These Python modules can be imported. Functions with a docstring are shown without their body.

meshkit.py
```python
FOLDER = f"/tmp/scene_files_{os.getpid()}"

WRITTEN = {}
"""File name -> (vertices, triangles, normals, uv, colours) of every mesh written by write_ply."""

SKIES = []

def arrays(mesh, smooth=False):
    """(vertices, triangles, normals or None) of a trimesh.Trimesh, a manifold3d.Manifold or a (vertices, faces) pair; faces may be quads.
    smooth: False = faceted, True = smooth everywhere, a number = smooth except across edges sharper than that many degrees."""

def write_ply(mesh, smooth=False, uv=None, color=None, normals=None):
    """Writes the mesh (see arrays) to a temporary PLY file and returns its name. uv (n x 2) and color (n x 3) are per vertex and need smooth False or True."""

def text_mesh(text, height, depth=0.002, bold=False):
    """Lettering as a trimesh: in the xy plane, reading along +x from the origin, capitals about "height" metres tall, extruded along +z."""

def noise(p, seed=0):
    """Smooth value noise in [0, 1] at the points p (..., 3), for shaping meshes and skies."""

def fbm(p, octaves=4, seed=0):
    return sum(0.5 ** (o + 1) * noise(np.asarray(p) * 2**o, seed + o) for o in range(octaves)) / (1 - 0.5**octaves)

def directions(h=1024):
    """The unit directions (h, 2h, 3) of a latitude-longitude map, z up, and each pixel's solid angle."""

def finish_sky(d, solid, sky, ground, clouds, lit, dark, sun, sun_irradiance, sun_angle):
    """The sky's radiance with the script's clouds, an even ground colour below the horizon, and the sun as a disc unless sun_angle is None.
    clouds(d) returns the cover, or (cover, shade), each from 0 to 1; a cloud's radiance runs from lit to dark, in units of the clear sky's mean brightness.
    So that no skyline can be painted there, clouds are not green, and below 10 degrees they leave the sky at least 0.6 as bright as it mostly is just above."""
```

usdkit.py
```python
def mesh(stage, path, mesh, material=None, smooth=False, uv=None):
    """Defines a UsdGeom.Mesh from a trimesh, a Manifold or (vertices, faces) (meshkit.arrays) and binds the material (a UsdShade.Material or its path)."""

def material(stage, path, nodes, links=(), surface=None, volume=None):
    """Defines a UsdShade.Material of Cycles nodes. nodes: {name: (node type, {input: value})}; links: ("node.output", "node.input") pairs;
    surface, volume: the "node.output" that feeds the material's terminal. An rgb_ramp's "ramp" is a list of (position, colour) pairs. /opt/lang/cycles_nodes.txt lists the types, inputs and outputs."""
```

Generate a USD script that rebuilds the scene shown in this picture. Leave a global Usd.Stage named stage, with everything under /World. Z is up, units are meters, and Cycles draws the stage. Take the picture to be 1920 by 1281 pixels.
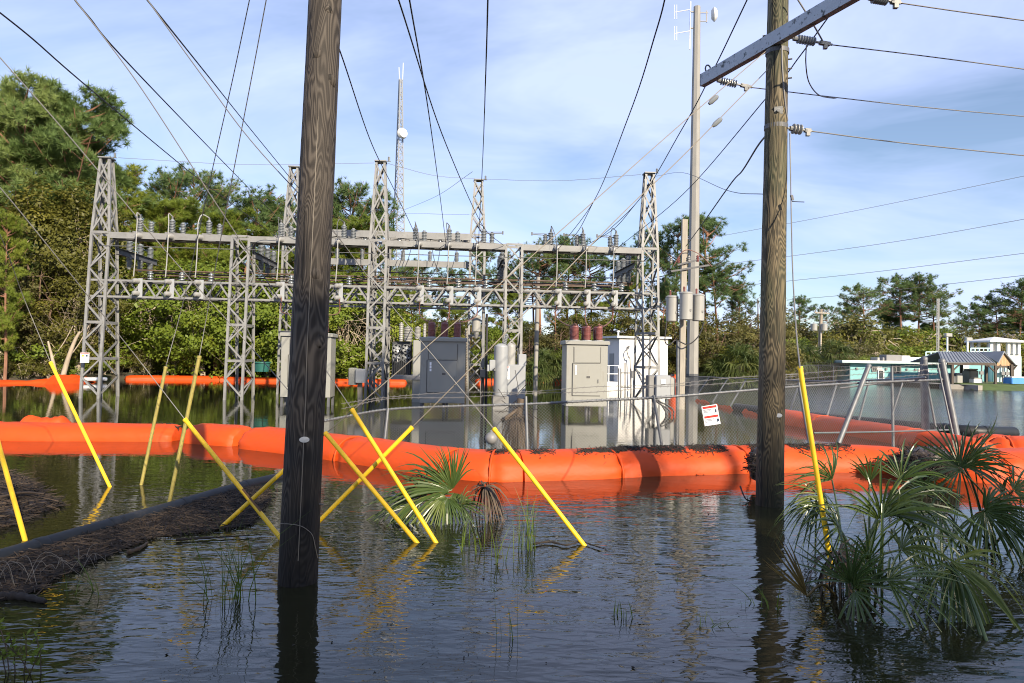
import math, random
import numpy as np, trimesh
import usdkit, meshkit
from pxr import Usd, UsdGeom, UsdLux, UsdShade, Gf, Sdf, Vt
PI = math.pi
stage = Usd.Stage.CreateInMemory()
UsdGeom.SetStageUpAxis(stage, 'Z')
UsdGeom.Xform.Define(stage, '/World')
UsdGeom.Scope.Define(stage, '/World/Looks')

# ------------------------------------------------------------------ camera, sky, sun, exposure
CAM_H = 2.0
PITCH = math.radians(1.186)
ROLL = math.radians(1.0)
FPX = 1280.0                      # focal length in pixels of a 1920 wide picture
EXPOSURE = 1.18
SUN_EL = math.radians(27.0)
SUN_AZ = math.atan2(0.50, -0.866)  # atan2(x, y) of the direction towards the sun
SKY_STRENGTH = 0.071
SUN_INTENSITY = 1.12

C = np.array([0.0, 0.0, CAM_H])
F = np.array([0, math.cos(PITCH), math.sin(PITCH)])
U0 = np.array([0, -math.sin(PITCH), math.cos(PITCH)])
R0 = np.array([1.0, 0, 0])
# the picture's verticals lean to the right at the top: the camera is turned anticlockwise
RGT = math.cos(ROLL) * R0 + math.sin(ROLL) * U0
UPV = -math.sin(ROLL) * R0 + math.cos(ROLL) * U0

cam = UsdGeom.Camera.Define(stage, '/World/camera')
cam.CreateHorizontalApertureAttr(36.0)
cam.CreateVerticalApertureAttr(24.0)
cam.CreateFocalLengthAttr(24.0)
cam.CreateFStopAttr(0.0)
cam.CreateClippingRangeAttr((0.05, 5000.0))
cam.CreateExposureAttr(EXPOSURE)
M = Gf.Matrix4d(*[float(x) for x in (*RGT, 0, *UPV, 0, *(-F), 0, *C, 1)])
cam.AddTransformOp().Set(M)

SUN = np.array([math.cos(SUN_EL) * math.sin(SUN_AZ), math.cos(SUN_EL) * math.cos(SUN_AZ), math.sin(SUN_EL)])

dome = UsdLux.DomeLight.Define(stage, '/World/sky')
dome.GetPrim().SetCustomDataByKey('kind', 'structure')
skym = usdkit.material(stage, '/World/Looks/sky', {
    'sky': ('sky_texture', {'sky_type': 'single_scattering', 'sun_disc': False, 'sun_elevation': SUN_EL, 'sun_rotation': SUN_AZ, 'air_density': 1.0, 'aerosol_density': 0.5, 'ozone_density': 2.2}),
    'tc': ('texture_coordinate', {}),
    'sep': ('separate_xyz', {}),
    'zz': ('math', {'math_type': 'add', 'value2': 0.16}),
    'dx': ('math', {'math_type': 'divide'}),
    'dy': ('math', {'math_type': 'divide'}),
    'cmb': ('combine_xyz', {'z': 0.0}),
    'map': ('mapping', {'rotation': (0, 0, 0.35), 'scale': (0.7, 1.0, 1.0), 'location': (1.3, 0.4, 0)}),
    'n1': ('noise_texture', {'scale': 1.5, 'detail': 8.0, 'roughness': 0.56, 'distortion': 0.55}),
    'n2': ('noise_texture', {'scale': 0.55, 'detail': 3.0, 'roughness': 0.5}),
    'mul': ('math', {'math_type': 'multiply_add', 'value2': 0.75}),
    'mr': ('map_range', {'from_min': 0.66, 'from_max': 1.04, 'to_min': 0.10, 'to_max': 0.78, 'clamp': True}),
    'cl': ('color', {'value': (5.3, 6.15, 9.4)}),
    'mix': ('mix', {'mix_type': 'mix'}),
    'bg': ('background_shader', {'strength': SKY_STRENGTH}),
}, [('tc.generated', 'sep.vector'), ('sep.z', 'zz.value1'), ('sep.x', 'dx.value1'), ('zz.value', 'dx.value2'), ('sep.y', 'dy.value1'), ('zz.value', 'dy.value2'),
    ('dx.value', 'cmb.x'), ('dy.value', 'cmb.y'), ('cmb.vector', 'map.vector'), ('map.vector', 'n1.vector'), ('map.vector', 'n2.vector'),
    ('n2.fac', 'mul.value1'), ('n1.fac', 'mul.value3'), ('mul.value', 'mr.value'), ('mr.result', 'mix.fac'), ('sky.color', 'mix.color1'), ('cl.color', 'mix.color2'),
    ('mix.color', 'bg.color')], surface='bg.background')
UsdShade.MaterialBindingAPI.Apply(dome.GetPrim()).Bind(skym)

sun = UsdLux.DistantLight.Define(stage, '/World/sun')
sun.CreateIntensityAttr(SUN_INTENSITY)
sun.CreateAngleAttr(0.53)
sun.CreateColorAttr(Gf.Vec3f(1.0, 0.86, 0.66))
sun.GetPrim().CreateAttribute('inputs:normalize', Sdf.ValueTypeNames.Bool).Set(True)
zz = SUN; xx = np.cross([0, 0, 1.0], zz); xx /= np.linalg.norm(xx); yy = np.cross(zz, xx)
sun.AddTransformOp().Set(Gf.Matrix4d(*[float(v) for v in (*xx, 0, *yy, 0, *zz, 0, 0, 0, 30, 1)]))

# ------------------------------------------------------------------ picture coordinates used to measure the place
def U(px, py, d):
    return C + d * (F + (px - 960.0) / FPX * RGT + (640.5 - py) / FPX * UPV)
def W(px, py, z=0.0):
    v = F + (px - 960.0) / FPX * RGT + (640.5 - py) / FPX * UPV
    return C + v * ((z - CAM_H) / v[2])
def PX(p):
    v = np.asarray(p, float) - C
    d = v @ F
    return 960 + FPX * (v @ RGT) / d, 640.5 - FPX * (v @ UPV) / d, d
def V(*a): return np.array(a, float)
def nrm(v):
    v = np.asarray(v, float); return v / (np.linalg.norm(v) + 1e-12)

# ------------------------------------------------------------------ naming, things and parts
_used = set()
def numbered(parent, name):
    p = f'{parent}/{name}'
    k = 0
    while p in _used:
        k += 1
        p = f'{parent}/{name}_{k:03d}'
    _used.add(p)
    return p

class Th:
    def __init__(s, path, off): s.path, s.off = path, np.asarray(off, float)
    @property
    def prim(s): return stage.GetPrimAtPath(s.path)
    def tag(s, label=None, cat=None, group=None, kind=None):
        for k, v in (('label', label), ('category', cat), ('group', group), ('kind', kind)):
            if v: s.prim.SetCustomDataByKey(k, v)
        return s
    def part(s, name, mb, mat, smooth=False, label=None):
        v, f = mb.arrays() if isinstance(mb, MB) else mb
        p = numbered(s.path, name)
        usdkit.mesh(stage, p, (np.asarray(v) - s.off, f), MATS[mat], smooth=smooth)
        t = Th(p, s.off)
        if label: t.tag(label)
        return t

def thing(name, label, cat, loc=(0, 0, 0), group=None, kind=None):
    p = numbered('/World', name)
    x = UsdGeom.Xform.Define(stage, p)
    x.AddTransformOp().Set(Gf.Matrix4d(1).SetTranslate(Gf.Vec3d(*map(float, loc))))
    return Th(p, loc).tag(label, cat, group, kind)

def solo(name, mb, mat, label=None, cat=None, smooth=False, group=None, kind=None, loc=None):
    """a thing that is one mesh"""
    v, f = mb.arrays() if isinstance(mb, MB) else mb
    v = np.asarray(v, float)
    if loc is None:
        loc = V(v[:, 0].mean(), v[:, 1].mean(), v[:, 2].min()) if kind != 'structure' else V(0, 0, 0)
    p = numbered('/World', name)
    m = usdkit.mesh(stage, p, (v - loc, f), MATS[mat], smooth=smooth)
    m.AddTransformOp().Set(Gf.Matrix4d(1).SetTranslate(Gf.Vec3d(*map(float, loc))))
    return Th(p, loc).tag(label, cat, group, kind)

def copy_of(src, name, label, cat, loc, rz=0.0, sc=1.0, group=None, tilt=None):
    p = numbered('/World', name)
    x = UsdGeom.Xform.Define(stage, p)
    s = np.broadcast_to(np.asarray(sc, float), 3)
    c, q = math.cos(rz), math.sin(rz)
    Rm = np.array([[c, q, 0], [-q, c, 0], [0, 0, 1.0]])      # rows: images of the axes
    if tilt is not None:
        ax, an = tilt
        Rm = Rm @ trimesh.transformations.rotation_matrix(an, ax)[:3, :3].T
    Rm = Rm * s[:, None]
    x.AddTransformOp().Set(Gf.Matrix4d(*[float(v) for v in (*Rm[0], 0, *Rm[1], 0, *Rm[2], 0, *loc, 1)]))
    x.GetPrim().GetReferences().AddInternalReference(src.path)
    x.GetPrim().SetInstanceable(True)
    return Th(p, loc).tag(label, cat, group)

# ------------------------------------------------------------------ mesh builder
class MB:
    def __init__(s): s.v, s.f, s.n = [], [], 0
    def add(s, v, f):
        v = np.asarray(v, float); f = np.asarray(f, int)
        if f.shape[1] == 4: f = np.vstack([f[:, [0, 1, 2]], f[:, [0, 2, 3]]])
        s.v.append(v); s.f.append(f + s.n); s.n += len(v)
        return s
    def arrays(s):
        v, f = np.vstack(s.v), np.vstack(s.f)
        used, inv = np.unique(f, return_inverse=True)
        return (v, f) if len(used) == len(v) else (v[used], inv.reshape(f.shape))
    def tri(s, m): return s.add(m.vertices, m.faces)
    def xform(s, A, t):
        for i in range(len(s.v)): s.v[i] = s.v[i] @ np.asarray(A, float) + t
        return s
    _BF = np.array([[0, 2, 3, 1], [4, 5, 7, 6], [0, 1, 5, 4], [2, 6, 7, 3], [0, 4, 6, 2], [1, 3, 7, 5]])
    def box(s, c, size, ax=None):
        h = np.asarray(size, float) / 2
        v = np.array([[x, y, z] for z in (-1, 1) for y in (-1, 1) for x in (-1, 1)], float) * h
        if ax is not None: v = v @ np.asarray(ax, float)
        return s.add(v + np.asarray(c, float), s._BF)
    def bar(s, p, q, w, h, up=(0, 0, 1), off=(0, 0)):
        """rectangular bar from p to q, w across, h along up"""
        p, q = np.asarray(p, float), np.asarray(q, float)
        t = nrm(q - p); a = np.cross(t, np.asarray(up, float))
        if np.linalg.norm(a) < 1e-4: a = np.cross(t, [1.0, 0, 0])
        a = nrm(a); b = np.cross(a, t)
        o = a * off[0] + b * off[1]
        L = np.linalg.norm(q - p)
        return s.box((p + q) / 2 + o, (w, L, h), np.array([a, t, b]))
    def angle(s, p, q, w, up, th=0.012):
        """an angle iron from p to q with its two flanges"""
        p, q = np.asarray(p, float), np.asarray(q, float)
        t = nrm(q - p); a = nrm(np.cross(t, up)); b = np.cross(a, t)
        s.bar(p, q, w, th, up)
        s.bar(p + b * (-w / 2) + a * (w / 2 - th / 2), q + b * (-w / 2) + a * (w / 2 - th / 2), th, w - th, up)
        return s
    def tube(s, pts, r, n=8, cap=True, squash=None):
        p = np.asarray(pts, float); m = len(p)
        r = np.broadcast_to(np.asarray(r, float), (m,))
        t = np.gradient(p, axis=0); t /= np.linalg.norm(t, axis=1, keepdims=True) + 1e-12
        a = np.zeros_like(p)
        u = np.array([0, 0, 1.0]) if abs(t[0, 2]) < 0.9 else np.array([1.0, 0, 0])
        for i in range(m):
            x = u - t[i] * (u @ t[i]); x /= np.linalg.norm(x) + 1e-12
            a[i] = x; u = x
        b = np.cross(t, a)
        th = np.arange(n) * 2 * PI / n
        v = p[:, None] + r[:, None, None] * (np.cos(th)[None, :, None] * a[:, None] + np.sin(th)[None, :, None] * b[:, None])
        v = v.reshape(-1, 3)
        i, j = np.meshgrid(np.arange(m - 1), np.arange(n), indexing='ij')
        q = np.stack([i * n + j, i * n + (j + 1) % n, (i + 1) * n + (j + 1) % n, (i + 1) * n + j], -1).reshape(-1, 4)
        f = np.vstack([q[:, [0, 1, 2]], q[:, [0, 2, 3]]])
        if cap:
            k = len(v); v = np.vstack([v, p[0], p[-1]])
            jj = np.arange(n); l = (m - 1) * n
            f = np.vstack([f, np.stack([np.full(n, k), (jj + 1) % n, jj], 1), np.stack([np.full(n, k + 1), l + jj, l + (jj + 1) % n], 1)])
        return s.add(v, f)
    def lathe(s, prof, p, axis=(0, 0, 1), n=14):
        """prof: (radius, height) pairs along axis from p"""
        prof = np.asarray(prof, float); ax = nrm(axis)
        a = np.cross(ax, [1.0, 0, 0] if abs(ax[0]) < 0.9 else [0, 1.0, 0]); a = nrm(a); b = np.cross(ax, a)
        th = np.arange(n) * 2 * PI / n; m = len(prof)
        v = np.asarray(p, float) + prof[:, 1, None, None] * ax + prof[:, 0, None, None] * (np.cos(th)[None, :, None] * a + np.sin(th)[None, :, None] * b)
        i, j = np.meshgrid(np.arange(m - 1), np.arange(n), indexing='ij')
        q = np.stack([i * n + j, i * n + (j + 1) % n, (i + 1) * n + (j + 1) % n, (i + 1) * n + j], -1).reshape(-1, 4)
        return s.add(v.reshape(-1, 3), q)
    def rbox(s, c, size, r, ax=None):
        """box with chamfered vertical edges and top"""
        h = np.asarray(size, float) / 2
        x, y, z = h
        ring = [(-x + r, -y), (x - r, -y), (x, -y + r), (x, y - r), (x - r, y), (-x + r, y), (-x, y - r), (-x, -y + r)]
        ins = [(max(abs(a) - r, 0) * np.sign(a), max(abs(b) - r, 0) * np.sign(b)) for a, b in ring]
        v = [(a, b, -z) for a, b in ring] + [(a, b, z - r) for a, b in ring] + [(a, b, z) for a, b in ins] + [(0, 0, z), (0, 0, -z)]
        f = []
        for k in range(2):
            for i in range(8):
                j = (i + 1) % 8
                f += [(k * 8 + i, k * 8 + j, k * 8 + 8 + j), (k * 8 + i, k * 8 + 8 + j, k * 8 + 8 + i)]
        for i in range(8):
            j = (i + 1) % 8
            f += [(16 + i, 16 + j, 24), (j, i, 25)]
        v = np.array(v, float)
        if ax is not None: v = v @ np.asarray(ax, float)
        return s.add(v + np.asarray(c, float), np.array(f))

def smooth_path(pts, n=8):
    """Catmull-Rom through the points"""
    p = np.asarray(pts, float)
    if len(p) < 3: return p[0] + (p[-1] - p[0]) * np.linspace(0, 1, n)[:, None]
    e = np.vstack([2 * p[0] - p[1], p, 2 * p[-1] - p[-2]])
    out = []
    for i in range(len(p) - 1):
        a, b, c, d = e[i:i + 4]
        for t in np.linspace(0, 1, n, endpoint=False):
            out.append(0.5 * ((2 * b) + (c - a) * t + (2 * a - 5 * b + 4 * c - d) * t * t + (3 * b - a - 3 * c + d) * t ** 3))
    out.append(p[-1])
    return np.array(out)

def ribbed(h, r, sheds, core=0.62, top=0.5):
    """profile of a ribbed porcelain insulator"""
    prof = [(0.0, 0.0), (r * 0.8, 0.0), (r * 0.8, h * 0.06)]
    z0, z1 = h * 0.08, h * 0.92
    for k in range(sheds):
        a = z0 + (z1 - z0) * k / sheds; st = (z1 - z0) / sheds
        prof += [(r * core, a), (r, a + st * 0.35), (r * 0.97, a + st * 0.55), (r * core, a + st * 0.85)]
    prof += [(r * top, h * 0.93), (r * top, h), (0.0, h)]
    return prof

# ------------------------------------------------------------------ materials
MATS = {}
def mat(name, color, rough=0.6, var=0.25, scale=3.0, metallic=0.0, stain=None, stain_at=(0.55, 0.75), bump=0.0, bump_scale=40.0, spec=0.5, stretch=(1, 1, 1), island=0.0, coat=0.0, world=False, stain_scale=None):
    """plain painted or weathered surface: colour with soft noise, optional stain patches and fine relief"""
    c = np.array(color, float)
    nodes = {
        'tc': ('texture_coordinate', {}), 'geo': ('geometry', {}),
        'map': ('mapping', {'scale': stretch}),
        'n': ('noise_texture', {'scale': scale, 'detail': 6.0, 'roughness': 0.6}),
        'ramp': ('rgb_ramp', {'ramp': [(0.25, tuple(c * (1 - var))), (0.5, tuple(c)), (0.75, tuple(np.minimum(c * (1 + var), 1)))]}),
        'p': ('principled_bsdf', {'roughness': rough, 'metallic': metallic, 'specular_ior_level': spec, 'coat_weight': coat}),
    }
    links = [('geo.position' if world else 'tc.object', 'map.vector'), ('map.vector', 'n.vector'), ('n.fac', 'ramp.fac')]
    last = 'ramp.color'
    if island:
        nodes['hsv'] = ('hsv', {})
        nodes['isl'] = ('map_range', {'from_min': 0.0, 'from_max': 1.0, 'to_min': 1 - island, 'to_max': 1 + island})
        links += [('geo.random_per_island', 'isl.value'), ('isl.result', 'hsv.value'), (last, 'hsv.color')]
        last = 'hsv.color'
    if stain is not None:
        nodes['sn'] = ('noise_texture', {'scale': stain_scale or scale * 2.3, 'detail': 8.0, 'roughness': 0.7})
        nodes['sr'] = ('map_range', {'from_min': stain_at[0], 'from_max': stain_at[1], 'clamp': True})
        nodes['smix'] = ('mix', {'color2': stain})
        links += [('map.vector', 'sn.vector'), ('sn.fac', 'sr.value'), ('sr.result', 'smix.fac'), (last, 'smix.color1')]
        last = 'smix.color'
    links.append((last, 'p.base_color'))
    if bump:
        nodes['bn'] = ('noise_texture', {'scale': bump_scale, 'detail': 4.0})
        nodes['b'] = ('bump', {'strength': bump, 'distance': 0.02})
        links += [('map.vector', 'bn.vector'), ('bn.fac', 'b.height'), ('b.normal', 'p.normal')]
    MATS[name] = usdkit.material(stage, f'/World/Looks/{name}', nodes, links, surface='p.BSDF')

def leaf_mat(name, c1, c2, trans=0.35, rough=0.5, scale=0.6, spec=0.3, island=0.35):
    """foliage: two tones mixed by noise and by leaf, with light passing through"""
    nodes = {
        'geo': ('geometry', {}), 'oi': ('object_info', {}),
        'n': ('noise_texture', {'scale': scale, 'detail': 3.0, 'roughness': 0.6}),
        'a': ('math', {'math_type': 'multiply_add', 'value2': 0.55, 'value3': -0.28}),
        'a2': ('math', {'math_type': 'multiply_add', 'value2': 0.5, 'value3': -0.25}),
        's': ('math', {'math_type': 'add'}), 's2': ('math', {'math_type': 'add'}),
        'ramp': ('rgb_ramp', {'ramp': [(0.25, c1), (0.72, c2)]}),
        'isl': ('map_range', {'to_min': 1 - island, 'to_max': 1 + island}),
        'hsv': ('hsv', {}),
        'p': ('principled_bsdf', {'roughness': rough, 'specular_ior_level': spec}),
        't': ('translucent_bsdf', {}), 'm': ('mix_closure', {'fac': trans}),
    }
    links = [('geo.position', 'n.vector'), ('geo.random_per_island', 'a.value1'), ('oi.random', 'a2.value1'), ('n.fac', 's.value1'), ('a.value', 's.value2'),
             ('s.value', 's2.value1'), ('a2.value', 's2.value2'), ('s2.value', 'ramp.fac'), ('ramp.color', 'hsv.color'), ('geo.random_per_island', 'isl.value'), ('isl.result', 'hsv.value'),
             ('hsv.color', 'p.base_color'), ('hsv.color', 't.color'), ('p.BSDF', 'm.closure1'), ('t.BSDF', 'm.closure2')]
    MATS[name] = usdkit.material(stage, f'/World/Looks/{name}', nodes, links, surface='m.closure')

def wood_pole_mat(name, dark, light, green=None):
    """creosoted pole: grain that swirls round knots, vertical checks"""
    nodes = {
        'tc': ('texture_coordinate', {}),
        'm1': ('mapping', {'scale': (3.4, 3.4, 0.62)}),
        'n1': ('noise_texture', {'scale': 1.6, 'detail': 1.6, 'roughness': 0.45, 'distortion': 0.5}),
        'k': ('math', {'math_type': 'multiply', 'value2': 140.0}),
        'sn': ('math', {'math_type': 'sine'}),
        'm2': ('mapping', {'scale': (26, 26, 0.9)}),
        'n2': ('noise_texture', {'scale': 1.6, 'detail': 6.0, 'roughness': 0.65}),
        'n2s': ('math', {'math_type': 'multiply_add', 'value2': 0.55, 'value3': 0.22}),
        'add': ('math', {'math_type': 'multiply_add', 'value2': 0.20}),
        'ramp': ('rgb_ramp', {'ramp': [(0.22, tuple(np.array(dark) * 0.55)), (0.42, dark), (0.58, tuple((np.array(dark) + np.array(light)) / 2)), (0.78, light)]}),
        'm3': ('mapping', {'scale': (0.8, 0.8, 0.25)}),
        'n3': ('noise_texture', {'scale': 3.0, 'detail': 3.0}),
        'r3': ('map_range', {'from_min': 0.45, 'from_max': 0.68, 'clamp': True, 'to_max': 0.6}),
        'mix': ('mix', {'color2': green or tuple(np.array(dark) * 0.7)}),
        'm4': ('mapping', {'scale': (34, 34, 0.30)}), 'n4': ('noise_texture', {'scale': 1.0, 'detail': 2.0, 'roughness': 0.4}),
        'r4': ('map_range', {'from_min': 0.615, 'from_max': 0.65, 'clamp': True, 'to_max': 0.9}), 'crk': ('mix', {'color2': tuple(np.array(dark) * 0.22)}),
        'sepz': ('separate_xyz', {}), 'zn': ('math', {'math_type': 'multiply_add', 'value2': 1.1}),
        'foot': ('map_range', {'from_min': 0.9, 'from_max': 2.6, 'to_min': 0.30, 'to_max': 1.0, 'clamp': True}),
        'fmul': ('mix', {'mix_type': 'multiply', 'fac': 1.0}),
        'p': ('principled_bsdf', {'roughness': 0.72, 'specular_ior_level': 0.3}),
        'b': ('bump', {'strength': 0.65, 'distance': 0.012}),
    }
    links = [('tc.object', 'm1.vector'), ('m1.vector', 'n1.vector'), ('n1.fac', 'k.value1'), ('k.value', 'sn.value1'), ('sn.value', 'add.value1'),
             ('tc.object', 'm2.vector'), ('m2.vector', 'n2.vector'), ('n2.fac', 'n2s.value1'), ('n2s.value', 'add.value3'), ('add.value', 'ramp.fac'),
             ('tc.object', 'm3.vector'), ('m3.vector', 'n3.vector'), ('n3.fac', 'r3.value'), ('r3.result', 'mix.fac'), ('ramp.color', 'mix.color1'),
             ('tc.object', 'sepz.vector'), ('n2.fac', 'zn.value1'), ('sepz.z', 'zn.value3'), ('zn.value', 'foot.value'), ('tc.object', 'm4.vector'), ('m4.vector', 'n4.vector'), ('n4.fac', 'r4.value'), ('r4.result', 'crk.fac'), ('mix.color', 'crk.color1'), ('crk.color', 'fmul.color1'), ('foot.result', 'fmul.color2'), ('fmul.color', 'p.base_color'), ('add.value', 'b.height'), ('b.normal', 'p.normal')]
    MATS[name] = usdkit.material(stage, f'/World/Looks/{name}', nodes, links, surface='p.BSDF')

mat('galvanised', (0.175, 0.178, 0.178), 0.55, 0.22, 2.2, stain=(0.10, 0.085, 0.065), stain_at=(0.56, 0.82), metallic=0.1)
mat('galvanised_dark', (0.075, 0.078, 0.085), 0.6, 0.3, 2.0)
mat('fence_steel', (0.115, 0.122, 0.13), 0.5, 0.3, 6.0, metallic=0.2)
mat('chain_wire', (0.15, 0.155, 0.16), 0.5, 0.2, 2.0, metallic=0.3)
mat('porcelain_grey', (0.17, 0.185, 0.195), 0.22, 0.1, 4.0, spec=0.6)
mat('porcelain_pale', (0.235, 0.235, 0.225), 0.3, 0.12, 4.0)
mat('porcelain_brown', (0.17, 0.062, 0.055), 0.24, 0.15, 5.0, spec=0.6)
mat('copper_lead', (0.17, 0.075, 0.055), 0.5, 0.3, 4.0)
mat('bus_bar', (0.075, 0.05, 0.036), 0.55, 0.35, 2.0, stain=(0.17, 0.09, 0.045), stain_at=(0.5, 0.7))
mat('cabinet_paint', (0.215, 0.218, 0.20), 0.45, 0.06, 1.3, stain=(0.15, 0.13, 0.10), stain_at=(0.60, 0.95), stretch=(1, 1, 0.35))
mat('dark_label', (0.05, 0.05, 0.05), 0.5, 0.1)
mat('seam_gap', (0.035, 0.035, 0.035), 0.8, 0.1)
mat('grey_paint', (0.25, 0.265, 0.28), 0.4, 0.08, 2.0)
mat('dark_grey_paint', (0.16, 0.16, 0.16), 0.5, 0.12, 2.0)
mat('can_paint', (0.265, 0.265, 0.25), 0.35, 0.06, 2.0)
mat('radiator_black', (0.035, 0.038, 0.042), 0.4, 0.2, 3.0)
mat('fan_grey', (0.10, 0.105, 0.11), 0.35, 0.2, 3.0)
mat('wire_black', (0.018, 0.018, 0.020), 0.55, 0.2, 2.0)
mat('wire_grey', (0.15, 0.145, 0.14), 0.5, 0.2, 2.0)
mat('wire_tan', (0.19, 0.165, 0.13), 0.55, 0.2, 2.0)
mat('concrete', (0.22, 0.215, 0.20), 0.8, 0.14, 3.0, stain=(0.24, 0.23, 0.2), stain_at=(0.55, 0.85), bump=0.2, stretch=(1, 1, 0.3))
mat('grey_wood', (0.27, 0.245, 0.205), 0.8, 0.2, 6.0, stretch=(4, 4, 0.4), bump=0.2)
mat('gable_board', (0.36, 0.235, 0.13), 0.75, 0.3, 5.0, stretch=(4, 4, 0.5))
mat('dark_timber', (0.06, 0.047, 0.037), 0.8, 0.3, 5.0)
mat('roof_metal', (0.17, 0.185, 0.205), 0.42, 0.12, 0.8, metallic=0.2)
mat('white_wall', (0.62, 0.61, 0.58), 0.75, 0.05, 0.8, stain=(0.6, 0.57, 0.5), stain_at=(0.66, 1.0), stretch=(1, 1, 0.4))
mat('white_paint', (0.56, 0.57, 0.57), 0.5, 0.06, 2.0)
mat('teal_wall', (0.17, 0.38, 0.39), 0.75, 0.08, 0.7)
mat('pale_teal', (0.50, 0.68, 0.66), 0.75, 0.08, 0.7)
mat('fascia', (0.33, 0.42, 0.42), 0.6, 0.1, 1.0)
mat('window_dark', (0.03, 0.04, 0.045), 0.12, 0.2, 2.0)
mat('seawall', (0.22, 0.205, 0.18), 0.85, 0.2, 2.0, bump=0.3)
mat('blue_plastic', (0.05, 0.22, 0.55), 0.4, 0.1, 2.0)
mat('green_plastic', (0.02, 0.10, 0.085), 0.4, 0.15, 3.0)
mat('orange_vinyl', (0.48, 0.054, 0.0038), 0.58, 0.10, 1.2, stain=(0.16, 0.05, 0.02), stain_at=(0.60, 0.86), stain_scale=6.0, bump=0.45, bump_scale=5.0, spec=0.3, stretch=(1, 1, 1.6))
mat('yellow_plastic', (0.74, 0.46, 0.011), 0.38, 0.10, 5.0, stain=(0.30, 0.18, 0.02), stain_at=(0.66, 0.82), stretch=(3, 3, 1), spec=0.5)
mat('old_yellow', (0.24, 0.20, 0.045), 0.6, 0.25, 8.0, stain=(0.10, 0.085, 0.03), stain_at=(0.52, 0.68), stretch=(3, 3, 1))
mat('scrape_brown', (0.12, 0.055, 0.02), 0.7, 0.3, 8.0)
mat('pipe_black', (0.010, 0.012, 0.014), 0.5, 0.2, 2.0, stain=(0.045, 0.04, 0.035), stain_at=(0.55, 0.8), bump=0.15, bump_scale=12.0, spec=0.35)
mat('tag_metal', (0.42, 0.42, 0.40), 0.4, 0.1, 30.0, metallic=0.3)
mat('sign_white', (0.76, 0.77, 0.80), 0.4, 0.04)
mat('sign_red', (0.52, 0.035, 0.016), 0.4, 0.08)
mat('sign_yellow', (0.65, 0.48, 0.03), 0.4, 0.05)
mat('sign_ink', (0.03, 0.05, 0.08), 0.5, 0.1)
mat('dead_frond', (0.12, 0.085, 0.055), 0.8, 0.35, 3.0, island=0.4)
mat('debris', (0.065, 0.045, 0.031), 0.85, 0.45, 6.0, island=0.75, world=True)
mat('debris_straw', (0.17, 0.115, 0.07), 0.85, 0.4, 5.0, island=0.6, world=True)
mat('wet_mat', (0.030, 0.022, 0.016), 0.35, 0.5, 9.0, stain=(0.075, 0.050, 0.034), stain_at=(0.5, 0.7), bump=0.9, bump_scale=22.0, world=True)
mat('bark', (0.13, 0.085, 0.06), 0.9, 0.4, 5.0, stretch=(1, 1, 0.3), bump=0.4)
mat('bark_red', (0.20, 0.10, 0.062), 0.9, 0.35, 5.0, stretch=(1, 1, 0.3), bump=0.4)
mat('bark_pale', (0.30, 0.25, 0.19), 0.85, 0.25, 4.0, stretch=(1, 1, 0.4))
mat('palm_trunk', (0.16, 0.125, 0.09), 0.9, 0.35, 8.0, bump=0.5)
mat('earth', (0.055, 0.042, 0.028), 0.95, 0.4, 0.7, stain=(0.05, 0.07, 0.02), stain_at=(0.5, 0.62), bump=0.5, bump_scale=3.0, world=True)
mat('lawn', (0.055, 0.085, 0.022), 0.9, 0.3, 1.5, bump=0.4, bump_scale=20.0, world=True)
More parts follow.
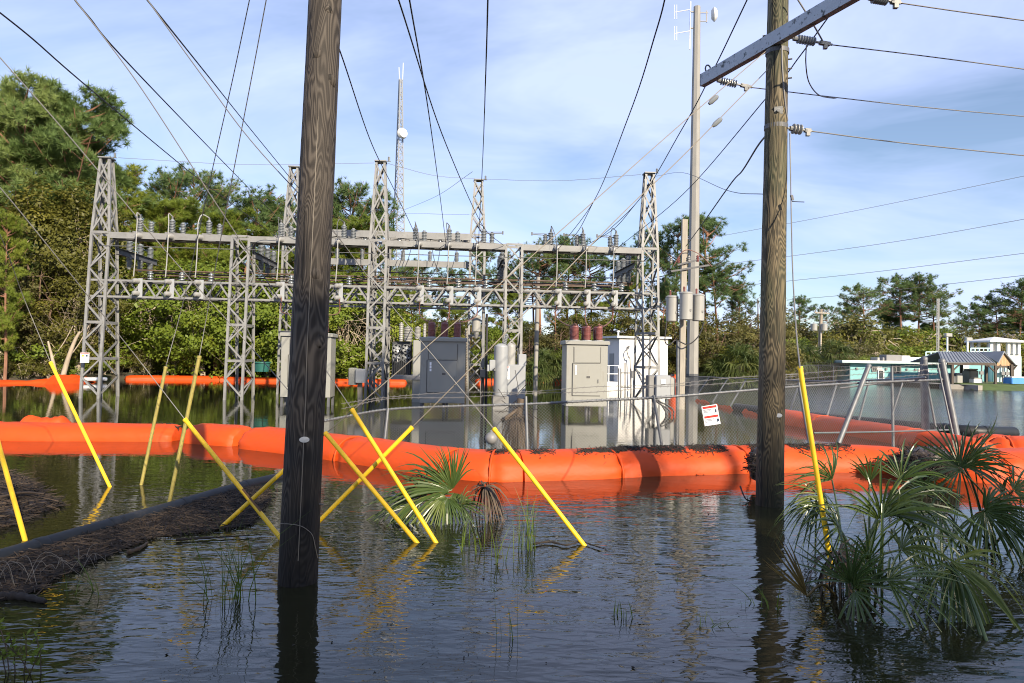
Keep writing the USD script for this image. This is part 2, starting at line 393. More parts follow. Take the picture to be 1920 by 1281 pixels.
mat('crossarm_steel', (0.29, 0.32, 0.35), 0.55, 0.1, 4.0, stain=(0.035, 0.04, 0.04), stain_at=(0.56, 0.62), stain_scale=13.0)
leaf_mat('needle', (0.155, 0.245, 0.078), (0.34, 0.41, 0.125), trans=0.4, scale=0.5)
leaf_mat('needle_fresh', (0.19, 0.29, 0.085), (0.40, 0.48, 0.14), trans=0.42, scale=0.5)
leaf_mat('needle_yellow', (0.24, 0.315, 0.042), (0.44, 0.475, 0.066), trans=0.4, scale=0.5)
leaf_mat('leaf_olive', (0.165, 0.165, 0.030), (0.42, 0.375, 0.055), trans=0.42, scale=0.55)
leaf_mat('leaf_green', (0.215, 0.295, 0.034), (0.50, 0.53, 0.064), trans=0.42, scale=0.45)
leaf_mat('leaf_brown', (0.14, 0.135, 0.038), (0.31, 0.285, 0.074), trans=0.38, scale=0.5)
leaf_mat('palm_leaf', (0.085, 0.125, 0.032), (0.25, 0.26, 0.07), trans=0.25, scale=0.8)
leaf_mat('palmetto_leaf', (0.065, 0.108, 0.026), (0.22, 0.255, 0.064), trans=0.22, rough=0.32, scale=1.3, spec=0.6, island=0.25)
leaf_mat('palmetto_light', (0.11, 0.165, 0.036), (0.30, 0.34, 0.09), trans=0.3, rough=0.32, scale=1.3, spec=0.6, island=0.25)
leaf_mat('palmetto_tan', (0.13, 0.10, 0.035), (0.20, 0.17, 0.05), trans=0.25, rough=0.45, scale=1.3)
leaf_mat('reed', (0.14, 0.21, 0.03), (0.30, 0.37, 0.06), trans=0.3, rough=0.4, scale=2.0)
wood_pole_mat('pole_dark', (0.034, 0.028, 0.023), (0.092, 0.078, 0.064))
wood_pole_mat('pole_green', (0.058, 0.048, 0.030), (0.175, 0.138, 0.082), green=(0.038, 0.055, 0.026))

MATS['water'] = usdkit.material(stage, '/World/Looks/water', {
    'geo': ('geometry', {}),
    'm1': ('mapping', {'scale': (1.0, 2.1, 1.0), 'rotation': (0, 0, 0.22)}),
    'n1': ('noise_texture', {'scale': 1.9, 'detail': 1.5, 'roughness': 0.5, 'distortion': 0.4}),
    'm2': ('mapping', {'scale': (1.0, 2.6, 1.0), 'rotation': (0, 0, -0.35)}),
    'n2': ('noise_texture', {'scale': 6.5, 'detail': 1.0, 'roughness': 0.45, 'distortion': 0.6}),
    'n3': ('noise_texture', {'scale': 0.16, 'detail': 3.0, 'roughness': 0.55}),
    'r3': ('map_range', {'from_min': 0.36, 'from_max': 0.64, 'to_min': 0.25, 'to_max': 1.0, 'clamp': True}),
    'sep': ('separate_xyz', {}),
    'calm': ('map_range', {'from_min': 6.0, 'from_max': 12.5, 'to_min': 1.0, 'to_max': 0.16, 'clamp': True}),
    'rx': ('map_range', {'from_min': 7.0, 'from_max': 15.0, 'to_min': 0.0, 'to_max': 2.2, 'clamp': True}),
    'mx': ('math', {'math_type': 'maximum'}),
    'a': ('math', {'math_type': 'multiply_add', 'value2': 0.33}),
    'st': ('math', {'math_type': 'multiply'}),
    'hh': ('math', {'math_type': 'multiply'}),
    'b': ('bump', {'strength': 1.0, 'distance': 0.018}),
    'rr': ('math', {'math_type': 'multiply_add', 'value2': 0.07, 'value3': 0.012}),
    'p': ('principled_bsdf', {'base_color': (0.009, 0.0088, 0.004), 'roughness': 0.012, 'ior': 1.42, 'specular_ior_level': 0.62}),
}, [('geo.position', 'm1.vector'), ('m1.vector', 'n1.vector'), ('geo.position', 'm2.vector'), ('m2.vector', 'n2.vector'), ('geo.position', 'n3.vector'), ('n3.fac', 'r3.value'),
    ('geo.position', 'sep.vector'), ('sep.y', 'calm.value'), ('sep.x', 'rx.value'), ('calm.result', 'mx.value1'), ('rx.result', 'mx.value2'), ('mx.value', 'st.value1'), ('r3.result', 'st.value2'),
    ('n2.fac', 'a.value1'), ('n1.fac', 'a.value3'), ('a.value', 'hh.value1'), ('st.value', 'hh.value2'), ('rx.result', 'rr.value1'), ('rr.value', 'p.roughness'), ('hh.value', 'b.height'), ('b.normal', 'p.normal')], surface='p.BSDF')

# ------------------------------------------------------------------ the setting: water, ground, far bank
def at_px(px, Y, z=0.0):
    """the point at world depth Y and height z that the photograph shows at column px"""
    x0, x1 = -60.0, 60.0
    for _ in range(6):
        f0 = PX((x0, Y, z))[0] - px; f1 = PX((x1, Y, z))[0] - px
        x0, x1 = x1, x1 - f1 * (x1 - x0) / (f1 - f0 + 1e-12)
        if abs(x1 - x0) < 1e-9: break
    return V(x1, Y, z)
def at_pxy(px, py, Y):
    """the point at world depth Y seen at (px, py)"""
    v = F + (px - 960.0) / FPX * RGT + (640.5 - py) / FPX * UPV
    return C + v * (Y / v[1])

w = MB()
w.add([(-400, -120, 0), (400, -120, 0), (400, 260, 0), (-400, 260, 0)], [(0, 1, 2, 3)])
solo('water', w, 'water', kind='structure')

shore_px = [(-420, 724), (0, 715), (150, 713.5), (300, 709), (600, 709), (985, 711.5), (1140, 712), (1260, 713.5), (1480, 716), (1585, 720), (1660, 722), (1768, 728.5), (1850, 729.5), (2000, 729), (2300, 735)]
SH = np.array([W(*p) for p in shore_px])
def shore_y(x): return np.interp(x, SH[:, 0], SH[:, 1])
def ground_z(x, y):
    s = y - shore_y(x)
    far = np.clip(s * 0.16, -1.2, 0.38) + 0.006 * np.clip(s - 8, 0, 60)
    near = np.clip((-2.2 - y) * 0.22, -1.2, 0.35)
    bump = 0.12 * (meshkit.fbm(np.stack([x * 0.35, y * 0.35, np.zeros_like(x)], -1), 3, 5) - 0.5)
    return np.maximum(far, near) + bump
gx = np.concatenate([np.linspace(-400, -70, 12), np.linspace(-66, 90, 120), np.linspace(96, 400, 12)])
gy = np.concatenate([np.linspace(-200, -14, 12), np.linspace(-12, 1, 20), np.linspace(4, 26, 8), np.linspace(28, 82, 70), np.linspace(90, 500, 14)])
XX, YY = np.meshgrid(gx, gy, indexing='ij')
ZZ = ground_z(XX, YY)
ii, jj = np.meshgrid(np.arange(len(gx) - 1), np.arange(len(gy) - 1), indexing='ij')
q = np.stack([ii * len(gy) + jj, (ii + 1) * len(gy) + jj, (ii + 1) * len(gy) + jj + 1, ii * len(gy) + jj + 1], -1).reshape(-1, 4)
solo('ground', MB().add(np.stack([XX, YY, ZZ], -1).reshape(-1, 3), q), 'earth', kind='structure', smooth=True)

# ------------------------------------------------------------------ substation frame
RA, RB = at_px(166, 27.2), at_px(1219, 29.0)
RE = nrm(RB - RA); RN = V(-RE[1], RE[0], 0)
UPZ = V(0, 0, 1)
AX = np.array([RE, RN, UPZ])
def R(t, o, z): return RA + RE * t + RN * o + UPZ * z
def t_at(px, o=0.5, z=5.0):
    a, b = 0.0, 20.0
    for _ in range(8):
        fa = PX(R(a, o, z))[0] - px; fb = PX(R(b, o, z))[0] - px
        a, b = b, b - fb * (b - a) / (fb - fa + 1e-12)
        if abs(b - a) < 1e-9: break
    return b

ZB, ZBT = 6.32, 6.76         # upper beam
ZL0, ZL1 = 4.12, 4.78        # lower truss
OF, OB = 0.5, 1.2            # front and back planes of the beams

def lattice(name, label, t, o0, w, zb, ztop=None, d0=1.7, d1=0.7, wtop=0.33, group=None, leg_w=0.10, br_w=0.062, dense=0.72):
    th = thing(name, label, 'lattice tower', R(t, o0 + d0 / 2, 0), group)
    oc = o0 + d0 / 2
    zt = ztop or zb
    def corner(sx, sy, z):
        if z <= zb:
            k = (z + 0.4) / (zb + 0.4); ww, dd = w, d0 + (d1 - d0) * min(max(k, 0), 1)
        else:
            k = (z - zb) / (zt - zb); ww, dd = w + (wtop - w) * k, d1 + (wtop - d1) * k
        return R(t + sx * ww / 2, oc + sy * dd / 2, z)
    for sx in (-1, 1):
        for sy in (-1, 1):
            m = MB()
            m.angle(corner(sx, sy, -0.5), corner(sx, sy, zb), leg_w, RN * sy, 0.016)
            if ztop: m.angle(corner(sx, sy, zb), corner(sx, sy, zt), leg_w * 0.95, RN * sy, 0.016)
            th.part('leg', m, 'galvanised')
            fo = MB().rbox(corner(sx, sy, -0.05) - UPZ * 0.05, (0.30, 0.30, 0.14), 0.03, AX)
            th.part('footing', fo, 'concrete')
    nlev = int(round(zb / dense))
    zs = np.linspace(0.12, zb - 0.02, nlev + 1)
    for fi, (axis, s) in enumerate((('f', -1), ('f', 1), ('s', -1), ('s', 1))):
        for k in range(nlev):
            za, zc = zs[k], zs[k + 1]
            flip = (k + fi) % 2
            if axis == 'f':
                p, q2 = (corner(-1, s, za), corner(1, s, zc)) if flip else (corner(1, s, za), corner(-1, s, zc))
                up = RN * s
            else:
                p, q2 = (corner(s, -1, za), corner(s, 1, zc)) if flip else (corner(s, 1, za), corner(s, -1, zc))
                up = RE * s
            p, q2 = p + up * 0.012, q2 + up * 0.012
            th.part('diagonal_brace', MB().angle(p, q2, br_w, up, 0.011), 'galvanised')
            if k in (1, 3, nlev - 1):
                a, b = (corner(-1, s, zc), corner(1, s, zc)) if axis == 'f' else (corner(s, -1, zc), corner(s, 1, zc))
                th.part('cross_brace', MB().bar(a + up * 0.02, b + up * 0.02, 0.012, 0.10, UPZ), 'galvanised')
    if ztop:
        for k in range(3):
            za, zc = zb + (zt - zb) * (k / 3.0) ** 0.92, zb + (zt - zb) * ((k + 1) / 3.0) ** 0.92
            if k == 2: zc -= 0.12
            for axis, s in (('f', -1), ('f', 1), ('s', -1), ('s', 1)):
                up = RN * s if axis == 'f' else RE * s
                g = (lambda u, z: corner(u, s, z)) if axis == 'f' else (lambda u, z: corner(s, u, z))
                th.part('diagonal_brace', MB().angle(g(-1, za) + up * .012, g(1, zc) + up * .012, br_w, up, 0.011), 'galvanised')
                th.part('diagonal_brace', MB().angle(g(1, za) + up * .028, g(-1, zc) + up * .028, br_w, up, 0.011), 'galvanised')
        cap = MB().box(R(t, oc, zt), (wtop + 0.16, wtop + 0.16, 0.05), AX)
        th.part('top_plate', cap, 'galvanised')
        ins = MB().lathe(ribbed(0.22, 0.055, 4), R(t + 0.34, oc - 0.05, zt + 0.02), n=8).bar(R(t, oc, zt + .04), R(t + 0.42, oc - .05, zt + 0.03), 0.03, 0.03)
        th.part('shield_wire_insulator', ins, 'porcelain_grey', smooth=30)
    return th

T = [t_at(166, 0, 0), t_at(436, 0, 0), t_at(700, 0, 0), t_at(961, 0, 0), t_at(1219, 0.5, 6.4)]
ordn = ['leftmost', 'second', 'middle', 'fourth', 'rightmost']
tops = [9.85, None, 10.15, None, 10.1]
labs = ['tall grey lattice tower at the left end of the substation, notice on its leg',
        'short grey lattice tower without a peak, second from the left, beside the left wood pole',
        'tall grey lattice tower with a peak standing between grey boxes and radiator at the middle',
        'short grey lattice tower without a peak beside the grey regulator, warning sign on its leg',
        'tall peaked grey lattice tower in front of the white shed, at the right end']
for k in range(5):
    lattice('lattice_tower', labs[k], T[k], 0.0, 0.68, ZBT, tops[k])
    s = solo  # signs are added below

# upper beams and lower trusses, one per bay
baynames = ['leftmost bay', 'bay behind left pole', 'bay over shaded cabinet', 'bay over beige cabinet']
PH = [[262, 321, 376], [527, 583, 636], [787, 842, 894], [1044, 1098, 1149]]
PS = [[263, 323, 392], [527, 590, 645], [779, 842, 907], [1033, 1093, 1155]]
for b in range(4):
    t0, t1 = T[b] + 0.34, T[b + 1] - 0.34
    if b == 0: t0 -= 0.0
    th = thing('upper_beam', f'long pale grey steel box beam along the top of the {baynames[b]}', 'steel beam', R(t0, OF, ZB), 'upper beams of the front row')
    BH = .25                                             # the beam is shallow and as deep as the tower head
    for o in (OF, OB):
        m = MB().bar(R(t0, o, ZBT - BH / 2), R(t1, o, ZBT - BH / 2), 0.018, BH)
        for z in (ZBT - BH + 0.009, ZBT - 0.009):
            m.bar(R(t0, o + (0.06 if o == OF else -0.06), z), R(t1, o + (0.06 if o == OF else -0.06), z), 0.10, 0.016)
        th.part('channel', m, 'galvanised')
    th.part('bottom_plate', MB().bar(R(t0, (OF + OB) / 2, ZBT - BH + .024), R(t1, (OF + OB) / 2, ZBT - BH + .024), OB - OF - .24, .012), 'galvanised')
    for k in range(1, 4):
        th.part('splice_plate', MB().bar(R(t0 + (t1 - t0) * k / 4 - .12, OF - .014, ZBT - BH / 2), R(t0 + (t1 - t0) * k / 4 + .12, OF - .014, ZBT - BH / 2), .010, BH * .86), 'galvanised')
    n = max(int((t1 - t0) / 0.7), 2)
    for k in range(n):
        a, c = t0 + (t1 - t0) * k / n, t0 + (t1 - t0) * (k + 1) / n
        o1, o2 = (OF + .1, OB - .1) if k % 2 else (OB - .1, OF + .1)
        th.part('lacing_bar', MB().bar(R(a, o1, ZBT - BH - 0.006), R(c, o2, ZBT - BH - 0.006), 0.07, 0.010), 'galvanised')
    for k in range(1, n, 2):
        th.part('tie_plate', MB().bar(R(t0 + (t1 - t0) * k / n, OF + .02, ZBT - BH - 0.022), R(t0 + (t1 - t0) * k / n, OB - .02, ZBT - BH - 0.022), 0.30, 0.010), 'galvanised')
    th.part('conduit', MB().tube([R(t0 - .2, OF - 0.06, ZB - 0.14), R(t1 + .2, OF - 0.06, ZB - 0.14)], 0.018, 6), 'galvanised_dark', smooth=True)
    th = thing('lower_truss', f'grey steel truss with zigzag diagonals below the upper beam, {baynames[b]}', 'steel truss', R(t0, OF, ZL0), 'lower trusses of the front row')
    for o in (OF - 0.1, OB + 0.1):
        s = -1 if o < 1 else 1
        for z in (ZL0, ZL1):
            th.part('chord', MB().angle(R(t0 - 0.6, o, z), R(t1 + 0.6, o, z), 0.078, RN * s, 0.014).bar(R(t0 - .6, o - s * .05, z), R(t1 + .6, o - s * .05, z), 0.1, 0.012), 'galvanised')
        m = 5
        for k in range(m):
            a, c = t0 + (t1 - t0) * k / m, t0 + (t1 - t0) * (k + 1) / m
            mid = (a + c) / 2
            th.part('diagonal_brace', MB().angle(R(a, o + s * .014, ZL0), R(mid - .05, o + s * .014, ZL1), 0.07, RN * s, 0.010), 'galvanised')
            th.part('diagonal_brace', MB().angle(R(mid + .05, o + s * .014, ZL1), R(c, o + s * .014, ZL0), 0.07, RN * s, 0.010), 'galvanised')
    for k in range(5):
        a = t0 + (t1 - t0) * (k + 0.5) / 5
        for z in (ZL0 - .012, ZL1 + .012):
            th.part('tie_bar', MB().bar(R(a, OF - .08, z), R(a, OB + .08, z), 0.08, 0.010), 'galvanised')
    # equipment of the three phases
    for p in range(3):
        wh = ('left', 'middle', 'right')[p] + f' phase, {baynames[b]}'
        tp = t_at(PH[b][p], OF, ZB); ts = t_at(PS[b][p], OF + .2, ZBT + .2)
        sw = thing('disconnect_switch', f'ribbed insulator pair with switch arm on upper beam, {wh}', 'disconnect switch', R(ts, OF + .25, ZBT), 'disconnect switches on the upper beams')
        sw.part('base', MB().bar(R(ts - .25, OF + .1, ZBT + .04), R(ts + .65, OF + .45, ZBT + .04), 0.1, 0.07), 'galvanised_dark')
        sw.part('insulator', MB().lathe(ribbed(0.56, 0.125, 7), R(ts, OF + .2, ZBT + .07), n=12), 'porcelain_grey', smooth=35)
        sw.part('insulator', MB().lathe(ribbed(0.46, 0.115, 6), R(ts + (.36 if b != 3 else -.22), OF + .38, ZBT + .07), n=12), 'porcelain_grey', smooth=35)
        sw.part('terminal', MB().lathe([(0, 0), (.045, 0), (.04, .1), (.02, .14), (0, .15)], R(ts, OF + .2, ZBT + .62), n=8), 'galvanised_dark')
        if b == 3 or (b == 2 and p == 2):
            sg = -1 if b == 3 else 1
            m = MB().bar(R(ts, OF + .3, ZBT + .46), R(ts + sg * .82, OF + .3, ZBT + .50), 0.03, 0.03)
            m.bar(R(ts, OF + .3, ZBT + .53), R(ts + sg * .82, OF + .3, ZBT + .55), 0.018, 0.018).box(R(ts + sg * .82, OF + .3, ZBT + .52), (0.06, 0.06, 0.14), AX)
            sw.part('switch_blade', m, 'galvanised_dark')
        # lead from the switch over to the riser
        pts = smooth_path([R(ts, OF + .2, ZBT + .74), R((ts + tp) / 2 - .12, OF + .05, ZBT + .82), R(tp - .10, OF - .05, ZBT + .45), R(tp - .02, OF - .28, ZBT - .1)], 6)
        sw.part('lead', MB().tube(pts, 0.018 if b else 0.024, 5), 'porcelain_pale' if b == 0 else 'galvanised_dark', smooth=True)
        cp = thing('cable_riser', f'vertical cable with round caps between beam and truss, {wh}', 'cable riser', R(tp, OF, ZL0), 'cable risers between beam and truss')
        cp.part('beam_bushing', MB().lathe([(0, -.04), (.12, -.04), (.125, .05), (.11, .14), (.085, .19), (.04, .21), (0, .21)], R(tp, OF - .02, ZBT - .13), -RN - .25 * RE, 14), 'porcelain_pale', smooth=35)
        cp.part('riser', MB().tube(smooth_path([R(tp - .02, OF - .26, ZBT - .1), R(tp - .03, OF - .30, 5.6), R(tp - .06, OF - .32, ZL1 + .15)], 5), 0.026, 6), 'porcelain_pale', smooth=True)
        cp.part('mounting_plate', MB().bar(R(tp + .13, OF - .13, ZL0 - .02), R(tp + .13, OF - .13, ZL1 + .10), 0.17, 0.03, RN), 'grey_paint')
        for z in (ZL1 - .02, ZL0 + .14):
            cp.part('end_cap', MB().lathe([(0, 0), (.08, 0), (.105, .05), (.105, .19), (.085, .25), (.05, .27), (0, .27)], R(tp + .06, OF - .12, z), -RN - .45 * RE, 14), 'porcelain_pale', smooth=35)
        ip = solo('post_insulator', MB().lathe(ribbed(0.40, 0.12, 3, core=.35), R(tp + .42, OF + .1, ZL1 + .02), n=12), 'porcelain_grey',
                  f'small three shed post insulator on the lower truss, {wh}', 'insulator', smooth=35, group='post insulators on the lower trusses')

# cross beams running back from the towers, with hanging and standing insulators
cb = [(T[0] + .34, 'leftmost tower'), (T[1] + .34, 'second tower from the left'), (T[3] - .40, 'short tower beside the regulator'), (T[4] - .5, 'rightmost tower')]
for t, nm in cb:
    th = thing('cross_beam', f'dark steel beam running back from the {nm}, insulators above and below', 'steel beam', R(t, 1.2, 6.05), 'dark cross beams behind the front row')
    z = 6.08
    m = MB().bar(R(t, 1.2, z), R(t, 5.0, z), 0.014, 0.24)
    for dz in (-.12, .12): m.bar(R(t, 1.2, z + dz), R(t, 5.0, z + dz), 0.16, 0.018)
    th.part('beam', m, 'galvanised_dark')
    for o in (2.3, 3.3, 4.3):
        th.part('upper_insulator', MB().lathe(ribbed(0.50, 0.135, 7), R(t, o, z + .13), n=12), 'porcelain_grey', smooth=35)
        th.part('lower_insulator', MB().lathe(ribbed(0.50, 0.135, 7), R(t, o, z - .13), (0, 0, -1), n=12), 'porcelain_grey', smooth=35)
for k, (o, z) in enumerate(((2.3, 5.42), (3.3, 5.42), (4.3, 5.42), (2.8, 5.12))):
    solo('bus_bar', MB().tube([R(T[0] + .6, o, z), R(T[2], o, z - .02), R(T[4] - .3, o, z)], 0.036, 8), 'bus_bar',
         ['rusty dark bus tube nearest the front row', 'rusty dark bus tube, middle of the three upper ones', 'rusty dark bus tube farthest back', 'lowest rusty dark bus tube behind the front row'][k], 'bus bar', smooth=True, group='bus tubes behind the front row')

for k, (ta, tb_, o, z, lb) in enumerate(((T[1] + .4, T[4] - .6, 3.0, 5.72, 'upper thin rusty bus tube from the second tower to the rightmost'), (T[2] - 1.0, T[4] - 1.2, 2.0, 5.24, 'thin rusty bus tube in front of the others, right half'), (T[0] + .8, T[2] + 1.0, 3.8, 5.22, 'thin rusty bus tube behind the others, left half'))):
    solo('bus_bar', MB().tube([R(ta, o, z), R((ta + tb_) / 2, o, z - .03), R(tb_, o, z)], .024, 6), 'bus_bar', lb, 'bus bar', smooth=True)
rd = random.Random(4)
for k, px in enumerate((756, 771, 803, 826, 858, 876, 700, 668)):
    t_ = t_at(px, 3.5, 6); t2_ = t_ + rd.uniform(-.9, 1.0)
    solo('dropper_cable', MB().tube(smooth_path([R(t_, 4.9, 7.6), R((t_ * .6 + t2_ * .4), 4.0 + rd.uniform(-.3, .3), 6.2), R(t2_, rd.uniform(2.2, 4.2), 5.45)], 6), .016, 5), 'wire_black',
         f'thin dark dropper cable from back beam to bus tubes, ' + ['first left of the back tower', 'second', 'third', 'fourth', 'fifth', 'sixth', 'beside the middle tower', 'nearest the left pole'][k], 'cable', smooth=True)

# back row
YB = 4.9
tb = [t_at(546, YB, 8), t_at(716, YB, 8), t_at(896, YB, 8)]
lattice('lattice_tower', 'tall grey lattice tower of the back row, partly hidden by the left wood pole', tb[0], YB - .5, 0.7, 7.9, 10.95)
lattice('lattice_tower', 'short grey lattice tower of the back row, right behind the middle front tower', tb[1], YB - .5, 0.7, 7.9)
lattice('lattice_tower', 'tall grey lattice tower with a peak in the back row, above the grey regulator', tb[2], YB - .5, 0.7, 7.9, 10.65)
for k in range(2):
    t0, t1 = tb[k] + .35, tb[k + 1] - .35
    th = thing('upper_beam', ['pale grey high beam of the back row behind the left wood pole', 'pale grey high beam of the back row above the shaded cabinet'][k], 'steel beam', R(t0, YB, 7.6))
    for o in (YB, YB + .7):
        th.part('channel', MB().bar(R(t0, o, 7.76), R(t1, o, 7.76), 0.09, 0.32), 'galvanised')
    for j in range(6):
        a, c = t0 + (t1 - t0) * j / 6, t0 + (t1 - t0) * (j + 1) / 6
        th.part('lacing_bar', MB().bar(R(a, YB + (.04 if j % 2 else .66), 7.59), R(c, YB + (.66 if j % 2 else .04), 7.59), 0.08, 0.012), 'galvanised_dark')
    for j in range(4):
        a = t0 + (t1 - t0) * (j + .5) / 4
        th.part('hanging_insulator', MB().lathe(ribbed(0.42, 0.12, 6), R(a, YB + .1, 7.58), (.1, -.15, -1), n=10), 'porcelain_grey', smooth=35)
    th2 = thing('lower_beam', ['plain grey lower beam of the back row behind the left wood pole', 'plain grey lower beam of the back row above the shaded cabinet, three insulators on it'][k], 'steel beam', R(t0, YB + .3, 6.3))
    th2.part('channel', MB().bar(R(t0, YB + .3, 6.42), R(t1, YB + .3, 6.42), 0.10, 0.30), 'galvanised')
    for j in range(3):
        a = t0 + (t1 - t0) * (j + .5) / 3
        th2.part('insulator', MB().lathe(ribbed(0.5, 0.11, 7), R(a, YB + .3, 6.57), n=10), 'porcelain_grey', smooth=35)
    th3 = thing('rear_truss', ['rear steel truss of the back row behind the left wood pole', 'rear steel truss of the back row above the shaded cabinet'][k], 'steel truss', R(t0, YB + .2, 4.2))
    for z in (4.25, 4.85): th3.part('chord', MB().bar(R(t0, YB + .2, z), R(t1, YB + .2, z), 0.09, 0.09), 'galvanised')
    for j in range(8):
        a, c = t0 + (t1 - t0) * j / 8, t0 + (t1 - t0) * (j + 1) / 8
        th3.part('diagonal_brace', MB().bar(R(a, YB + .14, 4.25 if j % 2 else 4.85), R(c, YB + .14, 4.85 if j % 2 else 4.25), 0.012, 0.07), 'galvanised')
# rear pole seen between the bays
solo('steel_pole', MB().tube([at_px(1003, 36, -.5) , at_px(1009, 36, 6.2)], 0.11, 10), 'concrete', 'slim pale steel pole rising behind the beige cabinet', 'pole', smooth=True)

# ------------------------------------------------------------------ switchgear cabinets
def cabinet(label, px0, px1, ytop, ybot, Y, leads, depth=1.0):
    yc = (ytop + ybot) / 2
    p0, p1 = at_pxy(px0, yc, Y), at_pxy(px1, yc, Y)
    wdt = np.linalg.norm((p1 - p0)[:2]); mid = (p0 + p1) / 2
    zt, zb = at_pxy((px0 + px1) / 2, ytop, Y)[2], at_pxy((px0 + px1) / 2, ybot, Y)[2]
    e, n = RE, RN
    base = V(mid[0], mid[1], 0)
    P = lambda a, o, z: base + e * a + n * o + UPZ * z
    th = thing('switchgear_cabinet', label, 'cabinet', P(0, depth / 2, 0), None)
    h = zt - zb
    th.part('body', MB().rbox(P(0, depth / 2, (zt + zb) / 2 - .02), (wdt, depth, h - .04), 0.02, AX), 'cabinet_paint')
    th.part('roof', MB().rbox(P(0, depth / 2, zt + .01), (wdt + .12, depth + .14, .13), 0.03, AX), 'cabinet_paint')
    th.part('upper_panel', MB().box(P(-.0, -.008, zt - h * .19), (wdt * .62, .018, h * .24), AX), 'cabinet_paint')
    for s in (-1, 1): th.part('panel_seam', MB().box(P(s * wdt * .325, -.002, zt - h * .19), (.014, .012, h * .25), AX), 'seam_gap')
    d = th.part('door', MB().rbox(P(-.02, -.014, zb + h * .42), (wdt * .66, .03, h * .50), 0.012, AX), 'cabinet_paint')
    d.part('door_gap', MB().box(P(-.02 - wdt * .337, -.004, zb + h * .42), (.02, .02, h * .51), AX), 'seam_gap')
    d.part('door_gap', MB().box(P(-.02, -.004, zb + h * .676), (wdt * .67, .016, .014), AX), 'seam_gap')
    d.part('door_gap', MB().box(P(-.02, -.004, zb + h * .165), (wdt * .67, .016, .018), AX), 'seam_gap')
    d.part('handle', MB().box(P(wdt * .27, -.05, zb + h * .40), (.02, .03, .12), AX), 'dark_grey_paint')
    d.part('nameplate', MB().box(P(.04, -.032, zb + h * .46), (.12, .008, .07), AX), 'dark_label')
    for z, hh in ((.62, .055), (.57, .05), (.52, .05)):
        d.part('notice', MB().box(P(-wdt * .27, -.033, zb + h * z), (.06, .006, h * hh * .8), AX), 'sign_white')
    th.part('lower_panel', MB().box(P(-.02, -.006, zb + h * .075), (wdt * .62, .014, h * .12), AX), 'cabinet_paint')
    for sx in (-1, 1):
        for o in (.08, depth - .08):
            th.part('leg', MB().bar(P(sx * (wdt / 2 - .06), o, -.5), P(sx * (wdt / 2 - .06), o, zb + .01), .09, .09), 'galvanised_dark')
    th.part('conduit', MB().tube([P(.05, .3, -.4), P(.05, .3, zb)], .05, 8).tube([P(.20, .4, -.4), P(.16, .4, zb)], .04, 8), 'galvanised_dark', smooth=True)
    hb = .50 * wdt / 1.5 + .02
    tips = []
    for k, a in enumerate((-.27, .02, .31)):
        for o in (.22, .62):
            bb = th.part('bushing', MB().lathe(ribbed(hb, .135, 10, core=.84, top=.8), P(a * wdt, o * depth, zt + .09), n=14), 'porcelain_brown', smooth=35)
            bb.part('flange', MB().lathe([(0, 0), (.16, 0), (.16, .03), (0, .03)], P(a * wdt, o * depth, zt + .07), n=12), 'grey_paint')
            if o < .5: tips.append(P(a * wdt, o * depth, zt + .09 + hb))
    for tip, (lx, lz) in zip(tips, leads):
        tt = t_at(lx, OF - .3, ZL0)
        end = R(tt, OF - .25, ZL0 + .1)
        mid1 = R(tt, OF - .25, ZL0 - .45)
        mid2 = (mid1 * .35 + tip * .65); mid2[2] = tip[2] + lz
        th.part('copper_lead', MB().tube(smooth_path([end, mid1, mid2, tip + UPZ * .06, tip - UPZ * .02], 6), 0.022, 6), 'copper_lead', smooth=True)
    return th
cabinet('grey switchgear cabinet half hidden behind the left wood pole', 527, 619, 628, 745, 25.0, [(527, .10), (583, .12), (636, .1)])
cabinet('shaded blue grey switchgear cabinet with red brown bushings, middle of the three', 788, 872, 637, 756, 23.6, [(787, .10), (842, .10), (894, .1)])
cabinet('sunlit beige switchgear cabinet with red brown bushings in front of the white shed', 1061, 1140, 643, 762, 23.2, [(1044, .10), (1098, .14), (1149, .1)])

# ------------------------------------------------------------------ power transformer with radiator and fans
def block(th, name, px0, px1, y0, y1, Y, depth, m, r=.03, label=None):
    a, b = at_pxy(px0, (y0 + y1) / 2, Y), at_pxy(px1, (y0 + y1) / 2, Y)
    zt, zb = at_pxy((px0 + px1) / 2, y0, Y)[2], at_pxy((px0 + px1) / 2, y1, Y)[2]
    wd = np.linalg.norm((b - a)[:2]); c = (a + b) / 2 + RN * depth / 2; c[2] = (zt + zb) / 2
    th.part(name, MB().rbox(c, (wd, depth, zt - zb), r, AX), m, label=label)
    return c, wd, zt, zb
tr = thing('power_transformer', 'pale transformer tank with black finned radiator and round fans beside the shaded cabinet', 'transformer', at_px(765, 29.5, 0))
block(tr, 'tank', 773, 789, 638, 790, 28.4, 1.4, 'cabinet_paint')
block(tr, 'tank_base', 733, 792, 704, 712, 28.3, 1.6, 'dark_grey_paint')
c, wd, zt, zb = block(tr, 'radiator_frame', 735, 771, 641, 704, 29.2, .5, 'radiator_black')
for k in range(9):
    tr.part('radiator_fin', MB().box(c + RE * (k - 4) * wd / 9.5 - RN * .34, (.03, .2, (zt - zb) * .55), AX).xform(np.eye(3), -UPZ * .35), 'radiator_black')
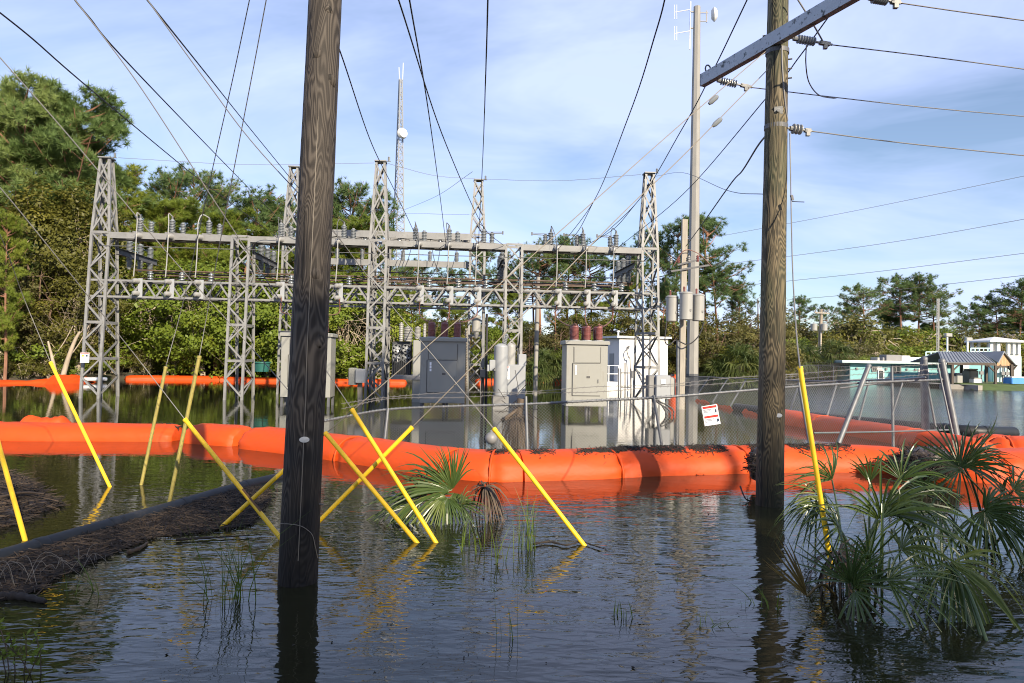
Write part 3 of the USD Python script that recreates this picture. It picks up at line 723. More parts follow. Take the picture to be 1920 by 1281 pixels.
for i in range(2):
    for j in range(2):
        fc = c + RE * (i - .5) * wd * .48 - RN * .30 + UPZ * ((zt - zb) * .30 - j * .40)
        fan = tr.part('fan', MB().lathe([(.19, 0), (.20, -.02), (.20, .12), (.17, .12), (.17, .02)], fc, -RN, 16), 'fan_grey', smooth=35)
        hub = MB().lathe([(0, .11), (.05, .10), (.06, .02), (0, .02)], fc, -RN, 10)
        for q6 in range(5):
            an = q6 * 2 * PI / 5
            dv = RE * math.cos(an) + UPZ * math.sin(an)
            hub.bar(fc + dv * .04 - RN * .05, fc + dv * .165 - RN * .07, .09, .008, -RN + .4 * np.cross(dv, RN))
        fan.part('fan_blades', hub, 'grey_paint')
for px, y0, y1, r in ((752, 604, 640, .10), (765, 612, 640, .20), (783, 612, 636, .14), (796, 606, 634, .07)):
    a, b = at_pxy(px, y1, 29.0), at_pxy(px, y0, 29.0)
    tr.part('bushing', MB().lathe(ribbed(b[2] - a[2], r, 8, core=.8, top=.4), a, n=12), 'porcelain_pale', smooth=35)

# ------------------------------------------------------------------ regulators, boxes, small transformer
rg = thing('voltage_regulator', 'tall grey cylindrical regulator tank with control box left of the short signed tower', 'regulator', at_px(938, 25.6, 0))
p = at_pxy(938, 742, 25.6); ztop = at_pxy(938, 646, 25.6)[2]
rg.part('tank', MB().lathe([(0, 0), (.25, 0), (.26, .03), (.26, ztop - p[2] - .1), (.24, ztop - p[2] - .05), (.1, ztop - p[2] + .03), (0, ztop - p[2] + .04)], p, n=22), 'grey_paint', smooth=35)
cb_ = rg.part('control_box', MB().rbox(at_pxy(923, 685, 25.5), (.22, .22, .40), .02, AX), 'grey_paint')
cb_.part('small_box', MB().rbox(at_pxy(916, 690, 25.5), (.12, .16, .24), .02, AX), 'grey_paint')
rg.part('top_bushing', MB().lathe(ribbed(.42, .075, 6), V(p[0] + .12, p[1], ztop), (.25, 0, 1), n=10), 'porcelain_grey', smooth=35)
rg.part('stand', MB().rbox(V(p[0], p[1], p[2] / 2 - .2), (.6, .6, p[2] + .38), .02, AX), 'dark_grey_paint')
rg.part('cable', MB().tube(smooth_path([at_pxy(927, 690, 25.3), at_pxy(921, 715, 25.3), at_pxy(926, 735, 25.3)], 6), .02, 5), 'wire_black')
r2 = thing('transformer_box', 'grey box transformer with pale ribbed top standing behind the short signed tower', 'transformer', at_px(972, 28.6, 0))
block(r2, 'tank', 950, 985, 684, 790, 28.0, 1.0, 'grey_paint')
c, wd, zt, zb = block(r2, 'side_radiator', 972, 987, 664, 684, 28.3, .6, 'grey_paint')
pp = at_pxy(957, 684, 28.3)
r2.part('turret', MB().lathe([(0, 0), (.2, 0), (.2, .75), (.17, .82), (.05, .9), (0, .9)], pp, n=16), 'can_paint', smooth=35)
bx = thing('control_box', 'two grey metal boxes on a mud stained post left of the middle tower', 'control box', at_px(668, 26, 0))
block(bx, 'box', 653, 668, 690, 722, 26.0, .3, 'cabinet_paint')
block(bx, 'box', 666, 685, 692, 718, 25.9, .25, 'grey_paint')
bx.part('post', MB().bar(at_px(676, 26.3, -.5), at_px(674, 26.3, 1.4), .16, .16), 'grey_wood')
cn = thing('pole_transformer', 'small pale can transformer on a bracket of the back row tower', 'transformer', at_pxy(893, 622, 30))
a = at_pxy(893, 622, 30.0)
cn.part('tank', MB().lathe([(0, 0), (.17, 0), (.19, .03), (.19, .62), (.21, .63), (.21, .68), (.12, .74), (0, .75)], a, n=18), 'can_paint', smooth=35)
cn.part('hanger', MB().bar(a + V(0, .1, .2), a + V(.05, .9, .2), .06, .1), 'galvanised_dark')
cn.part('base_cluster', MB().lathe([(0, -.3), (.05, -.3), (.12, -.1), (.13, 0), (0, 0)], a, n=10), 'dark_grey_paint')
pc = thing('cable_post', 'dark conduit post with cables strapped to it left of the grey regulator', 'post', at_px(908, 26.5, 0))
pc.part('post', MB().bar(at_px(905, 26.5, -.5), at_px(907, 26.5, 3.5), .10, .10), 'galvanised')
pc.part('conduit', MB().tube([at_px(911, 26.4, -.5), at_px(913, 26.4, 3.6)], .045, 8).tube([at_px(903, 26.35, -.5), at_px(905, 26.35, 1.5)], .05, 8), 'wire_black', smooth=True)
pc.part('junction_box', MB().rbox(at_pxy(905, 700, 26.3), (.2, .15, .3), .02, AX), 'dark_grey_paint')
vp = thing('ladder_post', 'sandy coloured rusty post with knobbly cable at the right edge of the shaded cabinet', 'post', at_px(879, 26, 0))
vp.part('post', MB().bar(at_px(877, 26.0, -.5), at_px(875, 26.0, 3.0), .10, .10), 'cabinet_paint')
ladder = MB()
for k in range(26): ladder.tube(smooth_path([at_px(876, 25.9, .4 + k * .1), at_px(874, 25.85, .44 + k * .1), at_px(877, 25.9, .5 + k * .1)], 3), .022, 4)
vp.part('coiled_cable', ladder, 'wire_tan')
gb = thing('control_box', 'grey metal control box standing in water in front of the rightmost tower', 'control box', at_px(1237, 24.5, 0))
block(gb, 'box', 1216, 1230, 704, 748, 24.6, .45, 'dark_grey_paint')
block(gb, 'front', 1230, 1258, 704, 748, 24.5, .45, 'grey_paint')
c, wd, zt, zb = block(gb, 'notice', 1240, 1248, 712, 720, 24.47, .02, 'sign_white', .003)
gb.part('stand', MB().bar(at_px(1225, 24.8, -.5), at_px(1225, 24.8, .8), .1, .1).bar(at_px(1250, 24.8, -.5), at_px(1250, 24.8, .8), .1, .1), 'galvanised_dark')
lp = MB()
for k, (a_, b_) in enumerate(((1236, 1262), (1232, 1256), (1240, 1250))):
    lp.tube(smooth_path([at_pxy(a_ - 6, 750, 24.4), at_pxy(b_, 768 + 4 * k, 24.2), at_pxy(b_ - 4, 790, 24.2)], 6), .03, 5)
gb.part('cable_loop', lp, 'wire_black', smooth=True)
pb = thing('plastic_tank', 'pale translucent tank behind the grey control box near the fence', 'tank', at_px(1264, 27, 0))
block(pb, 'tank', 1254, 1268, 707, 742, 27.0, .5, 'can_paint', .08)
pb.part('cap', MB().lathe([(0, 0), (.08, 0), (.08, .08), (0, .08)], at_pxy(1261, 706, 27.2), n=10), 'dark_grey_paint')
gt = thing('green_bin', 'dark green plastic tub by the second tower, in front of the far orange tube', 'tub', at_pxy(491, 696, 31))
gt.part('tub', MB().lathe([(0, 0), (.30, 0), (.36, .40), (.36, .42), (.32, .42)], at_pxy(491, 697, 31.0), n=18), 'green_plastic', smooth=35)
gt.part('rim', MB().lathe([(.36, .38), (.40, .39), (.40, .45), (.35, .45)], at_pxy(491, 697, 31.0), n=18), 'green_plastic', smooth=35)
ob = thing('orange_drum', 'bright orange drum standing in the water behind the fence, left of the conduit', 'drum', at_px(1264, 36, 0))
a = at_px(1263, 36, -.2)
ob.part('drum', MB().lathe([(0, 0), (.30, 0), (.32, .3), (.30, .6), (.32, .9), (.28, 1.25), (.16, 1.35), (0, 1.36)], a, n=16), 'orange_vinyl', smooth=35)

def sign(label, ctr, wdt, hgt, e, up, rows, kind, n=None):
    """a flat notice plate with raised print"""
    e, up = nrm(e), nrm(up); n = nrm(np.cross(e, up))          # n points to the viewer
    ax = np.array([e, -n, up])
    th = thing('warning_sign', label, 'sign', ctr)
    th.part('plate', MB().box(ctr, (wdt, .006, hgt), ax), 'sign_white')
    for (x0, x1, y0, y1, m, nm) in rows:
        cc = ctr + e * ((x0 + x1) / 2 - .5) * wdt + up * (.5 - (y0 + y1) / 2) * hgt + n * .005
        th.part(nm, MB().box(cc, ((x1 - x0) * wdt, .004, (y1 - y0) * hgt), ax), m)
    return th
EN = -RN
rows = [(.04, .96, .02, .10, 'sign_red', 'header'), (.14, .40, .18, .40, 'sign_yellow', 'symbol'), (.62, .84, .18, .40, 'sign_ink', 'symbol')] + [(.10, .90 - .1 * (k % 2), .50 + k * .11, .545 + k * .11, 'sign_ink', 'text_line') for k in range(4)]
sign('white danger notice fixed to the leg of the leftmost tower', at_pxy(159, 671, 26.95), .33, .40, RE, UPZ, rows, 0)
sign('white danger notice fixed to the short tower beside the grey regulator', at_pxy(947, 699, 27.3), .36, .52, RE, UPZ, rows, 0)

# ------------------------------------------------------------------ wooden line poles
def pole_mesh(p0, p1, r0, r1, seed, n=26, m=70):
    t = np.linspace(0, 1, m)[:, None]
    pts = p0 + (p1 - p0) * t
    mb = MB().tube(pts, np.linspace(r0, r1, m), n)
    v, f = mb.arrays()
    ctr = p0 + (p1 - p0) * np.clip(((v - p0) @ (p1 - p0)) / ((p1 - p0) @ (p1 - p0)), 0, 1)[:, None]
    d = v - ctr; L = np.linalg.norm(d, axis=1, keepdims=True)
    k = 1 + .05 * (meshkit.fbm(np.stack([v[:, 0] * 9, v[:, 1] * 9, v[:, 2] * 1.1], -1), 3, seed) - .5)[:, None]
    return ctr + d * np.where(L > 1e-6, k, 1), f
PL0, PL1 = W(558, 1090), U(614, -90, 6.15)
PL0b = PL0 - (PL1 - PL0) * .12
lpole = thing('wood_pole', 'thick dark wooden utility pole standing in the water left of centre, oval tag on it', 'utility pole', PL0)
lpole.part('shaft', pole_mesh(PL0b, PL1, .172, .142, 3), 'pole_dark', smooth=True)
def on_pole(p0, p1, py, off, r, side=0.0):
    """a point on the pole's near side at picture height py, off across (in radii)"""
    best = min(np.linspace(0, 1, 400), key=lambda s: abs(PX(p0 + (p1 - p0) * s)[1] - py))
    c = p0 + (p1 - p0) * best
    view = nrm(c - C); rt = nrm(np.cross(view, UPZ))
    return c + rt * off * r - np.array([view[0], view[1], 0]) * r * math.sqrt(max(1 - off * off, 0)), rt, -view
q, rt, nv = on_pole(PL0, PL1, 819, .0, .168)
lpole.part('oval_tag', MB().lathe([(0, 0), (.5, 0), (.5, .004), (0, .005)], (0, 0, 0), n=18).xform(np.array([rt * .085, np.cross(nv, rt) * .05, nv]), q + nv * .004), 'tag_metal')
gw = [on_pole(PL0, PL1, y, -.02 - .05 * (y < 700), .172 - .03 * (1 - y / 1090))[0] + V(0, -.004, 0) for y in range(20, 1091, 60)]
lpole.part('ground_wire', MB().tube(np.array(gw), .0035, 5), 'wire_tan', smooth=True)
lw = [on_pole(PL0, PL1, y, o, .175)[0] for o, y in ((-.95, 978), (-.5, 975), (0, 978), (.35, 985), (.6, 1000), (.75, 1020), (.9, 1045))]
lpole.part('loose_wire', MB().tube(smooth_path(lw, 6), .0032, 5), 'wire_tan', smooth=True)
for y, o in ((36, .15), (160, .5), (120, -.2), (520, .1), (640, .45)):
    kp, rt, nv = on_pole(PL0, PL1, y, o, .15 + .02 * y / 1090)
    lpole.part('knot', MB().lathe([(0, .012), (.022, .01), (.032, .004), (.05, -.004), (.05, -.02)], (0, 0, 0), n=12).xform(np.array([rt, np.cross(nv, rt) * 1.3, nv]), kp - nv * .004), 'pole_dark', smooth=True)
lpole.part('pole_step', MB().tube([PL1 * .12 + PL0 * .88 + V(.1, 0, 0), PL1 * .12 + PL0 * .88 + V(.2, -.02, 0)], .008, 6), 'galvanised_dark')

PR0, PR1 = W(1443, 947), U(1460, -60, 9.5)
PR0b = PR0 - (PR1 - PR0) * .1
rpole = thing('wood_pole', 'greenish brown wooden utility pole on the right carrying a steel crossarm', 'utility pole', PR0)
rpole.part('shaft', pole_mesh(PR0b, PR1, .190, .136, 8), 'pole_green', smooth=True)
q, rt, nv = on_pole(PR0, PR1, 776, .55, .18)
rpole.part('oval_tag', MB().lathe([(0, 0), (.5, 0), (.5, .004), (0, .005)], (0, 0, 0), n=18).xform(np.array([rt * .085, np.cross(nv, rt) * .055, nv]), q + nv * .006), 'tag_metal')
q, rt, nv = on_pole(PR0, PR1, 214, .2, .15)
rpole.part('square_washer', MB().box(q + nv * .006, (.11, .014, .10), np.array([rt, -nv, np.cross(nv, rt)])).lathe([(0, 0), (.02, 0), (.02, .03), (0, .03)], q + nv * .012, nv, 8), 'tag_metal')
gw = [on_pole(PR0, PR1, y, o, .152)[0] + V(0, -.008, 0) for y, o in ((95, .35), (140, .45), (200, .72), (232, .95))]
rpole.part('ground_wire', MB().tube(smooth_path(gw, 5), .012, 6), 'wire_grey', smooth=True)
for py in (98, 240):
    pc_, _, _ = on_pole(PR0, PR1, py, 0, .15)
    ctr = pc_ + nrm(V(pc_[0], pc_[1], 0)) * .15
    rpole.part('pole_band', MB().lathe([(.152, -.03), (.158, -.03), (.158, .03), (.152, .03)], ctr, nrm(PR1 - PR0), 24), 'galvanised_dark')
for py, s in ((115, 1), (133, 1), (150, 1), (66, -1)):
    pc_, rt, _ = on_pole(PR0, PR1, py, s * .98, .148)
    rpole.part('bolt', MB().tube([pc_ - rt * s * .05, pc_ + rt * s * .05], .012, 6), 'galvanised_dark')

# crossarm on the right pole
ZA = 6.42
A0 = at_pxy(1318, 160, 10.75); A0[2] = ZA
A1 = at_pxy(1588, 0, 8.2); A1[2] = ZA
ad = nrm(A1 - A0)
A1x = A0 + ad * 3.5
cr = thing('crossarm', 'blue grey weathered steel crossarm bolted across the right wood pole', 'crossarm', (A0 + A1x) / 2)
cr.part('arm', MB().bar(A0, A1x, .10, .19), 'crossarm_steel')
cr.part('end_cap', MB().bar(A0 - ad * .012, A0 - ad * .001, .104, .194), 'galvanised_dark')
cr.part('eye_bolt', MB().tube([A0 + ad * .12 + UPZ * (.14 + .06 * math.sin(a)) + np.cross(ad, UPZ) * .05 * math.cos(a) for a in np.linspace(0, 2 * PI, 12)], .012, 5), 'galvanised_dark')
mid = at_px(1460, 9.3, ZA)
cr.part('mounting_plate', MB().box(V(mid[0], mid[1] + .08, ZA - .05), (.22, .06, .34)), 'galvanised_dark')

def insulator_string(label, a, b, nsh, r=.06, mat_='porcelain_grey'):
    """dead-end string from a to b: links, sheds, clamp"""
    a, b = np.asarray(a, float), np.asarray(b, float); d = nrm(b - a); L = np.linalg.norm(b - a)
    th = thing('line_insulator', label, 'insulator', a, 'strain insulators on the right pole')
    th.part('link', MB().tube([a, a + d * L * .22], .014, 6).lathe([(0, 0), (.035, 0), (.035, .05), (0, .05)], a + d * L * .14, d, 8), 'galvanised')
    p = [(0.0, 0.0), (.025, 0)]
    for k in range(nsh):
        z = L * .40 * k / nsh; st = L * .40 / nsh
        p += [(.026, z + st * .1), (r, z + st * .4), (r, z + st * .6), (.026, z + st * .9)]
    p += [(.025, L * .40), (0, L * .40)]
    th.part('sheds', MB().lathe(p, a + d * L * .22, d, 14), mat_, smooth=35)
    m = MB().tube([a + d * L * .62, b], .018, 6)
    m.bar(a + d * L * .72, a + d * L * .95, .05, .05).box(a + d * L * .85 - UPZ * .03, (.05, .05, .09)).lathe([(0, 0), (.03, 0), (.03, .03), (0, .03)], a + d * L * .72, d, 8)
    th.part('clamp', m, 'galvanised')
    return th

def wire(label, pts, r, m='wire_black', name='power_cable', cat='cable', group=None, n=5, seg=10):
    """pts: (px, py, depth) along the cable, or 3D points"""
    P = []
    for p in pts:
        P.append(p if isinstance(p, np.ndarray) else U(*p))
    path = smooth_path(P, seg)
    return solo(name, MB().tube(path, r, n), m, label, cat, smooth=True, group=group, loc=P[0])

def lead(pxs, d0, d1):
    """picture points of a straight run whose depth changes from d0 to d1: depth is linear in 1/d along the picture"""
    P = np.array(pxs, float); L = np.concatenate([[0], np.cumsum(np.linalg.norm(np.diff(P, axis=0), axis=1))]); s = L / L[-1]
    return [(x, y, 1.0 / ((1 - q) / d0 + q / d1)) for (x, y), q in zip(P, s)]

GA, GZ = 9.4, 9.4
b_ = U(1372, 161, 10.75)
insulator_string('grey disc insulator string at the left end of the crossarm', A0 + ad * .12 - V(0, 0, .02) + V(.06, 0, 0), U(1410, 164, 10.8), 7)
insulator_string('grey disc insulator string to the right of the pole at the crossarm', U(1476, 70, 9.5), U(1560, 84, 9.6), 7)
insulator_string('grey disc insulator string cut by the top edge of the picture', U(1620, -6, 8.25), U(1690, 6, 8.3), 7)
insulator_string('small brown spool insulator on the right pole below the crossarm', U(1474, 240, 9.5), U(1522, 246, 9.55), 3, .07, 'porcelain_pale')
for lb, pts in (('top line cable leaving to the right from the picture edge insulator', lead([(1690, 6), (1800, 22), (1960, 44)], 8.3, 8.8)),
                ('line cable running right from the insulator at the crossarm centre', lead([(1558, 84), (1740, 106), (1960, 135)], 9.6, 10.4)),
                ('line cable running right from the left end of the crossarm', lead([(1408, 164), (1560, 182), (1740, 202), (1960, 222)], 10.8, 12.2)),
                ('line cable running right from the spool insulator', lead([(1520, 246), (1700, 269), (1960, 296)], 9.55, 10.6))):
    wire(lb, pts, .0085, 'wire_grey')
wire('looped jumper cable hanging from the crossarm insulator to the next line', [U(1512, 85, 9.55), U(1511, 120, 9.7), U(1517, 155, 10.1), U(1535, 178, 10.6), U(1560, 184, 11.0), U(1568, 184, 11.1)], .009, 'wire_grey', 'jumper_cable')
wire('jumper cable coming down to the crossarm insulator clamp from above', [U(1490, -10, 9.2), U(1512, 25, 9.3), U(1530, 55, 9.45), U(1542, 76, 9.55)], .011, 'wire_grey', 'jumper_cable')
wire('dark service cable sagging from the right pole to the distribution pole', [U(1438, 252, 9.5), U(1420, 275, 10.5), U(1392, 320, 12.5), U(1370, 345, 14.5), U(1317, 420, 19), U(1286, 462, 26.5)], .014)
wire('guy wire down the right side of the right pole to its yellow guard', [U(1481, 250, 9.4), U(1483, 365, 9.2), U(1486, 500, 8.4), U(1493, 620, 7.4), U(1500, 690, 6.75)], .008, 'wire_grey', 'guy_wire', 'guy wire')
rg_ = solo('wire_clamp', MB().bar(U(1484, 366, 9.15), U(1486, 376, 9.15), .03, .03).tube([U(1485, 378, 9.15), U(1508, 379, 9.0)], .006, 5), 'galvanised_dark', 'small clamp with a stub of wire on the right pole guy', 'clamp')

# ------------------------------------------------------------------ guy wires and yellow guards
guards = [  # top, bottom in picture coordinates; depth top; label; material
    ((-8, 815), (47, 1013), None, 'yellow_plastic', 'yellow guy guard cut by the left edge of the picture'),
    ((95, 680), (206, 913), None, 'yellow_plastic', 'tall yellow guy guard leaning left in front of the leftmost tower'),
    ((311, 688), (265, 909), None, 'old_yellow', 'faded mossy guy guard, shorter of the two faded ones'),
    ((374, 668), (317, 944), None, 'old_yellow', 'faded mossy guy guard, taller of the two, beside the barrier joint'),
    ((347, 787), (529, 1013), None, 'yellow_plastic', 'yellow guy guard with a brown scrape leaning against the left wood pole base'),
    ((572, 846), (415, 989), None, 'yellow_plastic', 'yellow guy guard rising to the right behind the left wood pole, over the wrack'),
    ((610, 812), (781, 1017), None, 'yellow_plastic', 'yellow guy guard crossing another one just right of the left wood pole'),
    ((660, 768), (817, 1017), None, 'yellow_plastic', 'yellow guy guard crossing in front of the small palmetto, highest of the crossed ones'),
    ((773, 801), (583, 993), None, 'yellow_plastic', 'yellow guy guard rising to the right across two others near the small palmetto'),
    ((926, 804), (1095, 1022), None, 'yellow_plastic', 'lone yellow guy guard leaning in front of the orange barrier at picture centre'),
    ((1500, 688), (1557, 1052), None, 'yellow_plastic', 'steep yellow guy guard beside the right wood pole above the big palmetto'),
    ((1757, 848), (1795, 872), 10.2, 'old_yellow', 'short bit of yellow guard showing behind the right palmetto')]
gtop = []
for k, (tp, bt, dt, m, lb) in enumerate(guards):
    b = W(*bt); d = PX(b)[2]
    t = U(tp[0], tp[1], dt or (d + (.55 if tp[0] < bt[0] and k not in (10,) else .2)))
    if k == 11: b = U(bt[0], bt[1], 10.4)
    th = thing('guy_guard', lb, 'guy guard', b, 'yellow guy guards')
    ext = b + (b - t) * .12 if k != 11 else b
    r = .0245
    th.part('tube', MB().tube([ext, b, t], [r * .95, r, r * 1.02], 14), m, smooth=40)
    th.part('rim', MB().lathe([(r * .8, -.03), (r * 1.16, -.03), (r * 1.16, .004), (r * .7, .006)], t, nrm(t - b), 14), m, smooth=40)
    if k == 4:
        a0, a1 = b + (t - b) * .22, b + (t - b) * .40
        nv = nrm(C - a0)
        th.part('scrape', MB().bar(a0 + nv * r * .98 + V(.012, 0, .01), a1 + nv * r * .98 + V(.012, 0, .01), .02, .006, nv), 'scrape_brown')
    gtop.append(t)
gy = lambda lb, k, pts: wire(lb, [*pts, tuple(PX(gtop[k]))], .0055, 'wire_grey', 'guy_wire', 'guy wire')
D = lambda k: PX(gtop[k])[2]
gy('guy wire into the tall yellow guard by the leftmost tower', 1, lead([(-60, 330), (0, 440), (45, 560)], 8.5, D(1)))
gy('guy wire rising right from the shorter faded guard', 2, lead([(472, -20), (436, 150), (400, 310), (345, 560)], 6.6, D(2)))
gy('guy wire rising right from the taller faded guard', 3, lead([(503, -20), (471, 150), (420, 415), (390, 580)], 6.4, D(3)))
gy('guy wire crossing the leftmost tower down to the scraped guard', 4, lead([(-60, 290), (0, 352), (97, 470), (250, 662)], 6.2, D(4)))
wire('guy wire rising right from behind the left pole towards the crossarm pole', [*lead([(1440, 93), (1280, 230), (1113, 378), (960, 513), (825, 629), (667, 765)], 9.4, 7.9), tuple(PX(gtop[5]))], .0065, 'wire_tan', 'guy_wire', 'guy wire')
gy('guy wire from the upper left down to the crossed guard nearest the left pole', 6, lead([(-40, 60), (0, 108), (130, 256), (310, 470), (450, 628)], 6.0, D(6)))
gy('guy wire from the upper left to the highest crossed guard', 7, lead([(125, -20), (254, 150), (375, 335), (404, 380), (548, 599)], 6.0, D(7)))
wire('guy wire rising right from the right leaning guard to the pole below the crossarm', [*lead([(1440, 130), (1280, 293), (1190, 378), (1090, 478), (872, 702)], 9.4, D(8)), tuple(PX(gtop[8]))], .0065, 'wire_tan', 'guy_wire', 'guy wire')
gy('guy wire from the upper left to the lone guard at picture centre', 9, lead([(262, -20), (385, 150), (480, 275), (624, 433), (707, 540)], 6.0, D(9)))
for (x, y), lb in (((1346, 180), 'upper'), ((1353, 222), 'lower')):
    dd = 9.1
    solo('guy_insulator', MB().lathe([(0, 0), (.02, 0), (.035, .03), (.035, .12), (.02, .16), (0, .16)], U(x, y, dd), U(x - 10, y + 9, dd) - U(x, y, dd), 10), 'porcelain_grey', f'grey strain insulator in the {lb} of the two tan guy wires', 'insulator', smooth=30)

# ------------------------------------------------------------------ conductors to the substation
def beam_pt(px, o=OF - .06, z=ZBT - .08): return R(t_at(px, o, z), o, z)
cond = [
    ('conductor from the upper left picture corner down to the second tower', [(-20, 8), (60, 72), (149, 150), (310, 285), (375, 337), (475, 412)], 9, 26.5, (522, None)),
    ('conductor from the top left down behind the left wood pole', [(133, -10), (165, 30), (270, 150), (480, 367)], 9, 26, (560, None)),
    ('conductor from the top left edge nearest the left wood pole', [(268, -10), (396, 150), (480, 255)], 9, 20, (640, None)),
    ('conductor emerging right of the left wood pole top', [(592, -10), (637, 95), (697, 270), (740, 358)], 9, 24, (786, None)),
    ('conductor from the top edge, left of the two close together', [(766, -10), (802, 200), (824, 360)], 9, 24, (836, None)),
    ('conductor from the top edge, right of the two close together', [(744, -10), (836, 270), (906, 425)], 9, 26.5, (944, None)),
    ('single steep conductor at the top centre', [(915, -10), (911, 130), (905, 300)], 9, 22, (897, None)),
    ('conductor from the top edge left of the concrete pole', [(1250, -15), (1230, 60), (1180, 215), (1113, 378)], 9.5, 24, (1050, None)),
    ('conductor passing behind the left end of the crossarm', [(1408, -15), (1335, 137), (1280, 240), (1194, 380)], 11, 24, (1103, None)),
    ('conductor passing behind the right pole below the crossarm', [(1580, -5), (1500, 105), (1440, 180), (1280, 365)], 11, 24, (1156, None))]
for lb, pts, d0, d1, (bx_, _) in cond:
    P = lead(pts, d0, d1)
    wire(lb, [U(*p) for p in P] + [beam_pt(bx_)], .0125, 'wire_black')
wire('second lead from the conductor left of the concrete pole', [U(1113, 378, 24), U(1085, 432, 25.5), U(1062, 455, 26.5), beam_pt(1046, OF - .15, ZBT)], .012)
wire('second lead from the conductor behind the crossarm end', [U(1194, 380, 24), U(1150, 430, 25.5), beam_pt(1098, OF - .2, ZBT)], .012)
sh = [R(T[0] + .45, .85, 9.9), R(tb[0] - .1, YB - .1, 10.7), R(T[2] - .3, .85, 10.1), R(T[2] + .3, .85, 10.1), R(tb[2] - .2, YB - .15, 10.6), R(tb[2] + .2, YB - .15, 10.6), R(T[4] - .35, .85, 10.05)]
for a, b, lb in ((0, 2, 'thin overhead wire between the leftmost and middle tower tops'), (3, 4, 'thin overhead wire between the middle and back row tower tops'), (5, 6, 'thin overhead wire between the back row tower and the rightmost tower')):
    wire(lb, [sh[a], (sh[a] + sh[b]) / 2 - V(0, 0, .18), sh[b]], .009, 'wire_grey', 'overhead_wire', 'wire')
wire('thin wire from the rightmost tower sagging to the right wood pole', [R(T[4] + .3, .85, 10.0), U(1280, 324, 22), U(1363, 357, 15), U(1440, 365, 9.6)], .007, 'wire_black', 'overhead_wire', 'wire')
for lb, pts, d0, d1 in (('faint thin wire crossing the sky at far right, highest', [(1345, 444), (1600, 396), (1960, 322)], 60, 45), ('faint thin wire crossing the sky at far right, second', [(1320, 500), (1500, 478), (1700, 450), (1960, 404)], 55, 40),
                        ('faint thin wire crossing the sky at far right, third', [(1370, 538), (1640, 510), (1960, 470)], 55, 40), ('faint thin wire crossing the sky at far right, lowest', [(1475, 563), (1640, 548), (1960, 512)], 55, 40)):
    wire(lb, lead(pts, d0, d1), .016, 'wire_grey', 'overhead_wire', 'wire')
wire('thin wire from the mast to the back row tower, upper', [U(752, 396, 60), U(818, 368, 45), U(886, 322, 33)], .012, 'wire_grey', 'overhead_wire', 'wire')
wire('thin wire from the mast to the back row tower, lower', [U(755, 400, 60), U(880, 403, 45)], .012, 'wire_grey', 'overhead_wire', 'wire')

# ------------------------------------------------------------------ distribution pole with transformers, concrete monopole
YD = 27.0
dp = thing('distribution_pole', 'square pale pole carrying three transformer cans beside the white shed', 'utility pole', at_px(1277, YD))
zt_ = at_pxy(1281, 412, YD)[2]
dp.part('shaft', MB().bar(at_px(1277, YD, -.5), V(*(at_px(1278, YD, 0)[:2] + V(.03, 0)), zt_), .21, .21), 'grey_wood')
dp.part('conduit', MB().tube([at_px(1270, YD - .05, -.5), at_pxy(1271, 640, YD - .05)], .07, 10), 'fence_steel', smooth=True)
for py, x0, x1 in ((503, 1258, 1332), (491, 1270, 1318)):
    dp.part('crossarm', MB().bar(at_pxy(x0, py + 6, YD - .16), at_pxy(x1, py - 6, YD - .16), .06, .07), 'galvanised_dark')
for k, x in enumerate((1258, 1272, 1292, 1308, 1326)):
    dp.part('pin_insulator', MB().lathe(ribbed(.26, .07, 3), at_pxy(x, 494 - k, YD - .16), n=8), 'porcelain_brown' if k % 2 else 'porcelain_pale', smooth=35)
dp.part('cutout_lead', MB().tube(smooth_path([at_pxy(1262, 500, YD - .2), at_pxy(1283, 470, YD - .3), at_pxy(1310, 476, YD - .2), at_pxy(1335, 500, YD - .2)], 6), .018, 5), 'copper_lead', smooth=True)
wire('dark slack cable under the transformer cans', [at_pxy(1250, 604, YD - .5), at_pxy(1247, 640, YD - .5), at_pxy(1256, 646, YD - .4), at_pxy(1268, 638, YD - .3), at_pxy(1290, 646, YD - .4), at_pxy(1310, 630, YD - .4), at_pxy(1320, 604, YD - .4)], .025, 'wire_black', 'service_cable')
for k, (x, y0, y1, wd, lb) in enumerate(((1260, 556, 603, .46, 'left transformer can of three on the pale square pole'), (1286, 549, 600, .50, 'front transformer can of three on the pale square pole, nearest to the viewer'), (1309, 553, 602, .46, 'right transformer can of three on the pale square pole'))):
    yy_ = YD - (.55 if k == 1 else .25)
    a = at_pxy(x, y1, yy_); h = at_pxy(x, y0, yy_)[2] - a[2]
    th = thing('transformer_can', lb, 'transformer', a, None)
    r = wd / 2
    th.part('tank', MB().lathe([(0, 0), (r - .02, 0), (r, .02), (r, h - .06), (r + .018, h - .05), (r + .018, h - .01), (r - .05, h + .03), (0, h + .05)], a, n=24), 'can_paint', smooth=35)
    th.part('bushing', MB().lathe(ribbed(.22, .05, 4), a + V(-.08, 0, h + .03), n=8), 'porcelain_brown', smooth=35)
    th.part('bracket', MB().bar(a + V(0, .2, h * .75), V(dp.off[0], YD - .1, a[2] + h * .75), .08, .06).bar(a + V(0, .2, h * .25), V(dp.off[0], YD - .1, a[2] + h * .25), .08, .06), 'dark_grey_paint')
    th.part('lug', MB().box(a + V(r * .5, -r * .9, h * .35), (.06, .05, .08)), 'dark_grey_paint')
YM = 50.0
m0, m1 = at_pxy(1298, 701, YM), at_pxy(1307, 13, YM)
cm = thing('concrete_monopole', 'tall pale octagonal concrete mast with antennas at its top', 'mast', V(m0[0], m0[1], 0))
cm.part('shaft', MB().tube([m0, m0 * .5 + m1 * .5, m1], [.44, .37, .26], 8), 'concrete')
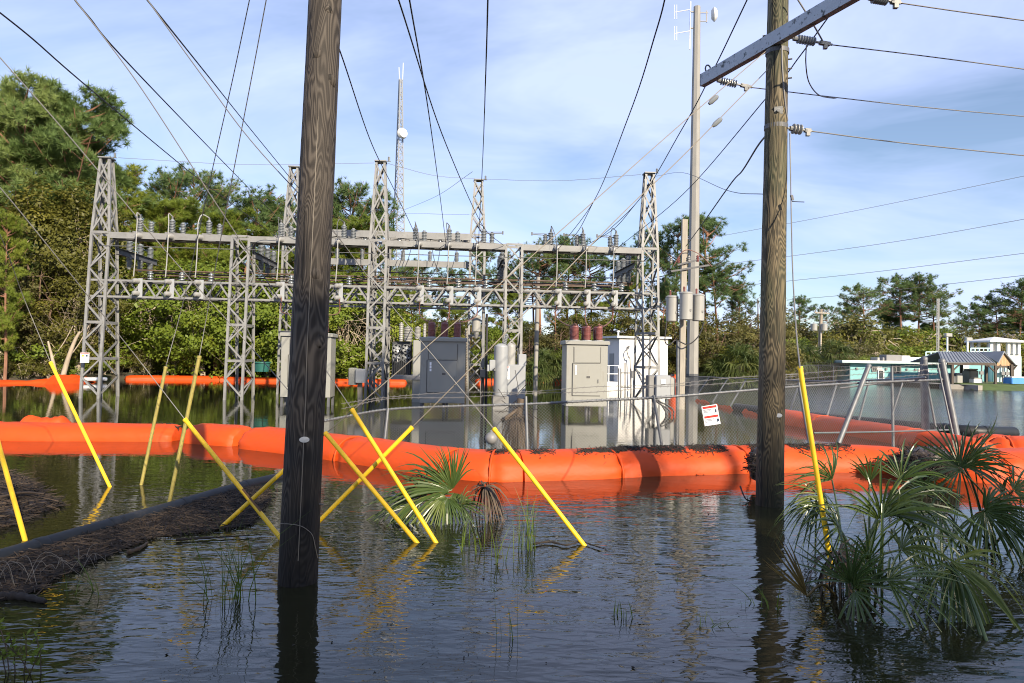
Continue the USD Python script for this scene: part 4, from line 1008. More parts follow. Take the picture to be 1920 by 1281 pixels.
cm.part('dark_base', MB().tube([V(m0[0], m0[1], -.3), m0 - V(0, 0, .002)], [.46, .46], 8), 'galvanised_dark')
dsh = at_pxy(1337, 28, YM)
mb = MB().lathe([(0, -.02), (.3, -.02), (.5, .15), (.52, .2), (.35, .38), (.15, .45), (0, .46)], dsh - V(.12, 0, 0), (1, -.25, .05), 20)
cm.part('dish_antenna', mb, 'white_paint', smooth=40).part('mount', MB().bar(at_pxy(1310, 24, YM), at_pxy(1328, 24, YM), .06, .06).bar(at_pxy(1310, 40, YM), at_pxy(1326, 40, YM), .06, .06).bar(at_pxy(1325, 20, YM), at_pxy(1325, 42, YM), .08, .08), 'dark_grey_paint')
wh = MB().tube([at_pxy(1293, 93, YM), at_pxy(1295, 3, YM)], .045, 6)
for y in (20, 60): wh.tube([at_pxy(1266, y + 3, YM), at_pxy(1294, y - 2, YM)], .03, 5).tube([at_pxy(1265, y - 11, YM), at_pxy(1265, y + 16, YM)], .02, 5).tube([at_pxy(1269, y - 11, YM), at_pxy(1269, y + 16, YM)], .02, 5)
cm.part('whip_antenna', wh, 'white_paint')
cm.part('antenna_bracket', MB().bar(at_pxy(1294, 22, YM), at_pxy(1306, 23, YM), .08, .08).bar(at_pxy(1294, 53, YM), at_pxy(1305, 53, YM), .08, .08), 'dark_grey_paint')

# lattice mast far behind
YK = 62.0
lm = thing('lattice_mast', 'tall thin three sided radio mast with a small white dish behind the substation', 'radio mast', at_px(742, YK, 0.4))
def mcorner(k, z, zt):
    f = z / zt; r = .95 * (1 - f) + .22 * f if f < .55 else max(.5 - (f - .55) * .75, .16)
    px = 742 + (751 - 742) * f
    b = at_px(px, YK, z); a = k * 2 * PI / 3 + .5
    return b + V(r * math.cos(a), r * math.sin(a), 0)
zt_ = at_pxy(751, 148, YK)[2]
for k in range(3):
    lm.part('leg', MB().tube([mcorner(k, z, zt_) for z in np.linspace(.2, zt_, 24)], .06, 5), 'grey_paint')
zs = np.linspace(.3, zt_, 44)
for k in range(3):
    m = MB()
    for i in range(len(zs) - 1):
        a, b = (k, (k + 1) % 3) if i % 2 else ((k + 1) % 3, k)
        m.bar(mcorner(a, zs[i], zt_), mcorner(b, zs[i + 1], zt_), .05, .05)
        m.bar(mcorner(k, zs[i], zt_), mcorner((k + 1) % 3, zs[i], zt_), .04, .04)
    lm.part('bracing', m, 'grey_paint')
lm.part('dish', MB().lathe([(0, 0), (.4, 0), (.5, .1), (.4, .35), (0, .45)], at_pxy(753, 251, YK - .4), (.6, -.7, 0), 16), 'white_paint', smooth=40)
lm.part('whip_antenna', MB().tube([at_pxy(749, 150, YK), at_pxy(748, 126, YK)], .03, 5).tube([at_pxy(755, 150, YK), at_pxy(756, 118, YK)], .03, 5), 'white_paint')

# ------------------------------------------------------------------ white shed
YS = 42.0
sl, sr = at_px(1160, YS), at_px(1256, YS)
sw_ = np.linalg.norm(sr - sl); zt_ = at_pxy(1160, 634, YS)[2]
shed = thing('white_shed', 'flat roofed white block shed standing in the water behind the rightmost tower', 'shed', (sl + sr) / 2)
e = nrm(sr - sl); n = V(-e[1], e[0], 0)
# the shed is turned a little so that its left wall shows
rot = .62
e2 = nrm(e * math.cos(rot * .25) + n * math.sin(rot * .25)); n2 = V(-e2[1], e2[0], 0)
left_d = 5.0
n3 = nrm(n2 - e2 * .18)
c0 = sl
AXS = np.array([e2, n2, UPZ])
P = lambda a, o, z: c0 + e2 * a + n2 * o + UPZ * z
shed.part('wall', MB().box(P(sw_ / 2, 1.6, zt_ / 2 - .3), (sw_, 3.2, zt_ + .6), AXS), 'white_wall')
shed.part('roof', MB().bar(P(sw_ / 2, -.18, zt_ + .07), P(sw_ / 2, 3.4, zt_ + .12), sw_ + .36, .13), 'white_paint')
shed.part('vent', MB().lathe([(0, 0), (.06, 0), (.06, .3), (.1, .32), (.1, .4), (0, .42)], P(.3, 1.2, zt_ + .1), n=10), 'white_paint')
shed.part('lamp_arm', MB().tube(smooth_path([P(.55, -.05, 2.6), P(.4, -.3, 2.4), P(.5, -.35, 2.0), P(.6, -.3, 1.9), P(.68, -.28, .2)], 6), .035, 5), 'wire_grey')
shed.part('lamp', MB().lathe([(0, 0), (.09, 0), (.07, .1), (0, .12)], P(.58, -.12, 2.62), n=10), 'dark_grey_paint')
shed.part('meter_box', MB().box(P(.9, -.05, 1.0), (.14, .1, .4), AXS), 'dark_grey_paint')
# left wall: a door and its landing rail
sdoor = shed.part('door', MB().box(P(-.012, 1.5, 1.2), (.03, .95, 2.1), AXS), 'grey_paint')
sdoor.part('handle', MB().box(P(-.05, 1.15, 1.2), (.04, .1, .04), AXS), 'dark_grey_paint')
rl = thing('landing_rail', 'white landing rail and steps in front of the white shed door', 'railing', P(-.8, .6, 0))
for a in (-1.2, -.6, 0):
    rl.part('post', MB().bar(P(a - .1, -.2, -.4), P(a - .1, -.2, 1.5), .05, .05), 'white_paint')
for z in (1.5, 1.0): rl.part('rail', MB().bar(P(-1.3, -.2, z), P(-.1, -.2, z), .05, .05), 'white_paint')
rl.part('step', MB().box(P(-.7, .3, .25), (1.4, 1.0, .5), AXS), 'white_wall')
gp = thing('grey_gate_frame', 'thin dark pipe rails standing beside the white shed', 'railing', at_px(1172, 38))
for x in (1160, 1164, 1172, 1183): gp.part('post', MB().tube([at_px(x, 38, -.4), at_px(x, 38, 1.4 + .3 * (x == 1172))], .035, 6), 'galvanised_dark')
for z in (1.15, .35): gp.part('rail', MB().tube([at_px(1164, 38, z), at_px(1183, 38, z)], .03, 6), 'galvanised_dark')

# ------------------------------------------------------------------ chain link fences
def chain(a0, a1, b0, b1, pitch, r, twist=.01):
    """a woven wire mesh between the top line a0-a1 and the bottom line b0-b1 (polylines of equal length)"""
    top, bot = np.asarray(a0, float), np.asarray(b0, float)
    seg = np.linalg.norm(np.diff(top, axis=0), axis=1); L = seg.sum(); s = np.concatenate([[0], np.cumsum(seg)])
    def at(u, v):
        u = np.clip(u, 0, L)
        A = np.stack([np.interp(u, s, top[:, k]) for k in range(3)], -1); B = np.stack([np.interp(u, s, bot[:, k]) for k in range(3)], -1)
        return A + (B - A) * np.asarray(v)[..., None]
    H = np.linalg.norm(top - bot, axis=1).mean()
    n = int(L / pitch)
    vs, fs, cnt = [], [], 0
    K = 7
    tri = np.arange(3) * 2 * PI / 3
    for sg in (1, -1):
        st = np.arange(-int(H / pitch) - 1, n + int(H / pitch) + 2) * pitch
        for u0 in st:
            v = np.linspace(0, 1, K); u = u0 + sg * v * H + (0 if sg > 0 else 0)
            ok = (u >= -1e-6) & (u <= L + 1e-6)
            if ok.sum() < 2: continue
            v, u = v[ok], u[ok]
            p = at(u, v)
            d = nrm(p[-1] - p[0]); a = nrm(np.cross(d, [0.3, 1, 0.1])); b = np.cross(d, a)
            ring = p[:, None] + r * (np.cos(tri)[None, :, None] * a + np.sin(tri)[None, :, None] * b)
            m = len(p)
            i, j = np.meshgrid(np.arange(m - 1), np.arange(3), indexing='ij')
            q = np.stack([i * 3 + j, i * 3 + (j + 1) % 3, (i + 1) * 3 + (j + 1) % 3, (i + 1) * 3 + j], -1).reshape(-1, 4) + cnt
            vs.append(ring.reshape(-1, 3)); fs.append(q); cnt += 3 * m
    return MB().add(np.vstack(vs), np.vstack(fs))

def barbed(pts, r=.006, barb=.25):
    m = MB().tube(smooth_path(pts, 8), r, 4)
    P = smooth_path(pts, 10)
    for k in range(1, len(P) - 1):
        m.bar(P[k] - V(.02, 0, .03), P[k] + V(.02, 0, .03), .006, .006)
    return m

# front run: leans away from the viewer at its left, rises to the corner post at right
top_px = [(560, 800, 14.4), (640, 783, 14.3), (727, 768, 14.2), (850, 762, 14.1), (986, 758, 14.0), (1120, 751, 14.0), (1240, 745, 14.05), (1380, 734, 14.4), (1495, 725, 15.0), (1615, 718, 15.8), (1766, 712, 16.7)]
top3 = [U(*p) for p in top_px]
bot3 = []
for k, (x, y, d) in enumerate(top_px):
    g = at_px(x + (8 if k < 8 else 14 if k == 10 else 4), top3[k][1] - .45, -.25)
    bot3.append(g)
ff = thing('chain_link_fence', 'sagging chain link fence with steel rail running behind the orange barrier', 'fence', bot3[5] + V(0, 0, .2))
ff.part('top_rail', MB().tube(smooth_path(top3, 6), .024, 8), 'fence_steel', smooth=True)
ff.part('mesh', chain(top3, None, bot3, None, .068, .0017), 'chain_wire')
for k, (a, b) in enumerate((((727, 770), (716, 850)), ((986, 748), (990, 850)), ((1226, 746), (1250, 842)), ((1498, 722), (1526, 812)))):
    da = np.interp(a[0], [p[0] for p in top_px], [p[2] for p in top_px])
    pt = U(a[0], a[1], da - .02); g = at_px(b[0], pt[1] - .35, -.3)
    ff.part('post', MB().tube([g, pt + nrm(pt - g) * .05], .030, 8), 'fence_steel', smooth=True)
tie = MB()
for p in smooth_path(top3, 14): tie.lathe([(.026, -.012), (.033, -.012), (.033, .012), (.026, .012)], p, (1, .1, 0), 8)
ff.part('tie_wires', tie, 'fence_steel')
ff.part('barbed_wire', barbed([U(x, y - (16 + 4 * (k % 2)), d + .1) for k, (x, y, d) in enumerate(top_px[1:9])]), 'wire_grey')
ff.part('barbed_wire', barbed([U(x, y - (26 - 3 * (k % 2)), d + .2) for k, (x, y, d) in enumerate(top_px[1:9])]), 'wire_grey')
# panel at right with its own frame
rp = thing('fence_panel', 'chain link gate panel with heavy tilted posts and barbed wire at right', 'fence', at_px(1640, 16, 0))
for (a, b, r, d0, d1, nm) in (((1629, 686), (1580, 812), .055, 15.8, 15.2, 'heavy_post'), ((1672, 688), (1675, 838), .032, 16.3, 16.0, 'post'), ((1733, 672), (1738, 845), .075, 17.2, 17.0, 'corner_post'),
                              ((1766, 676), (1799, 842), .075, 16.8, 16.3, 'tilted_post'), ((1727, 676), (1731, 838), .03, 17.5, 17.3, 'post'), ((1758, 684), (1786, 812), .022, 16.75, 16.3, 'barbed_arm'), ((1692, 718), (1675, 770), .02, 16.2, 16.1, 'brace'), ((1740, 724), (1760, 832), .026, 16.6, 16.4, 'brace')):
    p0, p1 = U(*a, d0), U(*b, d1)
    p1 = p1 + (p1 - p0) * .15
    h = rp.part(nm, MB().tube([p1, p0], r, 12), 'fence_steel', smooth=40)
    if r > .05: h.part('post_cap', MB().lathe([(r * 1.08, -.05), (r * 1.1, 0), (r * .9, .03), (r * .4, .05), (0, .055)], p0, nrm(p0 - p1), 12), 'fence_steel', smooth=40)
rp.part('bottom_rail', MB().tube([U(1527, 812, 15.0), U(1650, 810, 15.6), U(1786, 806, 16.35)], .02, 8), 'fence_steel', smooth=True)
rp.part('brace_rail', MB().tube([U(1575, 728, 17.4), U(1650, 719, 17.3), U(1735, 708, 17.2)], .022, 8), 'fence_steel', smooth=True)
for k, (y0, y1, d) in enumerate(((693, 682, 16.3), (703, 692, 16.4), (712, 701, 16.5))):
    rp.part('barbed_wire', barbed([U(1470, y0 + 10, d - .6), U(1600, y0, d), U(1680, (y0 + y1) / 2, d), U(1764, y1, 16.75)]), 'wire_grey')
# far run going back along the right tube, leaning
bx_ = [(1240, 727), (1297, 747), (1330, 754), (1362, 763), (1410, 775), (1470, 790), (1540, 800), (1600, 812), (1700, 830), (1735, 842)]
tx_ = [(1285, 705.5), (1330, 707), (1365, 709), (1400, 710), (1450, 712), (1500, 714), (1570, 715), (1630, 713), (1700, 711), (1735, 708)]
B3 = [W(*p) - V(0, 0, .05) for p in bx_]
T3 = [U(t[0], t[1], PX(b)[2] * (1.03 if i < 7 else 1.0) + .2) for i, (t, b) in enumerate(zip(tx_, B3))]
fb = thing('chain_link_fence', 'leaning chain link fence receding along the far side of the right orange tube', 'fence', B3[3])
fb.part('top_rail', MB().tube(T3, .026, 7), 'fence_steel', smooth=True)
fb.part('mesh', chain(T3, None, B3, None, .10, .0019), 'chain_wire')
for a, b in zip(T3[:8], B3[:8]): fb.part('post', MB().tube([b - V(0, 0, .2), a], .03, 7), 'fence_steel', smooth=True)
# far fence by the trees and the one before the teal building
def simple_fence(label, pts, h, np_, pitch=.16, r=.004):
    P = np.array([W(*p) for p in pts])
    s = np.linspace(0, len(P) - 1, np_)
    Q = np.stack([np.interp(s, np.arange(len(P)), P[:, k]) for k in range(3)], -1)
    Q[:, 2] = -.1
    Tt = Q + UPZ * (h + .1)
    th = thing('chain_link_fence', label, 'fence', Q.mean(0))
    th.part('top_rail', MB().tube(Tt, .025, 6), 'fence_steel', smooth=True)
    for q_, t_ in zip(Q, Tt): th.part('post', MB().tube([q_ - V(0, 0, .3), t_ + V(0, 0, .05)], .035, 6), 'fence_steel', smooth=True)
    th.part('mesh', chain(Tt, None, Q, None, pitch, r), 'chain_wire')
    for dz in (.12, .24): th.part('barbed_wire', MB().tube(Tt + UPZ * dz, .008, 4), 'wire_grey')
simple_fence('distant chain link fence in front of the woods between the middle towers', [(600, 712), (700, 713), (830, 713), (990, 714.5), (1060, 715.5)], 2.0, 12)
simple_fence('distant chain link fence left of the teal building under the palms', [(1445, 719), (1520, 721), (1592, 723.5)], 1.6, 6)
sg_rows = [(.06, .94, .04, .15, 'sign_red', 'red_band'), (.06, .94, .52, .63, 'sign_red', 'red_band'), (.80, .90, .24, .38, 'sign_ink', 'running_figure'), (.74, .86, .37, .40, 'sign_ink', 'running_figure'), (.82, .95, .72, .85, 'sign_ink', 'running_figure'), (.78, .86, .84, .88, 'sign_ink', 'running_figure')]
for k in range(3):
    sg_rows.append((.07, (.62, .5, .4)[k], .20 + .06 * k, .225 + .06 * k, 'sign_ink', 'text_line'))
    sg_rows.append((.07, (.66, .55, .35)[k], .69 + .06 * k, .715 + .06 * k, 'sign_ink', 'text_line'))
c_ = U(1333, 778.5, 13.75)
e_ = U(1346, 776.5, 13.7) - c_; u_ = U(1328.5, 762, 13.8) - c_
u_ = u_ - nrm(e_) * (nrm(e_) @ u_)
fs_ = sign('white notice with two red bands hanging crooked on the sagging fence', c_, .31, .40, e_, u_, sg_rows, 1)

# ------------------------------------------------------------------ orange flood barrier tubes
def flood_tube(label, front_px, a, b, seed, pinch=(1, 1), seams=(), name='flood_barrier', n=40, w_amp=.02, step=.05):
    """inflated tube: front_px gives its waterline on the viewer's side; a half width, b half height"""
    fr = smooth_path([W(*p) for p in front_px], 14)
    seg = np.concatenate([[0], np.cumsum(np.linalg.norm(np.diff(fr, axis=0), axis=1))]); L = seg[-1]
    m = max(int(L / step), 24); u = np.linspace(0, L, m)
    fr = np.stack([np.interp(u, seg, fr[:, k]) for k in range(3)], -1)
    t = np.gradient(fr, axis=0); t[:, 2] = 0; t /= np.linalg.norm(t, axis=1, keepdims=True)
    nb = np.stack([-t[:, 1], t[:, 0], np.zeros(m)], -1)                       # away from the viewer
    if nb[m // 2] @ V(0, 1, 0) < 0: nb = -nb
    ctr = fr + nb * a[0] if hasattr(a, '__len__') else fr + nb * a
    aw = a[0] if hasattr(a, '__len__') else a
    de = np.minimum(u / .35, 1) if pinch[0] else np.ones(m)
    df = np.minimum((L - u) / .35, 1) if pinch[1] else np.ones(m)
    k = (.80 + .20 * np.sqrt(np.clip(1 - (1 - de) ** 2, 0, 1))) * (.80 + .20 * np.sqrt(np.clip(1 - (1 - df) ** 2, 0, 1)))
    for s_ in seams: k *= 1 - .075 * np.exp(-((u - s_ * L) / .09) ** 2)
    th = np.linspace(0, 2 * PI, n, endpoint=False)
    ce, se = np.cos(th), np.sin(th)
    shape_a, shape_b = np.sign(ce) * np.abs(ce) ** .85, np.sign(se) * np.abs(se) ** .9
    UU, TT = np.meshgrid(u, th, indexing='ij')
    nz = meshkit.fbm(np.stack([UU * 1.1, np.cos(TT) * 1.2 + 7, np.sin(TT) * 1.2 + seed], -1), 4, seed) - .5
    wr = np.zeros_like(UU)
    dists = ([u] if pinch[0] else []) + ([L - u] if pinch[1] else []) + [np.abs(u - s_ * L) for s_ in seams]
    for q_, dd in enumerate(dists):
        fold = np.sin(TT * 11 + seed + q_ * 2 + 2.2 * meshkit.noise(np.stack([UU * 2, TT * .5, np.full_like(UU, q_)], -1), seed) * 3)
        wr += np.exp(-dd / .32)[:, None] * fold * .042
    rad = 1 + .10 * nz + wr + .012 * meshkit.noise(np.stack([UU * 4.5, TT * 2.5, UU * 0], -1), seed + 3)
    v = ctr[:, None] + (k[:, None] * rad * shape_a * aw)[..., None] * (-nb[:, None]) + (k[:, None] * rad * shape_b * b)[..., None] * UPZ
    v[..., 2] += -.02
    v = v.reshape(-1, 3)
    i, j = np.meshgrid(np.arange(m - 1), np.arange(n), indexing='ij')
    q = np.stack([i * n + j, i * n + (j + 1) % n, (i + 1) * n + (j + 1) % n, (i + 1) * n + j], -1).reshape(-1, 4)
    mb = MB().add(v, q)
    for e_, idx in ((0, 0), (1, m - 1)):
        c = ctr[idx] + (-1 if e_ == 0 else 1) * t[idx] * .12
        jj = np.arange(n); o = len(v)
        f = np.stack([np.full(n, 0), 1 + (jj + 1) % n, 1 + jj], 1) if e_ == 0 else np.stack([np.full(n, 0), 1 + jj, 1 + (jj + 1) % n], 1)
        mb.add(np.vstack([c, v[idx * n:(idx + 1) * n]]), f)
    x = thing(name, label, 'flood barrier', V(*ctr[m // 2][:2], 0))
    x.part('tube', mb, 'orange_vinyl', smooth=True)
    for s_ in seams:
        i0 = int(s_ * (m - 1))
        ring = ctr[i0] + (k[i0] * shape_a * (aw + .022))[:, None] * (-nb[i0]) + (k[i0] * shape_b * (b + .022))[:, None] * UPZ - V(0, 0, .02)
        x.part('seam_band', MB().tube(np.vstack([ring, ring[:1]]), .022, 5), 'orange_vinyl', smooth=True)
    top = np.stack([ctr + UPZ * (k * b)[:, None] - V(0, 0, .02), nb], 0)
    return x, (u, ctr, nb, k, aw, b, L)
tubeA = flood_tube('long straight orange flood tube at left running out of the picture', [(-420, 812), (-150, 822), (0, 827), (170, 828), (318, 829)], .50, .36, 1, (0, 1), (.55,))
tubeB = flood_tube('short orange flood tube section with gathered ends behind the faded guards', [(332, 831), (380, 834), (428, 838)], .50, .40, 2, (1, 1))
tubeC = flood_tube('orange flood tube behind the left wood pole curving towards the viewer', [(440, 841), (520, 850), (640, 867), (760, 886), (830, 896)], .50, .43, 3, (1, 0), (.52, .985))
tubeD = flood_tube('short gathered orange flood tube section behind the lone guard', [(836, 897), (890, 902), (935, 904), (980, 903.5)], .52, .44, 4, (0, 0), (.62,), w_amp=.05)
tubeE = flood_tube('long orange flood tube with dark wrack on top, right of centre', [(984, 903), (1130, 899), (1240, 893), (1420, 888), (1560, 886), (1720, 889)], .52, .44, 5, (0, 1), (.24, .58))
tubeF = flood_tube('bulging orange flood tube end at the right edge behind the palmetto', [(1722, 893), (1800, 902), (1880, 908), (2020, 905), (2200, 898)], .62, .52, 6, (1, 0), (.3,))
tubeG = flood_tube('orange flood tube receding behind the gate panel on the right', [(1436, 789), (1480, 798), (1600, 819), (1720, 842), (1800, 862)], .48, .42, 7, (1, 1), (.3, .72))
tubeH = flood_tube('rear orange flood tube at the right edge beyond the palmetto', [(1790, 850), (1850, 862), (1920, 868), (2050, 872)], .62, .50, 8, (1, 0), (.25, .5), w_amp=.05)
for k_, (pts, lb) in enumerate((([(236, 712), (300, 712), (420, 713.5)], 'far orange flood tube on the woods side between the left towers'),
                                ([(420, 714.5), (520, 716), (640, 718), (760, 719.5)], 'far orange flood tube behind the left wood pole and grey cabinet'),
                                ([(900, 717.5), (985, 717), (1058, 718)], 'far orange flood tube between the grey transformer and beige cabinet'))):
    flood_tube(lb, pts, .45, .29, 20 + k_, (1, 1), (.5,), step=.2, n=20)
def crumple(label, pxs, h, seed, d):
    """slack folded vinyl lying on the bank"""
    P = np.array([W(*p) for p in pxs]); c = P.mean(0)
    rnd = np.random.default_rng(seed)
    n, m = 26, 12
    u, v = np.meshgrid(np.linspace(0, 1, n), np.linspace(0, 1, m), indexing='ij')
    base = P[0] + (P[-1] - P[0]) * u[..., None]
    z = np.sin(PI * v) ** .7 * h * (.35 + .9 * meshkit.fbm(np.stack([u * 5, v * 2.2, u * 0 + seed], -1), 4, seed)) + .10 * np.abs(np.sin(u * 21 + v * 6)) * np.sin(PI * v) * h
    z *= np.clip(np.minimum(u, 1 - u) * 7, .12, 1)
    p = base + V(0, 1, 0) * ((v - .3) * d)[..., None]; p[..., 2] = z - .03
    i, j = np.meshgrid(np.arange(n - 1), np.arange(m - 1), indexing='ij')
    q = np.stack([i * m + j, (i + 1) * m + j, (i + 1) * m + j + 1, i * m + j + 1], -1).reshape(-1, 4)
    return solo('flood_barrier', MB().add(p.reshape(-1, 3), q), 'orange_vinyl', label, 'flood barrier', smooth=50)
crumple('slack orange vinyl sheet heaped at the far left waterline', [(-60, 720), (110, 718.5)], .27, 31, 1.6)
crumple('folded orange vinyl mound left of the leftmost tower', [(84, 721), (160, 718)], .50, 32, 1.8)
crumple('orange fold of vinyl sticking up behind the left flood tube', [(30, 796), (126, 796)], .26, 33, .5)
crumple('scrap of orange vinyl at the foot of the leaning fence, farthest', [(1304, 752), (1332, 757)], .16, 34, .5)
crumple('scrap of orange vinyl at the foot of the leaning fence, middle one', [(1338, 762), (1376, 770)], .18, 35, .5)
crumple('scrap of orange vinyl at the foot of the leaning fence, nearest the right pole', [(1394, 774), (1424, 782)], .20, 36, .5)
solo('pvc_pipe', MB().tube([W(120, 712, .2), W(200, 711, .2)], .11, 8), 'white_paint', 'white pipe lying along the bank behind the leftmost tower', 'pipe', smooth=True)

# black pipes
def pipe(label, pts, r, m='pipe_black'):
    P = smooth_path(pts, 10)
    th = thing('drain_pipe', label, 'pipe', P[len(P) // 2])
    th.part('pipe', MB().tube(P, r, 16), m, smooth=40)
    for k in range(6, len(P) - 3, 9):
        d = nrm(P[k + 1] - P[k - 1])
        th.part('coupling', MB().lathe([(r, -.06), (r * 1.07, -.05), (r * 1.07, .05), (r, .06)], P[k], d, 16), m, smooth=40)
pz = lambda px, py, z=-.012: W(px, py, z)
pipe('black drain pipe floating diagonally with wrack piled against it', [pz(-140, 1088), pz(0, 1048), pz(150, 1003), pz(300, 960), pz(440, 918), pz(545, 892)], .09)
pipe('black pipe beyond the orange tube inside the gate panel', [pz(1380, 764, .1), pz(1470, 776, .12), pz(1600, 790, .14), pz(1740, 803, .16), pz(1830, 810, .16), pz(1900, 812, .1)], .17)

# ------------------------------------------------------------------ buildings on the right bank
def build_frame(px0, px1, Y0, Y1=None):
    a, b = at_px(px0, Y0), at_px(px1, Y1 or Y0)
    e = nrm(b - a); n = V(-e[1], e[0], 0)
    return a, e, n, np.linalg.norm(b - a), np.array([e, n, UPZ])
YT = 60.0
a, e, n, L, AXT = build_frame(1594, 1786, YT)
zg = .35
zr = at_pxy(1690, 682, YT)[2]
P = lambda x, o, z: a + e * x + n * o + UPZ * z
tbd = thing('teal_building', 'low teal painted flat roofed building across the water on the right', 'building', P(L / 2, 3, 0))
tbd.part('wall', MB().box(P(L / 2, 3, (zr + zg) / 2 - .4), (L, 6, zr - zg + .8), AXT), 'teal_wall')
tbd.part('roof', MB().box(P(L / 2 - .3, 2.9, zr + .09), (L + 1.4, 7, .2), AXT), 'fascia').part('roof_sheet', MB().box(P(L / 2 - .3, 2.9, zr + .2), (L + 1.3, 6.8, .05), AXT), 'white_paint')
def window(x0, x1, y0, y1, nm='window', m='window_dark'):
    xa = (x0 - 1594) / 192 * L; xb = (x1 - 1594) / 192 * L
    z0, z1 = at_pxy(x0, y1, YT)[2], at_pxy(x0, y0, YT)[2]
    wnd = tbd.part(nm, MB().box(P((xa + xb) / 2, -.02, (z0 + z1) / 2), (xb - xa, .06, z1 - z0), AXT), m)
    fr = MB()
    for xx in (xa, xb): fr.box(P(xx, -.045, (z0 + z1) / 2), (.08, .08, z1 - z0 + .08), AXT)
    for zz_ in (z0, z1): fr.box(P((xa + xb) / 2, -.047, zz_), (xb - xa + .08, .085, .08), AXT)
    wnd.part('frame', fr, 'dark_grey_paint' if nm == 'window' else 'white_paint')
    if nm == 'window': wnd.part('mullion', MB().box(P((xa + xb) / 2, -.055, (z0 + z1) / 2), (.06, .06, z1 - z0), AXT), 'dark_grey_paint')
window(1635, 1643, 688, 696); window(1645, 1652, 688, 693, 'vent', 'white_paint'); window(1646, 1656, 694, 711, 'door'); window(1672, 1688, 686, 700)
window(1722, 1740, 692, 716, 'roll_door', 'fascia')
for x in (1606, 1661, 1700, 1716, 1760):
    tbd.part('wall_fixture', MB().box(P((x - 1594) / 192 * L, -.05, zr - .5), (.16, .12, .2), AXT), 'dark_grey_paint')
ru = thing('rooftop_units', 'dark and white boxes standing on the teal building roof', 'roof equipment', P(5, 3, zr))
for x0, x1, h, m in ((1672, 1702, .55, 'dark_grey_paint'), (1702, 1718, .5, 'white_paint'), (1716, 1754, .38, 'pale_teal'), (1655, 1660, .3, 'can_paint'), (1665, 1669, .32, 'dark_grey_paint')):
    xa, xb = (x0 - 1594) / 192 * L, (x1 - 1594) / 192 * L
    ru.part('unit', MB().rbox(P((xa + xb) / 2, 1.5, zr + .22 + h / 2), (xb - xa, 1.2, h), .04, AXT), m)
# pavilion
YP = 54.5
a, e, n, L, AXP = build_frame(1776, 1908, YP, YP)
zE, zR = at_pxy(1780, 679, YP)[2], at_pxy(1800, 660, YP + 1.5)[2]
xg = (1858 - 1776) / 132 * L            # where the gable end starts
P = lambda x, o, z: a + e * x + n * o + UPZ * z
pv = thing('pavilion', 'open timber pavilion with a grey metal roof and wooden gable at right', 'pavilion', P(L / 2, 2, 0))
# roof: ridge runs left to right then the gable faces the viewer's right
x0, x1 = -.5, xg + .2
wdp = 3.6
th_ = .09
ridge0, ridge1 = P(x0 + .9, wdp / 2, zR), P(L * .72, wdp / 2, zR)
eave0, eave1 = P(x0 - .2, -.45, zE), P(xg + .1, -.45, zE)
back0, back1 = P(x0 - .2, wdp + .3, zE), P(L + .2, wdp + .3, zE)
def slab(p, q2, r_, s_, t=.08):
    p, q2, r_, s_ = map(np.asarray, (p, q2, r_, s_))
    nn = nrm(np.cross(q2 - p, s_ - p)); nn = nn if nn[2] > 0 else -nn
    v = [p, q2, r_, s_, p - nn * t, q2 - nn * t, r_ - nn * t, s_ - nn * t]
    return MB().add(v, [(0, 1, 2, 3), (7, 6, 5, 4), (0, 4, 5, 1), (1, 5, 6, 2), (2, 6, 7, 3), (3, 7, 4, 0)])
gL, gR = P(xg, -.55, zE - .25), P(L + .35, .9, zE - .25)
apex = P((xg + L) / 2 - .15, .1, zR + .05)
pv.part('roof', slab(eave0, eave1, ridge1, ridge0), 'roof_metal')
for k in range(16):
    f_ = (k + .5) / 16
    p_, q_ = eave0 + (eave1 - eave0) * f_, ridge0 + (ridge1 - ridge0) * f_
    pv.part('roof_seam', MB().bar(p_ + UPZ * .02, q_ + UPZ * .02, .05, .06), 'roof_metal')
pv.part('roof_back', slab(back0, ridge0, ridge1, back1), 'roof_metal')
pv.part('roof_side', slab(apex + V(0, -.3, .06), gR + V(.1, -.25, .05), gR + V(.4, 2.2, .05), ridge1 + V(.3, .5, .06)), 'roof_metal')
pv.part('roof_side', slab(apex + V(0, -.3, .06), eave1 + V(0, -.2, .03), ridge1 + V(-.2, 0, .03), ridge1 + V(.3, .5, .06)), 'roof_metal')
nb_ = 12
for k in range(nb_):                                      # vertical boards of the gable
    f0, f1 = k / nb_, (k + .92) / nb_
    b0, b1 = gL + (gR - gL) * f0, gL + (gR - gL) * f1
    ap = (apex - gL) @ nrm(gR - gL) / np.linalg.norm(gR - gL)
    hh = lambda f: (apex[2] - gL[2]) * (f / ap if f < ap else (1 - f) / (1 - ap))
    t0_, t1_ = b0 + UPZ * hh(f0), b1 + UPZ * hh(f1)
    dn = V(0, .05, 0)
    pv.part('gable_board', MB().add([b0, b1, t1_, t0_, b0 + dn, b1 + dn, t1_ + dn, t0_ + dn], [(0, 1, 2, 3), (7, 6, 5, 4), (0, 4, 5, 1), (1, 5, 6, 2), (2, 6, 7, 3), (3, 7, 4, 0)]), 'gable_board')
for x, o in ((.2, -.3), (xg + .02, -.45), (xg + 1.7, .1), (L + .15, .75), (.2, wdp), (xg, wdp), (L, wdp)):
    pv.part('timber_post', MB().bar(P(x, o, .2), P(x, o, zE - .1), .17, .17), 'dark_timber')
for x, o, s in ((xg, -.45, -1), (xg, -.45, 1), (L + .15, .75, -1), (.2, -.3, 1), (xg + 1.7, .1, 1)):
    pv.part('knee_brace', MB().bar(P(x, o, zE - .75), P(x + s * .6, o + (.2 if s > 0 and x > xg - .1 else 0), zE - .15), .09, .09), 'dark_timber')
